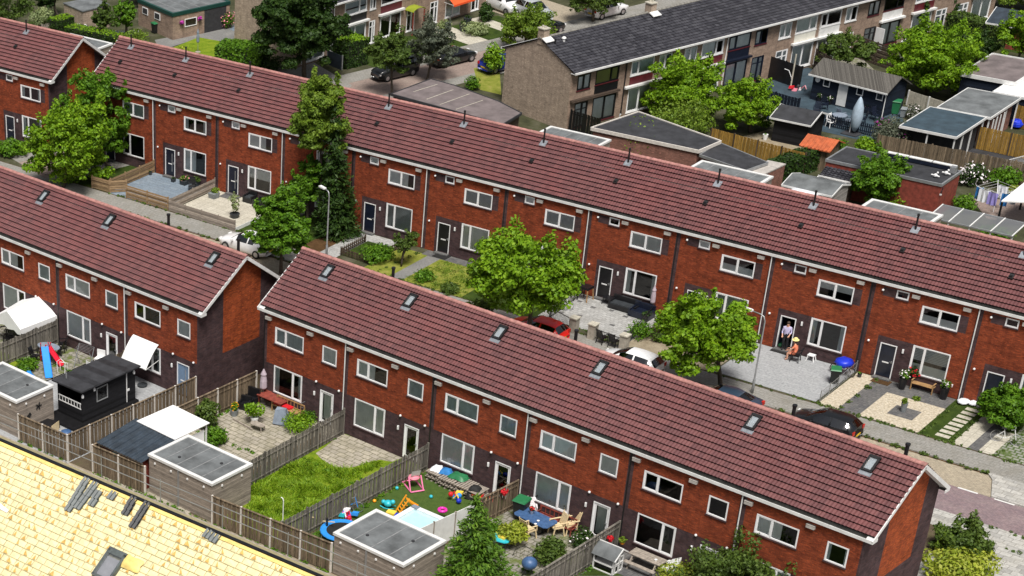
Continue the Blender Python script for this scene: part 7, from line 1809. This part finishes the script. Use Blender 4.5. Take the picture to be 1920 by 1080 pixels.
# top right blue roof shed
T=gable_shed('red shed with blue corrugated roof at the top right corner',FB,38.4,67.9,43.5,71.0,2.1,2.9,'red_wood','corrugated_blue','x',.3,trim='white_trim')
T=thing('covered_heater','tall white covered object among the top right hedges','cover',at(FB,1808,35));b=MB();b.tube([(0,0,0),(.1,0,2.2)],[.28,.32],8);b.obj('cover','white_cloth',T)
# ---- top left ----
T=flatbox('brown brick garage with dark green fascia and grey roof',FE,-11.9,41.0,-5.4,47.2,2.45,'brick_brown','bitumen','fascia_green','garage','garage',tw=.25,th=.22)
q=MB();q.box((3.6,-.01,0),(6.1,.004,2.2));q.obj('opening_shade','room_dark',T)  # dark panel on the solid wall, painting the shade inside the open carport
shedwin(T,'f',6.5,6.2,1.35,1.0,1.35,.75)
for y in(2.2,4.4):
    b=MB();b.box((-.05,y,1.35),(-.002,y+1.0,2.0));o=b.obj('window','white_frame',T);b=MB();b.add([(-.056,y+.08,1.42),(-.056,y+.92,1.42),(-.056,y+.92,1.93),(-.056,y+.08,1.93)],[(3,2,1,0)]);b.obj('pane','room_dark',o)
for x in(.95,3.0):b=MB();b.lathe([(.1,0),(.14,.15)],(x,-.15,1.35),8);o=b.obj('hanging_basket','dark_planter',T);foliage('flowers','petal_purple',[(x,-.15,1.55,.22,.2,.18)],80,.1,T)
bin_('black wheelie bin at the brown garage wall',at(FE,291,62),FE.a,'bin_green')
polybox('small pale garden shed with grey blue roof at the top left',FE,[(118,5),(155,21),(206,8),(175,-6)],2.2,'brick_pale','bitumen',None)
polybox('pale rendered outbuilding beside the big dark tree',FE,R4(-5.9,35.6,-2.0,39.0),2.9,'brick_pale','bitumen','grey_metal',local=True)
shrub('pink flowering bush at the brown garage opening',(426,52),(410,20,440,55),'leaf_green',500,.17,flowers='petal_pink',nf=140)
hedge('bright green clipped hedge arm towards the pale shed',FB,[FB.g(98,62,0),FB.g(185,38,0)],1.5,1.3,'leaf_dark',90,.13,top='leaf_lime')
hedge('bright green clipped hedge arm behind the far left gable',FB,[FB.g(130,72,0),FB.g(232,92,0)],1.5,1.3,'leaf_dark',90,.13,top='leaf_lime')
fence('grey picket fence before the bright hedge',FB,[FB.g(78,46,.9),FB.g(150,28,.9)],.9,'grey_wood','grey_wood','picket',2.0,bw=.09,gap=.08)
T=thing('cold_frame','pale glass cold frame leaning in the top left garden','cold frame',at(FB,222,70),.1);b=MB();b.add([(-1.9,-.4,.1),(1.9,.3,.5),(1.9,.9,.7),(-1.9,.3,.2)],[(0,1,2,3)]);b.obj('pane','clear_sheet',T);b=MB();b.bar((-1.9,-.4,.1),(1.9,.3,.5),.06);b.bar((-1.9,.3,.2),(1.9,.9,.7),.06);b.bar((1.9,.3,.5),(1.9,.9,.7),.06);b.obj('frame','white_trim',T)
T=thing('hoop','white curved hoop beside the dark hedge','hoop',at(FB,150,62));b=MB();b.tube([(-.9,0,.2),(-.6,.2,.7),(.2,.3,.9),(.9,.2,.8)],.05,6);b.obj('pipe','white_plastic',T)
T=closed_parasol('slim green closed parasol on the bright lawn',at(FB,371,98),2.2,'grey_cover',.14)
hedge('big clipped round hedge block beside the bright lawn',FB,[FB.g(412,122,0),FB.g(496,130,0)],2.6,2.1,'leaf_green',110,.16)
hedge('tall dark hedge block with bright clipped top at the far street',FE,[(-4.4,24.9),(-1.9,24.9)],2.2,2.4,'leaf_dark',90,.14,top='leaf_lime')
fence('blue grey board gate on the tall dark hedge',FE,[(-4.75,26.1),(-4.75,23.9)],1.3,'corrugated_blue','grey_metal','solid',2.2)
T=thing('scooter','black motor scooter on the pale terrace','scooter',at(FB,458,50),.5)
for x in(-.6,.6):b=MB();b.tube([(x+.25*math.cos(k*.45),0,.27+.25*math.sin(k*.45)) for k in range(15)],.06,6);b.obj('wheel','rubber',T)
b=MB();b.ball((.3,0,.6),.36,0,8,6,.6);b.bar((-.6,0,.3),(-.4,0,1.0),.1);b.bar((-.4,0,.3),(.3,0,.35),.2);b.obj('body','black_paint',T);b=MB();b.bar((-.42,-.35,1.05),(-.42,.35,1.05),.05);b.obj('handlebar','grey_metal',T)
# cars in the far streets
def carE(label,px,py,H,mat,kind,y,rz=0,L=4.3):
    x,_=FE.g(px,py,H);return car(label,FE.w(x,y,.01),FE.a+rz,mat,L=L,H=H,kind=kind)
carE('black saloon parked in the brown paved street',845,86,1.44,'car_black','sedan',19.6,math.pi,4.6)
carE('black people carrier under the far street trees',750,112,1.7,'car_black','suv',19.6,0,4.4)
carE('dark blue car half hidden by the brown gable',978,112,1.5,'car_blue','hatch',15.6,math.pi,4.1)
carE('dark car behind the olive tree at the brown ridge',1040,40,1.45,'car_black','hatch',21.2,math.pi,4.1)
carE('silver blue car on the sandy driveway',1012,5,1.6,'car_silver','suv',25.6,1.5,4.4)
carE('white car behind the bushes at the brown ridge',1180,12,1.5,'car_white','hatch',22.0,math.pi,4.2)
carE('white van cut by the top picture edge',985,-6,1.9,'car_white','suv',29.5,1.5,4.8)
# ---- trees and shrubs ----
tree('very large dark green tree between garage and street',(572,150),(484,-42,650,146),'leaf_dark',17000,.3,40,tr=.22,seed=41)
tree('thin street tree with leaning trunk behind the front ridge',(735,178),(690,60,772,150),'leaf_mid',2600,.22,20,seed=42,tr=.09)
tree('greyish street tree beside the brown street',(800,150),(765,38,860,142),'leaf_grey',4000,.2,24,seed=43,tr=.1)
tree('olive green tree in front of the brown ridge',(985,92),(928,16,1042,92),'leaf_olive',4200,.22,24,seed=44)
tree('green tree right of the silver car at the top edge',(1112,40),(1062,-40,1162,36),'leaf_mid',3600,.22,22,seed=45)
shrub('bright bushy shrub beside the blue car',(925,140),(904,82,945,135),'leaf_lime',800,.2)
shrub('pale yellow green bush in the far front garden',(832,58),(818,38,848,62),'leaf_pale',600,.17)
shrub('wide pale bush beside the far street planters',(895,64),(868,44,918,70),'leaf_pale',800,.17)
shrub('dark shrub next to the orange awning',(905,40),(895,12,925,48),'leaf_dark',700,.2)
shrub('small bush on the corner lawn by the carport',(885,168),(872,142,900,172),'leaf_green',400,.16)
for px,py,l in((868,58,'large dark planter in front of the far house'),(876,47,'second dark planter behind the first')):potplant(l,at(FB,px,py),.4,.7,'dark_planter','leaf_dark',.3,.2,n=60)
tree('large lime green tree beside the second brown house',(1290,222),(1212,112,1352,238),'leaf_lime',7000,.24,30,seed=46)
tree('lime green tree right of the large one before the yellow fence',(1408,248),(1345,156,1462,254),'leaf_lime',5000,.24,26,seed=47)
shrub('feathery yellow green shrub in front of the lime trees',(1285,252),(1215,188,1345,256),'leaf_olive',2200,.2,name='bush',cat='bush')
tree('small dark leafed tree behind the thatched navy house',(1590,135),(1538,68,1632,130),'leaf_mid',3000,.22,20,seed=48,tr=.07)
tree('big lime green tree on the right among the roofs',(1735,178),(1662,52,1832,178),'leaf_lime',8500,.25,32,seed=49)
shrub('yellow green bush at the foot of the big right tree',(1815,178),(1780,148,1850,186),'leaf_olive',900,.2)
shrub('grey green feathery bush behind the long black roof',(1670,285),(1636,222,1708,292),'leaf_grey',2200,.17,name='bush',cat='bush',flowers='petal_purple',nf=30)
shrub('bright green bush left of the grey feathery bush',(1625,290),(1600,255,1650,290),'leaf_lime',800,.18)
tree('bushy green tree in front of the long black roof',(1640,385),(1588,288,1702,388),'leaf_green',4600,.22,26,'bush','bush',multi=3,tr=.05,seed=50)
shrub('small bright bush before the storage box ridge',(1690,390),(1668,358,1712,392),'leaf_lime',600,.17)
shrub('small green tree top showing above the roof ridge',(1868,452),(1838,418,1892,455),'leaf_green',600,.18)
shrub('white hydrangea bush beside the red shed wall',(1825,345),(1798,308,1848,352),'leaf_dark',900,.17,flowers='petal_white',nf=260)
shrub('dark green bush before the brown board fence',(1880,348),(1855,310,1918,352),'leaf_green',1000,.17)
shrub('climbing bush on the brown board fence',(1838,318),(1822,290,1860,322),'leaf_mid',600,.16)
shrub('ground plants left of the laundry',(1800,395),(1785,362,1830,398),'leaf_green',500,.16)
shrub('yellow leaved plant right of the laundry',(1903,365),(1888,345,1915,368),'leaf_yellow',300,.15)
shrub('bright hedge bush along the orange roofed hut',(1550,300),(1532,268,1590,318),'leaf_green',1000,.17)
hedge('dark hedge running behind the grey felt shed',FB,[FB.g(1440,345,0),FB.g(1555,300,0)],1.4,1.6,'leaf_dark',90,.15)
hedge('long dark hedge at the top right gardens',FB,[FB.g(1780,62,0),FB.g(1880,92,0)],1.6,1.9,'leaf_mid',80,.15)
for i,(b_,x,m,l) in enumerate((((1700,62),(1652,-25,1745,52),'leaf_dark','dark dense tree at the top right behind the brown row'),((1755,50),(1728,-20,1795,45),'leaf_dark','second dark tree beside the white covered object'),((1905,125),(1872,28,1965,118),'leaf_lime','bright lime tree at the right picture edge'),((1830,118),(1800,66,1868,112),'leaf_dark','dark tree behind the flat grey garage'),((1895,20),(1860,-40,1960,12),'leaf_olive','olive tree at the top right corner'),((1800,18),(1770,-40,1850,12),'leaf_dark','dark tree at the top edge near the blue roof'))):
    tree(l,b_,x,m,3200,.23,20,seed=60+i)
for i,(b_,x,m,l) in enumerate((((30,78),(-40,-40,66,72),'leaf_mid','large green tree at the top left corner'),((110,30),(62,-45,122,28),'leaf_dark','dark tree behind the pale flowering bush'),((195,75),(172,8,218,60),'leaf_mid','round dark green tree left of the brown garage'),((238,70),(212,4,258,56),'leaf_green','bright leaved tree beside the brown garage wall'),((270,8),(225,-50,300,0),'leaf_dark','dark tree top behind the brown garage roof'))):
    tree(l,b_,x,m,2600,.23,18,seed=80+i)
shrub('pale flowering bush at the top left',(78,52),(55,14,100,48),'leaf_pale',900,.19)
shrub('yellow green fern bush behind the ridge end',(262,92),(222,56,280,84),'leaf_olive',700,.18)
shrub('dark low bushes beside the bright lawn edge',(505,132),(470,105,535,140),'leaf_dark',700,.19)
shrub('yellow flowering plants at the lawn front',(340,104),(322,86,360,108),'leaf_yellow',300,.15)
shrub('wild green strip behind the ridge near the pink wall',(1230,300),(1140,285,1290,312),'leaf_olive',700,.16)

# ================= light, sky, camera =================
W=bpy.data.worlds.new('World');SC.world=W;W.use_nodes=True;nt=W.node_tree
bg=nt.nodes['Background'];sky=nt.nodes.new('ShaderNodeTexSky');sky.sky_type='NISHITA';sky.sun_disc=False
SE,SA=math.radians(62),math.radians(134)
sky.sun_elevation=SE;sky.sun_rotation=SA;sky.air_density=1.0;sky.dust_density=4.0;sky.ozone_density=1.0;sky.altitude=0
hs=nt.nodes.new('ShaderNodeHueSaturation');hs.inputs['Saturation'].default_value=.45
nt.links.new(sky.outputs[0],hs.inputs['Color']);nt.links.new(hs.outputs[0],bg.inputs[0]);bg.inputs[1].default_value=.06
sl=bpy.data.lights.new('sun','SUN');sl.energy=3.4;sl.angle=math.radians(20);sl.color=(1,.96,.9)
so=bpy.data.objects.new('sun',sl);COL.objects.link(so)
sd=Vector((math.cos(SE)*math.sin(SA),math.cos(SE)*math.cos(SA),math.sin(SE)))
so.rotation_euler=sd.to_track_quat('Z','Y').to_euler();so.location=(0,0,80)
cd=bpy.data.cameras.new('camera');co=bpy.data.objects.new('camera',cd);COL.objects.link(co)
cd.sensor_width=36;cd.sensor_fit='HORIZONTAL';cd.lens=F*36/1920;cd.shift_x=(960-PPX)/1920;cd.shift_y=(PPY-540)/1920
r,u,f=[Vector(x) for x in RM]
mw=Matrix(((r.x,u.x,-f.x,CP[0]),(r.y,u.y,-f.y,CP[1]),(r.z,u.z,-f.z,CP[2]),(0,0,0,1)))
co.matrix_world=mw;cd.clip_end=2000;cd.clip_start=1;SC.camera=co
SC.render.resolution_x=1024;SC.render.resolution_y=576
vs=SC.view_settings;vs.view_transform='Standard';vs.look='None';vs.exposure=.4;vs.gamma=1;vs.use_curve_mapping=False
SC.render.engine='CYCLES';SC.cycles.max_bounces=6;SC.cycles.transparent_max_bounces=12
